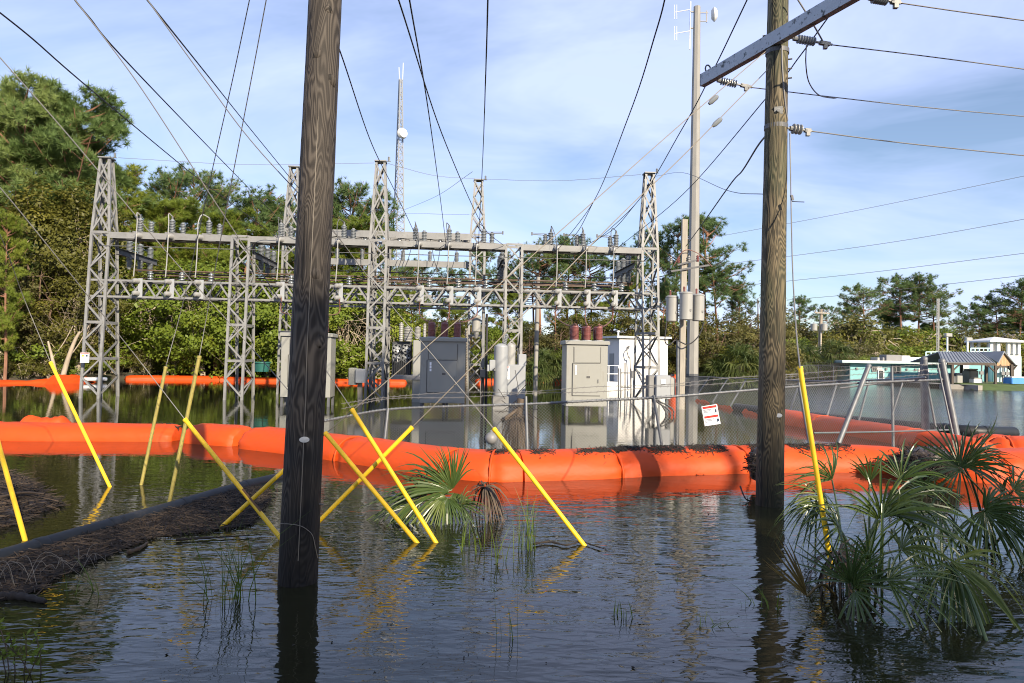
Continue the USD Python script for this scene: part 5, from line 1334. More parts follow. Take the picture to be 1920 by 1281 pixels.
pv.part('beam', MB().bar(P(-.2, -.32, zE - .12), P(xg, -.47, zE - .12), .12, .2).bar(P(xg, -.47, zE - .3), P(L + .2, .75, zE - .3), .12, .16), 'dark_timber')
# back wall of the white plant house behind it
YW = 60.0
def wbox(px0, px1, y0, y1, Y, dep):
    p0, p1 = at_px(px0, Y), at_px(px1, Y)
    zt2, zb2 = at_pxy((px0 + px1) / 2, y0, Y)[2], (at_pxy((px0 + px1) / 2, y1, Y)[2] if y1 else -.3)
    return V((p0[0] + p1[0]) / 2, Y + dep / 2, (zt2 + zb2) / 2), (p1[0] - p0[0], dep, zt2 - zb2)
ph = thing('pump_house', 'pale aqua walled plant building behind the pavilion', 'building', at_px(1840, YW))
ph.part('wall', MB().box(*wbox(1786, 1862, 674, None, YW + 1, 4)), 'teal_wall')
ph.part('wall', MB().box(*wbox(1862, 1915, 668, None, YW + .4, 4)), 'pale_teal')
ph.part('roll_door', MB().box(*wbox(1806, 1817, 684, 706, YW + .95, .1)), 'white_paint')
ph.part('door', MB().box(*wbox(1862, 1870, 686, 720, YW + .35, .1)), 'teal_wall')
for x in (1786, 1840, 1880, 1888): ph.part('pipework', MB().tube([at_px(x, YW + .2, .3), at_px(x + 1, YW + .2, 2.0)], .07, 6).box(at_px(x, YW + .1, 1.2), (.3, .2, .3)), 'dark_grey_paint')
# lookout tower with railing
YO = 66.0
lo = thing('lookout_tower', 'white tower with a hipped canopy and open windows above the pavilion', 'tower', at_px(1888, YO))
lo.part('shaft', MB().box(*wbox(1868, 1914, 664, None, YO, 3)), 'white_wall')
zc0, zc1 = at_pxy(1885, 664, YO)[2], at_pxy(1885, 640, YO)[2]
ca, cb2 = at_px(1858, YO - .2), at_px(1912, YO - .2)
for f_ in (0.02, .26, .62, .8, .98):
    lo.part('column', MB().box(V(ca[0] + (cb2[0] - ca[0]) * f_, YO - .1, (zc0 + zc1) / 2), (.26, .26, zc1 - zc0)), 'white_paint')
    lo.part('rear_column', MB().box(V(ca[0] + (cb2[0] - ca[0]) * f_, YO + 2.6, (zc0 + zc1) / 2), (.22, .22, zc1 - zc0)), 'white_paint')
cx = (ca[0] + cb2[0]) / 2; hw = (cb2[0] - ca[0]) / 2 + .35
ze, za_ = zc1 + .05, at_pxy(1885, 631, YO)[2]
vv = [(cx - hw, YO - .6, ze), (cx + hw, YO - .6, ze), (cx + hw, YO + 3.2, ze), (cx - hw, YO + 3.2, ze), (cx, YO + 1.3, za_), (cx - hw, YO - .6, ze - .15), (cx + hw, YO - .6, ze - .15), (cx + hw, YO + 3.2, ze - .15), (cx - hw, YO + 3.2, ze - .15)]
lo.part('canopy', MB().add(vv, np.array([(0, 1, 4), (1, 2, 4), (2, 3, 4), (3, 0, 4), (5, 8, 7), (5, 7, 6), (0, 5, 6), (0, 6, 1), (1, 6, 7), (1, 7, 2), (2, 7, 8), (2, 8, 3), (3, 8, 5), (3, 5, 0)])), 'white_paint')
for (xa, xb, yy_, lb) in ((1736, 1784, 63, 'pale green roof railing above the teal building'), (1820, 1860, 65, 'pale green roof railing left of the lookout tower')):
    rl = thing('roof_railing', lb, 'railing', at_pxy(xa, 670, yy_))
    y0 = 660 if xa < 1800 else 653
    for k in range(6):
        x = xa + (xb - xa) * k / 5
        rl.part('post', MB().bar(at_pxy(x, y0 + 14, yy_), at_pxy(x, y0, yy_), .07, .07), 'pale_teal')
    for dy in (0, 6): rl.part('rail', MB().bar(at_pxy(xa, y0 + dy, yy_), at_pxy(xb, y0 + dy, yy_), .07, .07), 'pale_teal')
    if xa < 1800: rl.part('platform', MB().bar(at_pxy(xa, y0 + 16, yy_ + .5), at_pxy(xb, y0 + 16, yy_ + .5), 1.4, .2), 'pale_teal')
for x, yt, lb in ((1776, 628, 'floodlight post above the teal building'), (1814, 636, 'floodlight post left of the lookout tower')):
    fl = thing('floodlight_post', 'white ' + lb, 'floodlight', at_pxy(x, 680, 64))
    fl.part('post', MB().tube([at_pxy(x, 690, 64), at_pxy(x, yt + 4, 64)], .08, 8), 'white_paint')
    fl.part('lamp', MB().rbox(at_pxy(x + 2, yt, 64), (.6, .35, .32), .05), 'can_paint')
tm = thing('lattice_mast', 'thin pale antenna mast rising in front of the right hand pines', 'radio mast', at_px(1757, 68))
for x in (1756, 1758.6, 1760):
    tm.part('leg', MB().tube([at_pxy(x, 690, 68), at_pxy(x + 1, 560, 68)], .045, 5), 'can_paint')
m = MB()
for k in range(26): m.bar(at_pxy(1756 if k % 2 else 1760, 690 - 5 * k, 68), at_pxy(1760 if k % 2 else 1756, 685 - 5 * k, 68), .03, .03)
tm.part('bracing', m, 'can_paint')
# seawall and lawn
swl = MB()
pw = [W(1764, 729), W(1810, 730), W(1838, 731.5)]
for k in range(2):
    swl.bar(pw[k] + UPZ * -.1, pw[k + 1] + UPZ * -.1, .5, .9)
solo('seawall', swl, 'seawall', 'stained concrete wall at the water edge below the pavilion', 'wall')
lw_ = [W(1836, 732), W(1900, 733.5), W(2100, 737), W(2400, 742)]
lm_ = MB()
for k in range(3):
    p0, p1 = lw_[k], lw_[k + 1]
    lm_.add([p0 - UPZ * .2, p1 - UPZ * .2, p1 + V(0, 2.2, .42), p0 + V(0, 2.2, .42), p1 + V(0, 16, .45), p0 + V(0, 16, .45)], np.array([(0, 1, 2), (0, 2, 3), (3, 2, 4), (3, 4, 5)]))
solo('lawn', lm_, 'lawn', kind='structure')
slabp = MB().add([W(1764, 729) + V(0, .3, .36), W(1838, 731.5) + V(0, .3, .36), W(1838, 731.5) + V(4, 9, .36), W(1764, 729) + V(-2, 9, .36)], [(0, 1, 2, 3)])
solo('paved_yard', slabp, 'concrete', kind='structure')
# equipment under the pavilion
def eq(name, label, cat, px0, px1, y0, y1, Y, dep, m, m2=None):
    c, s = wbox(px0, px1, y0, y1, Y, dep)
    th = thing(name, label, cat, V(c[0], c[1], c[2] - s[2] / 2))
    th.part('body', MB().rbox(c, s, min(s) * .12), m)
    th.part('cap', MB().rbox(c + UPZ * (s[2] / 2 + .05), (s[0] * .9, s[1] * .9, .1), .03), m2 or m)
eq('storage_bin', 'pale grey bin at the left end under the pavilion', 'bin', 1794, 1806, 702, 718, 55.5, .9, 'can_paint', 'grey_paint')
eq('storage_bin', 'tan crate stack in the middle under the pavilion', 'crate', 1818, 1836, 694, 717, 56.5, 1.0, 'cabinet_paint')
eq('storage_bin', 'low pale box in front of the tan crate under the pavilion', 'box', 1826, 1843, 711, 718, 54.8, .6, 'white_paint', 'cabinet_paint')
eq('storage_bin', 'dark barrel shaped bin beside the left pavilion post', 'bin', 1786, 1793, 704, 718, 55.6, .6, 'galvanised_dark')
eq('blue_tub', 'bright blue plastic tub on the lawn right of the pavilion', 'tub', 1897, 1925, 709, 720, 53.5, 1.0, 'blue_plastic', 'white_paint')
dvp = at_px(1765, 57, .4)

# far utility pole with two cans
YF = 66.0
fp = thing('utility_pole', 'distant wood pole with a short crossarm and two pale cans among the palms', 'utility pole', at_px(1535, YF))
fp.part('shaft', MB().tube([at_px(1534, YF, -.2), at_pxy(1540, 580, YF)], [.22, .15], 8), 'bark_pale', smooth=True)
fp.part('crossarm', MB().bar(at_pxy(1527, 586, YF - .2), at_pxy(1555, 588, YF - .2), .12, .14), 'grey_wood')
for x in (1529, 1537, 1545, 1553): fp.part('pin_insulator', MB().lathe(ribbed(.28, .08, 3), at_pxy(x, 585, YF - .2), n=8), 'porcelain_pale', smooth=35)
fp.part('ground_conduit', MB().tube([at_px(1537, YF - .25, 0), at_pxy(1539, 620, YF - .25)], .05, 6), 'can_paint')
for x, lb in ((1526, 'left'), (1545, 'right')):
    p0 = at_pxy(x, 620, YF - .4)
    th = thing('transformer_can', f'{lb} pale can transformer on the distant wood pole', 'transformer', p0)
    h = at_pxy(x, 608, YF - .4)[2] - p0[2]
    th.part('tank', MB().lathe([(0, 0), (.28, 0), (.3, .04), (.3, h), (.2, h + .06), (0, h + .08)], p0, n=16), 'can_paint', smooth=35)
    th.part('bushing', MB().lathe(ribbed(.2, .06, 3), p0 + UPZ * h, n=8), 'porcelain_pale', smooth=35)

# ------------------------------------------------------------------ vegetation
def blades(P, D, L, wd, rnd, side=None):
    """thin triangles: at P along D, length L, width wd"""
    n = len(P)
    D = D / np.linalg.norm(D, axis=1, keepdims=True)
    s = np.cross(D, rnd.normal(size=(n, 3))) if side is None else side
    s /= np.linalg.norm(s, axis=1, keepdims=True) + 1e-9
    v = np.stack([P - s * wd[:, None] / 2, P + s * wd[:, None] / 2, P + D * L[:, None]], 1).reshape(-1, 3)
    return v, np.arange(3 * n).reshape(-1, 3)
def leaves(P, D, L, wd, rnd, N=None):
    """diamond leaves; N: the way each blade faces"""
    n = len(P)
    if N is not None:
        N = N / np.linalg.norm(N, axis=1, keepdims=True)
        D = D - N * (D * N).sum(1, keepdims=True)
    D = D / (np.linalg.norm(D, axis=1, keepdims=True) + 1e-9)
    s = np.cross(D, rnd.normal(size=(n, 3)) if N is None else N); s /= np.linalg.norm(s, axis=1, keepdims=True) + 1e-9
    m = P + D * L[:, None] * .5
    v = np.stack([P, m + s * wd[:, None] / 2, P + D * L[:, None], m - s * wd[:, None] / 2], 1).reshape(-1, 3)
    k = np.arange(n)[:, None] * 4
    return v, np.vstack([k + [0, 1, 2], k + [0, 2, 3]])
def unit(rnd, n):
    v = rnd.normal(size=(n, 3)); return v / np.linalg.norm(v, axis=1, keepdims=True)

def pine(seed, h=14.0, crown=.55, spread=3.0, nb=30, dense=1.0, trunk_m='bark_red', needle_m='needle', rt=.20):
    rnd = np.random.default_rng(seed)
    tr_, pts = MB(), []
    bend = rnd.normal(size=2) * .35
    zz_ = np.linspace(-.3, h * .97, 9)
    tp = np.stack([bend[0] * (zz_ / h) ** 2 + .12 * np.sin(zz_ * .5 + seed), bend[1] * (zz_ / h) ** 2, zz_], 1)
    tr_.tube(tp, np.linspace(rt, .03, 9), 7)
    Pn, Dn, Sn = [], [], []
    for b in range(nb):
        f = rnd.uniform(0, 1) ** .8
        z = h * (1 - crown + crown * f * .97)
        p0 = np.array([np.interp(z, zz_, tp[:, 0]), np.interp(z, zz_, tp[:, 1]), z])
        az = rnd.uniform(0, 2 * PI)
        prof = math.sin(PI * min(.15 + f * .75, 1)) ** .7
        ln = spread * prof * rnd.uniform(.55, 1.05) + .25
        el = rnd.uniform(.0, .45) + f * .5
        d = V(math.cos(az) * math.cos(el), math.sin(az) * math.cos(el), math.sin(el))
        p1 = p0 + d * ln * .55 + V(0, 0, -.06 * ln); p2 = p0 + d * ln + V(0, 0, .08 * ln)
        tr_.tube(smooth_path([p0, p1, p2], 3), np.linspace(.055, .015, 7), 4, cap=False)
        for k in range(rnd.integers(3, 6)):
            s_ = rnd.uniform(.45, 1.0)
            q = p0 + (p2 - p0) * s_ + rnd.normal(size=3) * V(.34, .34, .2) * (.4 + ln * .22)
            tr_.tube([p0 + (p2 - p0) * s_ * .8, q], [.02, .01], 3, cap=False)
            nt = int(rnd.integers(5, 9) * dense)
            c = q + unit(rnd, nt) * V(.42, .42, .36) * rnd.uniform(.4, 1.1, (nt, 1))
            dd = unit(rnd, nt); dd[:, 2] = np.abs(dd[:, 2]) * .9 + .25
            for ci, di in zip(c, dd):
                nn = 27
                dn_ = di * .55 + unit(rnd, nn) * .9
                Pn.append(np.repeat(ci[None], nn, 0)); Dn.append(dn_); Sn.append(np.cross(dn_, di + nrm(d * V(1, 1, 0)) * .6 + unit(rnd, nn) * .45))
    Pn, Dn, Sn = np.vstack(Pn), np.vstack(Dn), np.vstack(Sn)
    n = len(Pn)
    nd = MB().add(*blades(Pn, Dn, rnd.uniform(.26, .42, n), rnd.uniform(.024, .042, n), rnd, Sn))
    return tr_, nd, trunk_m, needle_m, h

def broad(seed, h=9.0, r=3.2, z0=.6, nclump=46, per=150, size=.17, trunk_m='bark_pale', leaf_m='leaf_olive', rt=.16, hollow=.55, sparse=1.0):
    rnd = np.random.default_rng(seed)
    tr_ = MB()
    zc, rz = (h + z0) / 2, (h - z0) / 2
    P, D, Nn = [], [], []
    nst = rnd.integers(2, 5)
    forks = []
    for k in range(nst):
        az = rnd.uniform(0, 2 * PI); rr = rnd.uniform(.1, .5) * r
        top = V(math.cos(az) * rr, math.sin(az) * rr, h * rnd.uniform(.6, .85))
        pth = smooth_path([V(rnd.normal() * .15, rnd.normal() * .15, -.3), top * V(.3, .3, .4) + rnd.normal(size=3) * .15, top], 5)
        tr_.tube(pth, np.linspace(rt, .03, len(pth)), 6, cap=False); forks.append(pth)
    for c in range(nclump):
        u_ = unit(rnd, 1)[0]; rad = rnd.uniform(hollow, 1.0)
        ctr = V(u_[0] * r * rad, u_[1] * r * rad, zc + u_[2] * rz * rad)
        ctr[:2] *= .75 + .25 * rnd.uniform() + .2 * math.sin(seed + ctr[2])
        f = forks[rnd.integers(len(forks))]; a = f[rnd.integers(len(f) // 3, len(f))]
        tr_.tube([a, (a + ctr) / 2 + rnd.normal(size=3) * .15, ctr], [.024, .016, .006], 3, cap=False)
        n = int(per * rnd.uniform(.6, 1.3) * sparse)
        sp = rnd.uniform(.22, .42) * r * .55 + .18
        off = unit(rnd, n) * (rnd.uniform(size=(n, 1)) ** .45) * sp * V(1, 1, .72)
        P.append(ctr + off); D.append(unit(rnd, n) + off / sp * .3 - V(0, 0, .35)); Nn.append(off / sp * .9 + V(0, 0, .45) + unit(rnd, n) * .75 + nrm(ctr - V(0, 0, zc)) * .5)
    P, D, Nn = np.vstack(P), np.vstack(D), np.vstack(Nn); n = len(P)
    keep = P[:, 2] > .05
    P, D, Nn = P[keep], D[keep], Nn[keep]; n = len(P)
    L = rnd.uniform(.6, 1.25, n) * size
    return tr_, MB().add(*leaves(P, D, L, L * .62, rnd, Nn)), trunk_m, leaf_m, h

def fan(H, a, nrm_, L, nbl, wd, spread=2.3, droop=.35, grav=.25, rnd=None, seg=4, fold=.22):
    """a fan leaf: blades radiating about the hub H, along a, in the plane of normal nrm_"""
    a = nrm(a); n = nrm(nrm_ - a * (np.asarray(nrm_) @ a)); s = np.cross(n, a)
    vs, fs, c = [], [], 0
    for k in range(nbl):
        ph = (k / (nbl - 1) - .5) * 2 * spread + rnd.normal() * .035
        d = a * math.cos(ph) + s * math.sin(ph)
        sd = np.cross(n, d)
        ln = L * (.70 + .30 * math.cos(ph * .62)) * rnd.uniform(.86, 1.08)
        dr = droop * rnd.uniform(.5, 1.6); gv = grav * rnd.uniform(.4, 1.7)
        if rnd.uniform() < .2: gv *= 2.4; ln *= rnd.uniform(.9, 1.25)
        tw = rnd.normal() * .25
        t = np.linspace(.02, 1, seg + 1)
        mid = H + d * (ln * t)[:, None] + n * (fold * ln * .25 * np.sin(t * 2.2))[:, None] - n * (dr * ln * .5 * t ** 2.2)[:, None] - UPZ * (gv * ln * t ** 2.6)[:, None]
        wp = wd * np.interp(t, [0, .3, .65, 1], [.30, 1, .85, .06])
        sv = sd * math.cos(tw) + n * math.sin(tw)
        up = n * (wp * fold)[:, None]
        l, r_ = mid + sv * wp[:, None] / 2 + up, mid - sv * wp[:, None] / 2 + up
        v = np.stack([l, mid, r_], 1).reshape(-1, 3)
        for i in range(seg):
            o = i * 3 + c
            fs += [(o, o + 1, o + 4, o + 3), (o + 1, o + 2, o + 5, o + 4)]
        vs.append(v); c += len(v)
    return np.vstack(vs), np.array(fs)

def palm(seed, h=3.4, nf=24, L=.95):
    rnd = np.random.default_rng(seed)
    tr_ = MB().tube([V(0, 0, -.3), V(.05, 0, h * .35), V(.08, .03, h * .62)], [.2, .19, .17], 9)
    top = V(.08, .03, h * .62)
    fr = []
    for k in range(nf):
        az = k * 2.399 + rnd.normal() * .15; el = 1.25 - 2.0 * (k / nf) + rnd.normal() * .1
        d = V(math.cos(az) * math.cos(el), math.sin(az) * math.cos(el), math.sin(el))
        H = top + d * h * .24 - UPZ * max(0, -el) * .05
        m = MB().tube([top, (top + H) / 2 + UPZ * .04, H], [.022, .016, .012], 4, cap=False)
        nn = V(-d[0] * d[2], -d[1] * d[2], 1 - d[2] ** 2) + rnd.normal(size=3) * .15
        m.add(*fan(H, d, nn, L * rnd.uniform(.8, 1.1), 22, .055, 2.1, .45, .34, rnd, 3))
        fr.append(m)
    return tr_, fr

PROTO = {}
def tree_proto(kind, builder, px, py, Y, label, cat):
    pass
builders = {
    'pine_a': (lambda: pine(11), 'pine_tree', 'pine'), 'pine_b': (lambda: pine(12, crown=.45, spread=3.4, nb=32), 'pine_tree', 'pine'),
    'pine_c': (lambda: pine(13, crown=.8, spread=2.6, nb=56, dense=1.5, needle_m='needle_yellow'), 'pine_tree', 'pine'),
    'pine_d': (lambda: pine(14, crown=.85, spread=3.1, nb=70, dense=2.3, needle_m='needle_fresh'), 'pine_tree', 'pine'),
    'pine_e': (lambda: pine(15, crown=.42, spread=3.8, nb=38, dense=1.0), 'pine_tree', 'pine'),
    'vine': (lambda: broad(21, 10.5, 3.6, .3, 74, 170, .20, leaf_m='leaf_olive'), 'vine_covered_tree', 'tree'),
    'vine_b': (lambda: broad(22, 9.0, 3.0, .2, 64, 170, .19, leaf_m='leaf_brown', trunk_m='bark', sparse=1.0), 'vine_covered_tree', 'tree'),
    'green': (lambda: broad(23, 8.0, 3.2, .4, 64, 170, .20, leaf_m='leaf_green'), 'leafy_tree', 'tree'),
    'scrub': (lambda: broad(24, 8.5, 2.8, 1.2, 50, 110, .17, leaf_m='leaf_olive', trunk_m='bark', sparse=.9), 'scrub_tree', 'tree'),
    'bare': (lambda: broad(25, 9.0, 2.6, 2.5, 34, 44, .14, leaf_m='leaf_brown', trunk_m='bark', sparse=.7), 'scrub_tree', 'tree'),
}
def gz(p): return float(ground_z(np.array([p[0]]), np.array([p[1]]))[0])
def plant(kind, px, py, Y, label, wide=1.0, rz=None, group=None):
    b = at_px(px, Y, 0); z = gz(b)
    top = at_pxy(px, py, Y)[2]
    h = top - z
    rnd = random.Random(int(px * 7 + py))
    rz = rnd.uniform(0, 2 * PI) if rz is None else rz
    if kind not in PROTO:
        fn, nm, cat = builders[kind]
        tr_, cr_, tm_, lm_, h0 = fn()
        sc = h / h0
        p = numbered('/World', nm)
        x = UsdGeom.Xform.Define(stage, p)
        t = Th(p, (0, 0, 0)).tag(label, cat, group)
        t.part('trunk', tr_, tm_, smooth=40); t.part('crown', cr_, lm_)
        c, q_ = math.cos(rz), math.sin(rz)
        Rm = np.array([[c, q_, 0], [-q_, c, 0], [0, 0, 1.0]]) * np.array([sc * wide, sc * wide, sc])[:, None]
        x.AddTransformOp().Set(Gf.Matrix4d(*[float(v) for v in (*Rm[0], 0, *Rm[1], 0, *Rm[2], 0, b[0], b[1], z, 1)]))
        PROTO[kind] = (t, nm, cat, h0)
        return t
    t, nm, cat, h0 = PROTO[kind]
    sc = h / h0
    return copy_of(t, nm, label, cat, (b[0], b[1], z), rz, (sc * wide, sc * wide, sc), group)

TREES = [
    # left woods
    ('pine_d', 22, 182, 46, 'tall dense pine at the left edge of the picture', 1.0), ('pine_d', 118, 196, 47, 'tall dense pine just left of the leftmost tower top', 1.05),
    ('pine_d', -70, 205, 46, 'tall dense pine cut by the left edge, farthest left', 1.0), ('pine_d', 70, 232, 50, 'dense pine between the two tallest ones on the left', .9),
    ('vine', 30, 330, 44, 'vine draped olive tree at the left edge of the picture', 1.0), ('vine', 105, 318, 45, 'vine draped olive tree under the tall pines, left of the leftmost tower', 1.0),
    ('vine', 165, 345, 45, 'vine draped olive tree right behind the leftmost tower', .9), ('vine', -60, 345, 44, 'vine draped olive tree cut by the left edge', 1.0),
    ('pine_c', 8, 415, 39.5, 'young bright yellow green pine at the left edge over the water', .75),
    ('vine_b', 70, 455, 42.5, 'brownish vine mound on the left bank', 1.1), ('vine', 140, 470, 42.5, 'lower vine draped mound left of the leftmost tower', 1.0), ('vine_b', 0, 480, 42, 'brownish vine mound at the left edge of the bank', 1.0),
    ('pine_c', 238, 322, 51, 'yellow green pine just right of the leftmost tower top', 1.15), ('pine_c', 268, 372, 50, 'yellow green pine behind the leftmost bay, lower one', 1.2),
    ('pine_b', 318, 345, 58, 'open crowned pine above the leftmost bay', 1.0), ('pine_b', 362, 340, 60, 'open crowned pine above the leftmost bay, right one of a pair', 1.1), ('pine_a', 402, 362, 60, 'slim pine above the leftmost bay near the second tower', 1.0),
    ('pine_a', 462, 378, 58, 'rounded pine right above the second tower', 1.3), ('pine_b', 500, 398, 60, 'pine between the second tower and the left wood pole', 1.0), ('pine_b', 545, 395, 62, 'pine behind the left wood pole', 1.0),
    ('pine_b', 655, 363, 58, 'pine with a rounded crown just right of the left wood pole', 1.0), ('pine_a', 682, 384, 60, 'pine between the left wood pole and the middle tower', 1.1), ('pine_a', 620, 388, 60, 'pine hidden mostly by the left wood pole', 1.0),
    ('green', 262, 455, 48, 'bright green leafy tree behind the leftmost tower legs', 1.1), ('green', 318, 480, 47.5, 'bright green leafy tree under the truss of the leftmost bay', 1.2), ('green', 372, 465, 48, 'bright green leafy tree left of the second tower', 1.2),
    ('pine_c', 405, 470, 49, 'yellow green pine behind the leftmost bay, right side', 1.2), ('green', 430, 490, 47, 'bright green leafy tree behind the second tower legs', 1.1), ('pine_c', 330, 440, 52, 'yellow green pine behind the middle of the leftmost bay', 1.3),
    ('green', 500, 500, 48, 'bright green leafy tree between second tower and grey cabinet', 1.2), ('green', 560, 490, 48.5, 'bright green leafy tree behind the left wood pole', 1.2), ('pine_c', 520, 470, 54, 'yellow green pine behind the left wood pole and second tower', 1.2),
    ('green', 645, 490, 48.5, 'bright green leafy tree just right of the left wood pole', 1.1), ('green', 700, 510, 48, 'bright green leafy tree behind the middle tower legs', 1.1), ('pine_b', 640, 460, 56, 'tall trunked pine right of the left wood pole', 1.0), ('pine_e', 600, 440, 58, 'tall trunked pine behind the left wood pole', 1.0),
    ('pine_c', 205, 400, 48, 'yellow green pine right behind the leftmost tower head', 1.3), ('pine_c', 448, 440, 53, 'yellow green pine behind the second tower head', 1.4), ('pine_c', 590, 430, 55, 'yellow green pine hidden mostly by the left wood pole', 1.4), ('pine_c', 675, 430, 55, 'yellow green pine between the left wood pole and middle tower', 1.4), ('pine_c', 300, 395, 55, 'yellow green pine above the leftmost bay, behind the others', 1.4), ('pine_c', 380, 400, 56, 'yellow green pine left of the second tower head', 1.4), ('pine_d', 150, 300, 50, 'fresh green pine between the tall pines and the leftmost tower', 1.0),
    # middle
    ('pine_e', 745, 505, 62, 'low pine right of the middle tower', 1.0), ('pine_b', 790, 500, 66, 'pine above the shaded cabinet', 1.1), ('pine_e', 840, 520, 66, 'pine behind the shaded cabinet bushings', 1.0), ('vine_b', 735, 590, 54, 'brownish bushy tree behind the radiator', 1.1), ('scrub', 800, 585, 56, 'thin scrub tree above the shaded cabinet', 1.2), ('scrub', 870, 575, 56, 'thin scrub tree right of the shaded cabinet', 1.2),
    ('pine_b', 905, 478, 64, 'pine behind the back row tower above the regulator', 1.0), ('pine_a', 945, 500, 62, 'small pine left of the short signed tower', 1.0), ('green', 925, 600, 54, 'bright leafy tree behind the grey regulator', 1.0), ('scrub', 760, 560, 60, 'thin scrub tree above the transformer bushings', 1.2),
    ('pine_e', 1010, 468, 58, 'broad open pine right of the short signed tower', 1.25), ('pine_e', 1062, 470, 60, 'broad open pine above the beige cabinet, left one', 1.3), ('pine_e', 1110, 480, 59, 'broad open pine above the beige cabinet, right one', 1.1), ('pine_a', 1040, 540, 54, 'narrow pine with a reddish trunk left of the beige cabinet', .8),
    ('pine_a', 1180, 486, 58, 'pine left of the rightmost tower', 1.0), ('vine_b', 990, 600, 53, 'brown bushy tree behind the short signed tower', 1.1), ('vine_b', 1050, 590, 54, 'brown bushy tree behind the beige cabinet, left side', 1.1), ('vine_b', 1115, 580, 54, 'brown bushy tree behind the beige cabinet, right side', 1.1), ('scrub', 1080, 560, 56, 'thin scrub tree over the beige cabinet', 1.2),
    ('vine_b', 1175, 575, 54, 'brown bushy tree behind the white shed roof', 1.2), ('vine_b', 1225, 565, 55, 'brown bushy tree behind the rightmost tower', 1.2), ('pine_b', 1222, 455, 60, 'pine right behind the rightmost tower', 1.0),
    ('pine_b', 1262, 432, 58, 'large pine left of the concrete mast', 1.0), ('pine_b', 1318, 424, 57, 'large rounded pine right behind the concrete mast', 1.15), ('pine_a', 1345, 505, 56, 'lower pine crown right of the concrete mast', 1.3), ('pine_a', 1240, 540, 54, 'narrow pine between rightmost tower and square pole', .9),
    ('scrub', 1290, 560, 54, 'brown scrub tree behind the transformer cans', 1.2), ('vine_b', 1335, 580, 54, 'brown bushy tree right of the concrete mast', 1.2), ('vine_b', 1395, 575, 55, 'brown bushy tree left of the right wood pole', 1.2), ('bare', 1425, 520, 57, 'half bare scrub tree left of the right wood pole', 1.0), ('pine_a', 1385, 548, 60, 'small pine between concrete mast and right wood pole', 1.2),
    ('vine_b', 1450, 570, 58, 'brown bushy tree behind the right wood pole', 1.2), ('green', 1365, 640, 52, 'low green tree beside the sabal palm right of the mast', .9),
    ('pine_c', 775, 545, 58, 'yellow green pine behind the shaded cabinet, left part', 1.5), ('pine_c', 850, 560, 58, 'yellow green pine right behind the shaded cabinet bushings', 1.5), ('pine_c', 955, 545, 57, 'yellow green pine behind the grey regulator top', 1.4), ('green', 1095, 610, 53, 'leafy tree behind the beige cabinet bushings', 1.3), ('pine_c', 1140, 540, 58, 'yellow green pine right of the beige cabinet bushings', 1.5), ('pine_c', 1075, 535, 60, 'yellow green pine left of the beige cabinet bushings', 1.4), ('pine_b', 1000, 500, 66, 'pine between short signed tower and beige cabinet', 1.2),
    # right
    ('pine_b', 1497, 566, 84, 'pine right of the right wood pole', 1.3), ('pine_b', 1552, 580, 92, 'small pine over the distant wood pole', 1.0), ('green', 1580, 590, 80, 'yellow green leafy tree right of the distant wood pole', 1.3), ('green', 1520, 610, 76, 'leafy tree behind the palms left of the distant wood pole', 1.3), ('vine', 1555, 630, 74, 'olive bushy tree behind the palms', 1.3),
    ('pine_e', 1622, 545, 96, 'tall flat crowned pine above the left end of the teal building', 1.2), ('pine_e', 1600, 575, 98, 'flat crowned pine left of the tallest right hand group', 1.0), ('pine_e', 1690, 528, 98, 'tallest pine above the teal building, left of a pair', 1.2), ('pine_e', 1722, 530, 99, 'tallest pine above the teal building, right of a pair', 1.2), ('pine_e', 1752, 548, 98, 'tall pine beside the thin antenna mast', 1.2), ('pine_d', 1665, 570, 104, 'dense pine in the middle of the right hand group', 1.3),
    ('pine_d', 1610, 620, 92, 'dense dark pine behind the teal building left end', 1.5), ('pine_d', 1735, 610, 100, 'dense dark pine behind the thin antenna mast', 1.5), ('green', 1672, 640, 76, 'conical yellow green tree right behind the teal building', 1.1), ('green', 1635, 655, 76, 'bushy green tree behind the teal building left part', 1.2), ('vine', 1712, 645, 78, 'olive bushy tree behind the teal building centre', 1.2), ('vine', 1780, 640, 84, 'olive bushy tree behind the floodlight posts', 1.4),
    ('pine_e', 1800, 600, 105, 'dark pine left of the far right group', 1.2), ('pine_e', 1838, 580, 104, 'dark pine above the lookout tower, left one', 1.3), ('pine_e', 1872, 562, 104, 'dark pine above the lookout tower, right one', 1.3), ('pine_e', 1912, 540, 103, 'tall dark pine at the right edge of the picture', 1.3), ('pine_d', 1850, 610, 110, 'dense dark pine behind the lookout tower', 1.6), ('pine_d', 1905, 590, 110, 'dense dark pine at the right edge, behind the taller one', 1.6), ('scrub', 1820, 620, 96, 'brownish scrub tree behind the pavilion', 1.6), ('pine_e', 1965, 545, 103, 'pine beyond the right edge of the picture', 1.3),
    ('green', 1795, 630, 86, 'yellow green tree between the floodlight posts', 1.4), ('vine', 1835, 628, 92, 'olive tree behind the roof railing left of the lookout', 1.5), ('green', 1590, 635, 78, 'low green tree behind the left end of the teal roof', 1.3), ('vine', 1655, 612, 90, 'olive tree between the two right hand pine groups', 1.5), ('vine', 1925, 630, 94, 'olive tree at the right edge behind the lookout', 1.5), ('green', 1770, 605, 94, 'green tree right of the thin antenna mast', 1.4),
    ('vine', 1890, 640, 96, 'olive bushy tree behind the lookout tower shaft', 1.4), ('vine', 1745, 655, 88, 'olive bushy tree behind the railing', 1.4),
]
for kind, px, py, Y, lb, wd_ in TREES: plant(kind, px, py, Y, lb, wd_)

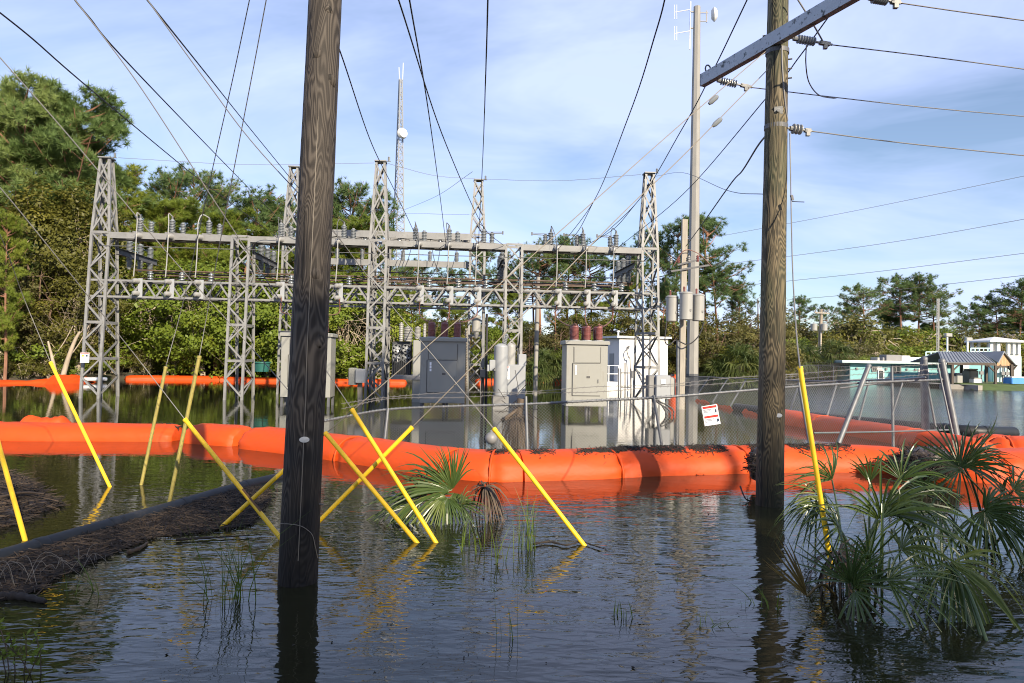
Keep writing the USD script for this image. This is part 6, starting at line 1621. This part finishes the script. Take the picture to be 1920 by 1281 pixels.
# sabal palms
pt_, pf_ = palm(41)
PALMS = [(1385, 640, 51, 'sabal palm with drooping fans right of the concrete mast'), (1497, 636, 62, 'sabal palm just right of the right wood pole'), (1562, 634, 62, 'sabal palm right of the distant wood pole'), (1024, 650, 51, 'sabal palm behind the fence left of the beige cabinet'),
         (1005, 668, 50, 'low sabal palm beside the grey transformer box'), (1415, 668, 51, 'low sabal palm hugging the right wood pole'), (1345, 670, 51.5, 'low sabal palm near the concrete mast base'), (1590, 660, 66, 'low sabal palm at the left end of the teal building')]
p0_ = None
for px, py, Y, lb in PALMS:
    b = at_px(px, Y, 0); z = gz(b); h = at_pxy(px, py, Y)[2] - z
    if p0_ is None:
        p = numbered('/World', 'sabal_palm'); x = UsdGeom.Xform.Define(stage, p)
        p0_ = Th(p, (0, 0, 0)).tag(lb, 'palm', None)
        p0_.part('trunk', pt_, 'palm_trunk', smooth=40)
        for m in pf_: p0_.part('frond', m, 'palm_leaf')
        s_ = h / 3.4
        x.AddTransformOp().Set(Gf.Matrix4d(s_ * 1.1, 0, 0, 0, 0, s_ * 1.1, 0, 0, 0, 0, s_, 0, *map(float, (b[0], b[1], z)), 1))
    else:
        copy_of(p0_, 'sabal_palm', lb, 'palm', (b[0], b[1], z), px * .7, (h / 3.4 * 1.1, h / 3.4 * 1.1, h / 3.4))

# undergrowth along the banks: nobody could count it
UG = numbered('/World', 'undergrowth')
inst = UsdGeom.PointInstancer.Define(stage, UG)
Th(UG, (0, 0, 0)).tag('tangled green and brown undergrowth along the far banks', 'undergrowth', None, 'stuff')
protos = []
for k, (sd, lm_, sp_) in enumerate(((51, 'leaf_green', 1.0), (52, 'leaf_olive', 1.0), (53, 'leaf_brown', .7))):
    tr_, cr_, *_ = broad(sd, 2.6, 1.6, .05, 26, 95, .15, leaf_m=lm_, rt=.035, hollow=.25, sparse=sp_)
    pp = f'{UG}/shrub_{k:03d}'
    UsdGeom.Xform.Define(stage, pp)
    usdkit.mesh(stage, pp + '/stems', tr_.arrays(), MATS['bark_pale'])
    usdkit.mesh(stage, pp + '/leaves', cr_.arrays(), MATS[lm_])
    protos.append(pp)
inst.CreatePrototypesRel().SetTargets([Sdf.Path(p) for p in protos])
rnd = np.random.default_rng(77)
pos, idx, ori, scl = [], [], [], []
for row, (dy, hs) in enumerate(((.7, .62), (2.2, .95), (4.5, 1.25), (8.0, 1.7), (13, 2.1))):
    px = -160.0
    while px < 1640:
        Y0 = np.interp(px, [p[0] for p in shore_px], SH[:, 1])
        if 1140 < px < 1262 and row == 0: px += 14; continue
        Y = Y0 + dy + rnd.uniform(-.5, 1.2) * (1 + row * .5)
        b = at_px(px, Y, 0)
        left = px < 720
        s_ = hs * rnd.uniform(.7, 1.3)
        pos.append((b[0], b[1], gz(b) - .05)); scl.append((s_ * rnd.uniform(.9, 1.3), s_ * rnd.uniform(.9, 1.3), s_))
        idx.append(int(rnd.choice(3, p=[.45, .35, .2] if left else [.22, .33, .45])))
        a = rnd.uniform(0, 2 * PI); ori.append((math.cos(a / 2), 0, 0, math.sin(a / 2)))
        px += rnd.uniform(13, 24) * (1 + .25 * row)
for k in range(70):
    px = rnd.uniform(1600, 2000); Y = rnd.uniform(78, 100); b = at_px(px, Y, 0); s_ = rnd.uniform(1.2, 2.6)
    pos.append((b[0], b[1], .3)); scl.append((s_ * 1.2, s_ * 1.2, s_)); idx.append(int(rnd.choice(3))); a = rnd.uniform(0, 6.28); ori.append((math.cos(a / 2), 0, 0, math.sin(a / 2)))
inst.CreatePositionsAttr(Vt.Vec3fArray([Gf.Vec3f(*map(float, p)) for p in pos]))
inst.CreateScalesAttr(Vt.Vec3fArray([Gf.Vec3f(*map(float, p)) for p in scl]))
inst.CreateOrientationsAttr(Vt.QuathArray([Gf.Quath(float(o[0]), float(o[1]), float(o[2]), float(o[3])) for o in ori]))
inst.CreateProtoIndicesAttr(Vt.IntArray(idx))

# leaning pale trunks at the left bank
for k, (pts, lb) in enumerate((([(118, 706), (128, 672), (140, 640), (150, 622)], 'pale leaning trunk at the waterline left of the leftmost tower'), ([(104, 700), (98, 672), (90, 640)], 'thin pale trunk leaning left of another at the left bank'),
                               ([(276, 586), (290, 578), (305, 560), (318, 545)], 'pale bare branch showing through the green under the leftmost truss'))):
    Y = 40.8 if k < 2 else 44.5
    P = [at_pxy(x, y, Y) for x, y in pts]
    t = thing('bare_trunk', lb, 'trunk', P[0])
    t.part('trunk', MB().tube(smooth_path(P, 5), np.linspace(.16, .07, len(smooth_path(P, 5))) * (1, .8, .45)[k], 7), 'bark_pale', smooth=True)
    t.part('branch', MB().tube(smooth_path([P[1], P[1] + V(.5, .2, .9), P[1] + V(1.0, .3, 2.0)], 5), .03, 5), 'bark_pale', smooth=True)

# ------------------------------------------------------------------ palmettos in the foreground water
def palmetto(label, base, fronds, seed, mat_='palmetto_leaf'):
    """fronds: (hub px, hub py, depth, image direction (dx, dy down), toward viewer, length m, blades, spread, droop, gravity, tan?)"""
    rnd = np.random.default_rng(seed)
    th = thing('saw_palmetto', label, 'palmetto', base)
    for (hx, hy, d, dx, dy, tw, L, nbl, sp, dr, gv, *tan) in fronds:
        fm = ('palmetto_light' if tan[0] == 2 else 'palmetto_tan') if tan else mat_
        H = U(hx, hy, d)
        a = nrm(RGT * dx - UPV * dy - F * tw)
        face = nrm(nrm(C - H) * .8 + UPZ * .55 + rnd.normal(size=3) * .15)
        m = MB().add(*fan(H, a, face, L * rnd.uniform(.95, 1.2), max(int(nbl * .85), 6), .025 * max(L, .55) / .7, sp * .82, dr, gv * 1.25, rnd, 7, .34))
        if not tan and rnd.uniform() < .4:                                             # a younger folded leaf beside it, narrower and standing more upright
            a2 = nrm(a * .8 + UPZ * .45 + rnd.normal(size=3) * .35)
            m.add(*fan(H + rnd.normal(size=3) * .05, a2, nrm(face + rnd.normal(size=3) * .7), L * rnd.uniform(.75, 1.15), max(nbl // 2, 6), .024 * max(L, .55) / .7, .75, dr, gv * 2.0, rnd, 7, .4))
        b = base + rnd.normal(size=3) * V(.12, .12, 0); b[2] = -.1
        q_ = (b + H) / 2 + V(0, 0, .12) + (H - b) * .05
        th.part('frond', m, fm).part('stalk', MB().tube(smooth_path([b, q_, H], 6), np.linspace(.014, .008, len(smooth_path([b, q_, H], 6))), 6), fm, smooth=True)
    return th
bA = W(1610, 1120)
palmetto('large green fan palmetto standing in the water at lower right', bA, [
    (1653, 968, 5.9, .1, -1, .1, .62, 11, .75, .2, .35, 2), (1655, 972, 5.85, .75, -.7, .3, .85, 8, .45, .2, .55, 2), (1630, 905, 6.2, -.1, -1, .1, .42, 10, .7, .2, .2, 2), (1648, 975, 5.85, -.55, -.8, .2, .7, 9, .5, .2, .45, 2), (1628, 1050, 5.6, -.25, -.9, .35, .52, 11, .8, .15, .2), (1655, 965, 5.9, .9, -.35, .2, .85, 16, .9, .3, .55),
    (1548, 935, 7.3, -1, -.15, .2, .48, 22, 1.2, .25, .25), (1530, 942, 7.2, -.5, .5, .4, .46, 16, 1.4, .3, .4), (1596, 1094, 5.55, -.15, -1, .3, .58, 22, 1.6, .2, .15),
    (1646, 1100, 5.6, .2, -1, .3, .40, 12, 1.5, .2, .15), (1602, 1108, 5.4, .25, .9, .8, .55, 12, 1.2, .3, .35), 
    (1690, 1030, 5.8, .6, -.6, .3, .62, 22, 1.7, .3, .35), (1575, 990, 6.9, -.6, -.5, .3, .62, 24, 1.8, .35, .4),
    (1665, 1090, 5.45, .7, -.3, .5, .50, 18, 1.6, .3, .3), (1513, 1118, 5.45, -.70, -.90, .1, .50, 11, .45, .1, -.05, 1), (1690, 900, 6.6, .35, -.9, 0, .60, 22, 1.6, .3, .4), (1560, 900, 7.4, -.6, -.75, 0, .60, 20, 1.2, .3, .35)], 5)
bB = W(1800, 1190)
palmetto('drooping palmetto fan hanging over the water at the lower right corner', bB, [
    (1782, 1058, 5.5, .55, .35, .5, .78, 22, 1.5, .3, .75), (1775, 1056, 5.5, -.55, .6, .4, .45, 12, 1.0, .3, .6), (1780, 1062, 5.5, .1, 1, .6, .42, 8, .7, .2, .3)], 6)
bC = W(1838, 1010)
palmetto('dark green palmetto at the right edge in front of the bulging orange tube', bC, [
    (1801, 878, 7.6, .35, -1, -.1, .68, 24, 1.5, .2, .15), (1805, 872, 7.6, 1, -.15, .1, .72, 22, 1.2, .25, .3), (1800, 880, 7.5, -.8, .1, .2, .55, 16, 1.0, .3, .4), (1846, 958, 7.0, .4, .75, .5, .62, 28, 2.0, .3, .5),
    (1850, 952, 7.1, .9, -.1, .3, .70, 26, 1.6, .3, .45), (1760, 960, 7.3, -.6, .3, .3, .62, 24, 1.7, .3, .5), (1900, 920, 7.3, .8, -.3, .2, .65, 24, 1.7, .3, .4), (1930, 985, 6.9, .6, .4, .3, .62, 22, 1.8, .3, .5), (1740, 930, 7.4, -.3, -.6, 0, .6, 22, 1.7, .3, .45)], 7)
bD = W(800, 968)
palmetto('small palmetto behind the crossed yellow guards in front of the orange tube', bD, [
    (848, 918, 8.4, -.45, -1, .1, .62, 30, 1.25, .2, .15), (842, 922, 8.35, -1, -.35, .2, .85, 24, .9, .25, .3), (835, 930, 8.25, -.85, .35, .4, .62, 24, 1.2, .25, .35), (840, 935, 8.2, -.2, .8, .5, .42, 22, 1.6, .25, .35),
    (850, 925, 8.35, .35, .8, .3, .35, 14, 1.2, .25, .4), (800, 930, 8.4, -.7, -.4, .1, .62, 24, 1.4, .3, .35), (770, 950, 8.3, -.8, .1, .2, .60, 24, 1.5, .3, .35), (845, 912, 8.45, -.15, -1, 0, .50, 16, .8, .15, .1), (865, 948, 8.15, .5, -.3, .3, .34, 14, 1.5, .25, .3)], 9)
def dead_clump(name, label, hub, d, n, L, seed, wd=.03):
    rnd = np.random.default_rng(seed); H = U(*hub, d)
    th = thing(name, label, 'dead palm', V(H[0], H[1], 0))
    for k in range(n):
        az = rnd.uniform(0, 2 * PI); dv = V(math.cos(az) * .45, math.sin(az) * .45, rnd.uniform(-.5, .3))
        th.part('dead_frond', MB().add(*fan(H + rnd.normal(size=3) * .03 * L, dv, V(0, 0, 1) + rnd.normal(size=3) * .4, L * rnd.uniform(.7, 1.1), 14, wd, 1.1, .5, 1.0, rnd, 4)), 'dead_frond')
    return th, H
dead_clump('dead_palmetto', 'grey brown dead fans low in the middle of the large palmetto', (1575, 1045), 5.9, 4, .42, 63, .02)
dead_clump('dead_palmetto', 'brown withered palmetto fan drooping beside the small green palmetto', (908, 912), 8.4, 5, .34, 61, .022)
th_, H_ = dead_clump('dead_palm', 'dead palm with brown skirt of fronds in the water behind the fence', (968, 782), 14.9, 16, .58, 62, .022)
th_.part('stalks', MB().tube(smooth_path([U(940, 789, 14.8), U(958, 777, 14.8), U(975, 762, 14.9), U(985, 748, 14.9)], 5), .04, 6).tube(smooth_path([V(H_[0], H_[1], -.2), H_ * .5 + V(H_[0], H_[1], 0) * .5, H_ + V(.1, 0, .4)], 5), .09, 7), 'dead_frond', smooth=True)
rnd = np.random.default_rng(5)
tw = MB()
for k in range(40):
    p = H_ + rnd.normal(size=3) * V(.18, .15, .18) + V(.05, 0, .2); tw.tube([p, p + rnd.normal(size=3) * .16], .008, 3)
th_.part('twigs', tw, 'debris')
bl = thing('ball_float', 'dark round float in the water behind the orange tube', 'float', U(921, 822, 13.8))
bl.part('ball', MB().tri(trimesh.creation.icosphere(3, .125)).xform(np.eye(3), U(921, 822, 13.8)), 'dark_grey_paint', smooth=True)
bl.part('knob', MB().lathe([(0, 0), (.03, 0), (.03, .04), (0, .05)], U(921, 822, 13.8) + V(0, 0, .12), n=8), 'dark_grey_paint')

# reeds and grass
def reeds(label, px, py, n, spread, h, seed, m='reed', lean=.12):
    rnd = np.random.default_rng(seed); b = W(px, py)
    mb = MB()
    for k in range(n):
        p = b + V(rnd.normal() * spread, rnd.normal() * spread * .7, -.04)
        hh = h * rnd.uniform(.45, 1.05); ln = rnd.normal(size=2) * lean
        t = np.linspace(0, 1, 5)
        mid = p + np.stack([ln[0] * t ** 1.8 * hh * 2, ln[1] * t ** 1.8 * hh * 2, t * hh], 1)
        w_ = rnd.uniform(.006, .011) * np.interp(t, [0, .4, 1], [.8, 1, .1]); a = rnd.uniform(0, PI); s_ = V(math.cos(a), math.sin(a), 0)
        v = np.stack([mid - s_ * w_[:, None] / 2, mid + s_ * w_[:, None] / 2], 1).reshape(-1, 3)
        mb.add(v, [(2 * i, 2 * i + 1, 2 * i + 3, 2 * i + 2) for i in range(4)])
    return solo('reed_clump', mb, m, label, 'reeds', loc=b)
reeds('upright green reeds under the lone yellow guard', 988, 1032, 34, .06, .66, 71, lean=.07)
reeds('green reeds left of the left wood pole base', 432, 1128, 30, .09, .78, 72, lean=.16)
reeds('thin green reeds beside the brown withered palmetto', 885, 1030, 14, .10, .45, 73)
reeds('sparse reeds between withered palmetto and upright reeds', 928, 1055, 10, .10, .42, 74)
reeds('short grass tuft in open water right of centre', 1165, 1155, 9, .05, .20, 75)
reeds('small spiky tuft at bottom centre right', 1320, 1172, 16, .07, .15, 76, lean=.35)
reeds('single thin stems standing in the open water at bottom centre', 956, 1200, 5, .05, .5, 77, lean=.05)
reeds('small grass tuft left of the right wood pole reflection', 1262, 1105, 7, .10, .12, 78, lean=.3)
reeds('sparse sprouts beside the big palmetto left side', 1440, 1140, 16, .10, .22, 79, lean=.3)
reeds('green stems at the lower left water edge', 160, 1115, 8, .16, .34, 80, lean=.2)
lf = thing('small_shrub', 'small leafy sprout at the bottom left corner of the picture', 'shrub', W(38, 1262))
rnd = np.random.default_rng(90); Pq, Dq = [], []
st = MB()
for k in range(7):
    b = W(38 + rnd.normal() * 22, 1262); tp_ = b + V(rnd.normal() * .08, rnd.normal() * .06, rnd.uniform(.16, .34)); st.tube([b - V(0, 0, .05), (b + tp_) / 2 + V(.01, 0, 0), tp_], .004, 4)
    for j in range(14):
        f = rnd.uniform(.35, 1.05); Pq.append(b + (tp_ - b) * f); Dq.append(unit(rnd, 1)[0] + V(0, 0, .5))
n_ = len(Pq)
lf.part('stems', st, 'debris_straw'); lf.part('leaves', MB().add(*leaves(np.array(Pq), np.array(Dq), rnd.uniform(.03, .055, n_), rnd.uniform(.014, .022, n_), rnd)), 'leaf_green')

# ------------------------------------------------------------------ wrack and debris
def inside(poly, p):
    x, y = p[:, 0], p[:, 1]; r = np.zeros(len(p), bool); n = len(poly)
    for i in range(n):
        (x0, y0), (x1, y1) = poly[i], poly[(i + 1) % n]
        c = (y0 > y) != (y1 > y); r ^= c & (x < (x1 - x0) * (y - y0) / (y1 - y0 + 1e-12) + x0)
    return r
def wrack(label, poly_px, nst, seed, hgt=.05, ln=(.05, .35), name='wrack', cover=.5):
    from scipy.ndimage import distance_transform_edt
    rnd = np.random.default_rng(seed)
    poly = np.array([W(*p)[:2] for p in poly_px]); lo_, hi_ = poly.min(0), poly.max(0)
    st_ = max((hi_ - lo_).max() / 170, .018)
    nx, ny = int((hi_[0] - lo_[0]) / st_) + 2, int((hi_[1] - lo_[1]) / st_) + 2
    X, Y = np.meshgrid(lo_[0] + np.arange(nx) * st_, lo_[1] + np.arange(ny) * st_, indexing='ij')
    ins = inside(poly, np.stack([X.ravel(), Y.ravel()], 1)).reshape(nx, ny)
    ins[0] = ins[-1] = False; ins[:, 0] = ins[:, -1] = False
    dd = distance_transform_edt(ins) * st_
    edge = np.clip(dd / .22, 0, 1)
    nz = meshkit.fbm(np.stack([X * 2.2, Y * 3.2, X * 0], -1), 4, seed); fine = meshkit.fbm(np.stack([X * 14, Y * 17, X * 0], -1), 3, seed + 1)
    z = hgt * (edge * (.35 + 1.3 * (nz - (1 - cover) * .75)) + .7 * (fine - .5)) - .06 * (1 - edge)
    i, j = np.meshgrid(np.arange(nx - 1), np.arange(ny - 1), indexing='ij')
    q = np.stack([i * ny + j, (i + 1) * ny + j, (i + 1) * ny + j + 1, i * ny + j + 1], -1).reshape(-1, 4)
    ok = (z.ravel()[q].max(1) > -.012)
    mat_ = MB().add(np.stack([X, Y, z], -1).reshape(-1, 3), q[ok])
    c = V(*poly.mean(0), 0)
    th = thing(name, label, 'debris', c, None, 'stuff')
    th.part('mat', mat_, 'wet_mat', smooth=True)
    for m, nn, k0 in (('debris', nst, 1.0), ('debris_straw', nst // 2, 1.0)):
        P = lo_ + rnd.uniform(size=(nn * 3, 2)) * (hi_ - lo_)
        P = P[inside(poly, P)][:nn]
        mb = MB(); vs, fs = [], []
        xi, yi = np.clip(((P[:, 0] - lo_[0]) / st_).astype(int), 0, nx - 1), np.clip(((P[:, 1] - lo_[1]) / st_).astype(int), 0, ny - 1)
        zz_ = np.maximum(z[xi, yi], 0)
        az = rnd.uniform(0, PI, len(P)); L_ = rnd.uniform(*ln, len(P)) * rnd.uniform(.3, 1, len(P)); el = rnd.normal(size=len(P)) * .16
        d = np.stack([np.cos(az) * np.cos(el), np.sin(az) * np.cos(el), np.sin(el)], 1)
        a = np.stack([P[:, 0], P[:, 1], zz_ + .008 + rnd.uniform(0, .018, len(P))], 1) - d * L_[:, None] / 2; b = a + d * L_[:, None]
        r = rnd.uniform(.0022, .0065, len(P)); s_ = np.cross(d, [0, 0, 1.0]); s_ /= np.linalg.norm(s_, axis=1, keepdims=True)
        bend = s_ * (rnd.normal(size=len(P)) * L_ * .12)[:, None]; mid = (a + b) / 2 + bend
        ring = lambda p, k: [p - s_ * r[:, None] * k, p + s_ * r[:, None] * k, p + UPZ * (r * 1.5 * k)[:, None]]
        v = np.stack(ring(a, 1) + ring(mid, 1) + ring(b, .5), 1).reshape(-1, 3)
        f = []
        for o in (0, 3):
            for jj in range(3): f.append((o + jj, o + (jj + 1) % 3, o + 3 + (jj + 1) % 3, o + 3 + jj))
        f = (np.arange(len(P))[:, None, None] * 9 + np.array(f)[None]).reshape(-1, 4)
        th.part('twigs' if m == 'debris' else 'straw', MB().add(v, f), m)
    return th
wrack('dark wrack of twigs and needles against the black pipe at lower left', [(-140, 1096), (0, 1053), (150, 1009), (300, 966), (450, 918), (500, 912), (505, 940), (470, 985), (440, 992), (380, 1000), (300, 1006), (240, 1028), (190, 1050), (120, 1078), (80, 1108), (10, 1126), (-140, 1140)], 4200, 3, .026, cover=.24)
wrack('brown debris mound with sticks at the left edge', [(-130, 905), (0, 895), (50, 905), (95, 935), (118, 950), (70, 965), (30, 985), (-130, 1010)], 2200, 4, .15, (.1, .6), cover=.8)
for k, (pts, r, m, lb) in enumerate((([(15, 925), (60, 930), (95, 938), (122, 947)], .018, 'debris', 'dark branch sticking out of the left debris mound'), ([(-10, 935), (40, 924), (82, 926)], .022, 'debris_straw', 'reddish stick lying on the left debris mound'),
                                     ([(330, 1012), (400, 1008), (468, 1004)], .014, 'debris', 'long dark stick floating at the edge of the wrack'), ([(240, 1036), (262, 1028), (276, 1018)], .024, 'debris_straw', 'pale driftwood piece at the wrack edge'),
                                     ([(1000, 1020), (1030, 1016), (1062, 1022), (1090, 1016), (1110, 1022), (1136, 1030)], .012, 'debris', 'floating dark branch at the foot of the lone guard'), ([(0, 1120), (30, 1118), (60, 1122), (85, 1128)], .04, 'debris', 'dark log at the lower left water edge'),
                                     ([(1388, 912), (1394, 928), (1402, 938), (1424, 940)], .012, 'debris', 'small curved twig left of the right wood pole base'))):
    P = [W(x, y, .02 + (.10 if k == 0 and i < 2 else 0) + (.16 if k == 1 else 0) + (.06 * (2 - i) if k == 6 else 0)) for i, (x, y) in enumerate(pts)]
    pth = smooth_path(P, 6)
    solo('stick', MB().tube(pth, r * np.linspace(1, .5, len(pth)) * (1 + .2 * np.sin(np.arange(len(pth)) * 1.7)), 6), m, lb, 'stick', smooth=True)
rnd = np.random.default_rng(44)
for k, (x, y, h_, lb) in enumerate(((30, 1100, .42, 'pale tangled root wires at the left edge above the wrack'), (120, 1070, .26, 'pale curled roots on the wrack at lower left'), (285, 1000, .22, 'brown twiggy tuft standing on the wrack'), (185, 1055, .18, 'long pale curved root arching over the wrack'))):
    m = MB(); b = W(x, y)
    for j in range(9 if k != 3 else 3):
        p = b + V(rnd.normal() * .12, rnd.normal() * .08, 0); az = rnd.uniform(0, 6.28); L_ = h_ * rnd.uniform(.5, 1.2)
        q1 = p + V(math.cos(az) * L_ * .4, math.sin(az) * L_ * .3, L_ * rnd.uniform(.4, .8)); q2 = q1 + V(math.cos(az) * L_ * .7, math.sin(az) * L_ * .4, -L_ * rnd.uniform(-.1, .6))
        pp_ = smooth_path([p, q1, q2], 6); m.tube(pp_, np.linspace(.0028, .001, len(pp_)), 4)
    solo('root_tangle', m, 'wire_tan' if k != 2 else 'debris_straw', lb, 'roots', smooth=True)

def tube_wrack(label, info, patches, n, seed, hgt=.05):
    """loose wrack lying on a barrier tube; patches: (start m, end m, angle from the top towards the viewer, spread)"""
    u, ctr, nb, k, aw, b, L = info; rnd = np.random.default_rng(seed)
    mb = MB()
    wts = np.array([p[1] - p[0] for p in patches]); wts = wts / wts.sum()
    for _ in range(n):
        s0, s1, a0, sp = patches[rnd.choice(len(patches), p=wts)]
        uu = rnd.uniform(s0, s1); an = a0 + rnd.normal() * sp
        i = int(np.interp(uu, u, np.arange(len(u))))
        pos_ = ctr[i] - nb[i] * math.sin(an) * aw * k[i] + UPZ * (math.cos(an) * b * k[i] - .005) + UPZ * rnd.uniform(0, hgt) ** 1.3
        t = nrm(ctr[min(i + 1, len(ctr) - 1)] - ctr[i - 1] if i else V(1, 0, 0)); d = nrm(t * rnd.normal() + (-nb[i] * math.cos(an) - UPZ * math.sin(an)) * rnd.normal() * .6 + UPZ * rnd.normal() * .12)
        L_ = rnd.uniform(.03, .20); w_ = rnd.uniform(.004, .016)
        mb.bar(pos_ - d * L_ / 2, pos_ + d * L_ / 2, w_, w_ * .6)
    return solo('wrack', mb, 'debris', label, 'debris', kind='stuff')
LE = tubeE[1][-1]
tube_wrack('dark wrack strewn over the top of the long orange tube', tubeE[1], [(.2, .6, .35, .2), (1.0, 1.5, .55, .14), (1.2, 2.0, .3, .12), (1.6, 2.3, .1, .2), (2.4, 3.1, .3, .25), (3.2, 3.9, .3, .22), (4.4, 5.0, .25, .2), (5.2, 6.3, .25, .25)], 1900, 12, .03)
tube_wrack('a few dark twigs on the gathered orange tube by the lone guard', tubeD[1], [(.6, 1.3, .0, .25)], 110, 13, .02)
tube_wrack('specks of dark wrack on the orange tube at left', tubeA[1], [(8, 12, -.2, .3)], 60, 14, .02)
def heap(label, ctr, size, n, seed, ln=(.08, .5)):
    rnd = np.random.default_rng(seed); mb = MB()
    core = trimesh.creation.icosphere(3, 1.0); v = core.vertices * (1 + .5 * (meshkit.fbm(core.vertices * 2.2 + seed, 3, seed)[:, None] - .5)) * np.array(size) * .85 + ctr
    th = thing('debris_heap', label, 'debris', V(ctr[0], ctr[1], 0), None, 'stuff')
    th.part('core', MB().add(v, core.faces), 'wet_mat')
    for _ in range(n):
        d0 = unit(rnd, 1)[0]; d0[2] = abs(d0[2]) - .3; p = ctr + d0 * np.array(size) * rnd.uniform(.7, 1.12); d = nrm(rnd.normal(size=3) * V(1, 1, .5)); L_ = rnd.uniform(*ln) * rnd.uniform(.4, 1)
        w_ = rnd.uniform(.004, .014); mb.bar(p - d * L_ / 2, p + d * L_ / 2, w_, w_)
    th.part('twigs', mb, 'debris')
    return th
heap('big dark heap of twigs on the orange tube behind the large palmetto', U(1735, 868, 11.6), (.52, .40, .34), 900, 21)
heap('dark clump of wrack caught between the orange tube and right wood pole', U(1418, 872, 10.7), (.14, .18, .30), 320, 22, (.05, .28))

# trees behind the viewer, whose shade covers the foreground
SH_ = nrm(V(SUN[0], SUN[1], 0)); TE = math.tan(SUN_EL)
EDGE = [(-9.5, 5.0, 1.6), (-7.2, 5.2, 1.8), (-4.6, 5.6, 2.6), (-2.0, 6.0, 4.1), (.8, 7.6, 1.1), (3.6, 9.4, 2.7), (6.2, 9.6, 1.0), (8.8, 10.0, .9), (11.6, 10.6, .9), (14.5, 11, .9)]   # how high the shade reaches at these places
kinds = ('vine', 'green', 'vine_b')
n_b = 0
for dist, off in ((33.0, 0.0), (38.0, .5)):
    for k in range(len(EDGE) - (1 if off else 0)):
        a_ = np.array(EDGE[k]) if not off else (np.array(EDGE[k]) + np.array(EDGE[k + 1])) / 2
        top = a_ + SH_ * dist + UPZ * (dist * TE + (.5 if not off else -.4)) * 1.0
        kind = kinds[(k + int(off * 2)) % 3]
        t, nm, cat, h0 = PROTO[kind]
        h = top[2] - .3; wd_ = 2.9 / (h / h0 * 3.4)
        copy_of(t, nm, 'broad tree on the bank behind the viewer, outside the picture', cat, (top[0], top[1], .3), k * 1.3 + off, (h / h0 * wd_, h / h0 * wd_, h / h0), 'trees behind the viewer')
# one tall bare stemmed pine whose crown shades the middle cabinet
cb_top = V(-2.5, 23.4, .6) + SH_ * 44 + UPZ * 44 * TE
hp = cb_top[2] + 2.6
tr_, cr_, tm_, lm_, h0 = pine(16, hp, .21, 2.0, 56, 1.5, rt=.3)
t = thing('pine_tree', 'very tall bare stemmed pine behind the viewer, outside the picture', 'pine', (cb_top[0], cb_top[1], .3))
t.part('trunk', tr_.xform(np.eye(3), t.off), tm_, smooth=40); t.part('crown', cr_.xform(np.eye(3), t.off), lm_)

# floating leaves and bits on the open water
rnd = np.random.default_rng(123)
P_ = []
for _ in range(170):
    px, py = rnd.uniform(60, 1900), 930 + 340 * rnd.uniform() ** 1.2
    c_ = W(px, py)
    if meshkit.fbm(np.array([c_ * .9]), 3, 4)[0] < .47: continue
    P_.append(c_ + V(0, 0, .006))
P_ = np.array(P_); n_ = len(P_)
d_ = unit(rnd, n_); d_[:, 2] *= .12
solo('floating_leaves', MB().add(*leaves(P_, d_, rnd.uniform(.012, .035, n_), np.full(n_, .014), rnd)), 'debris', 'scattered dark leaves and bits floating on the near water', 'leaf litter', kind='stuff')
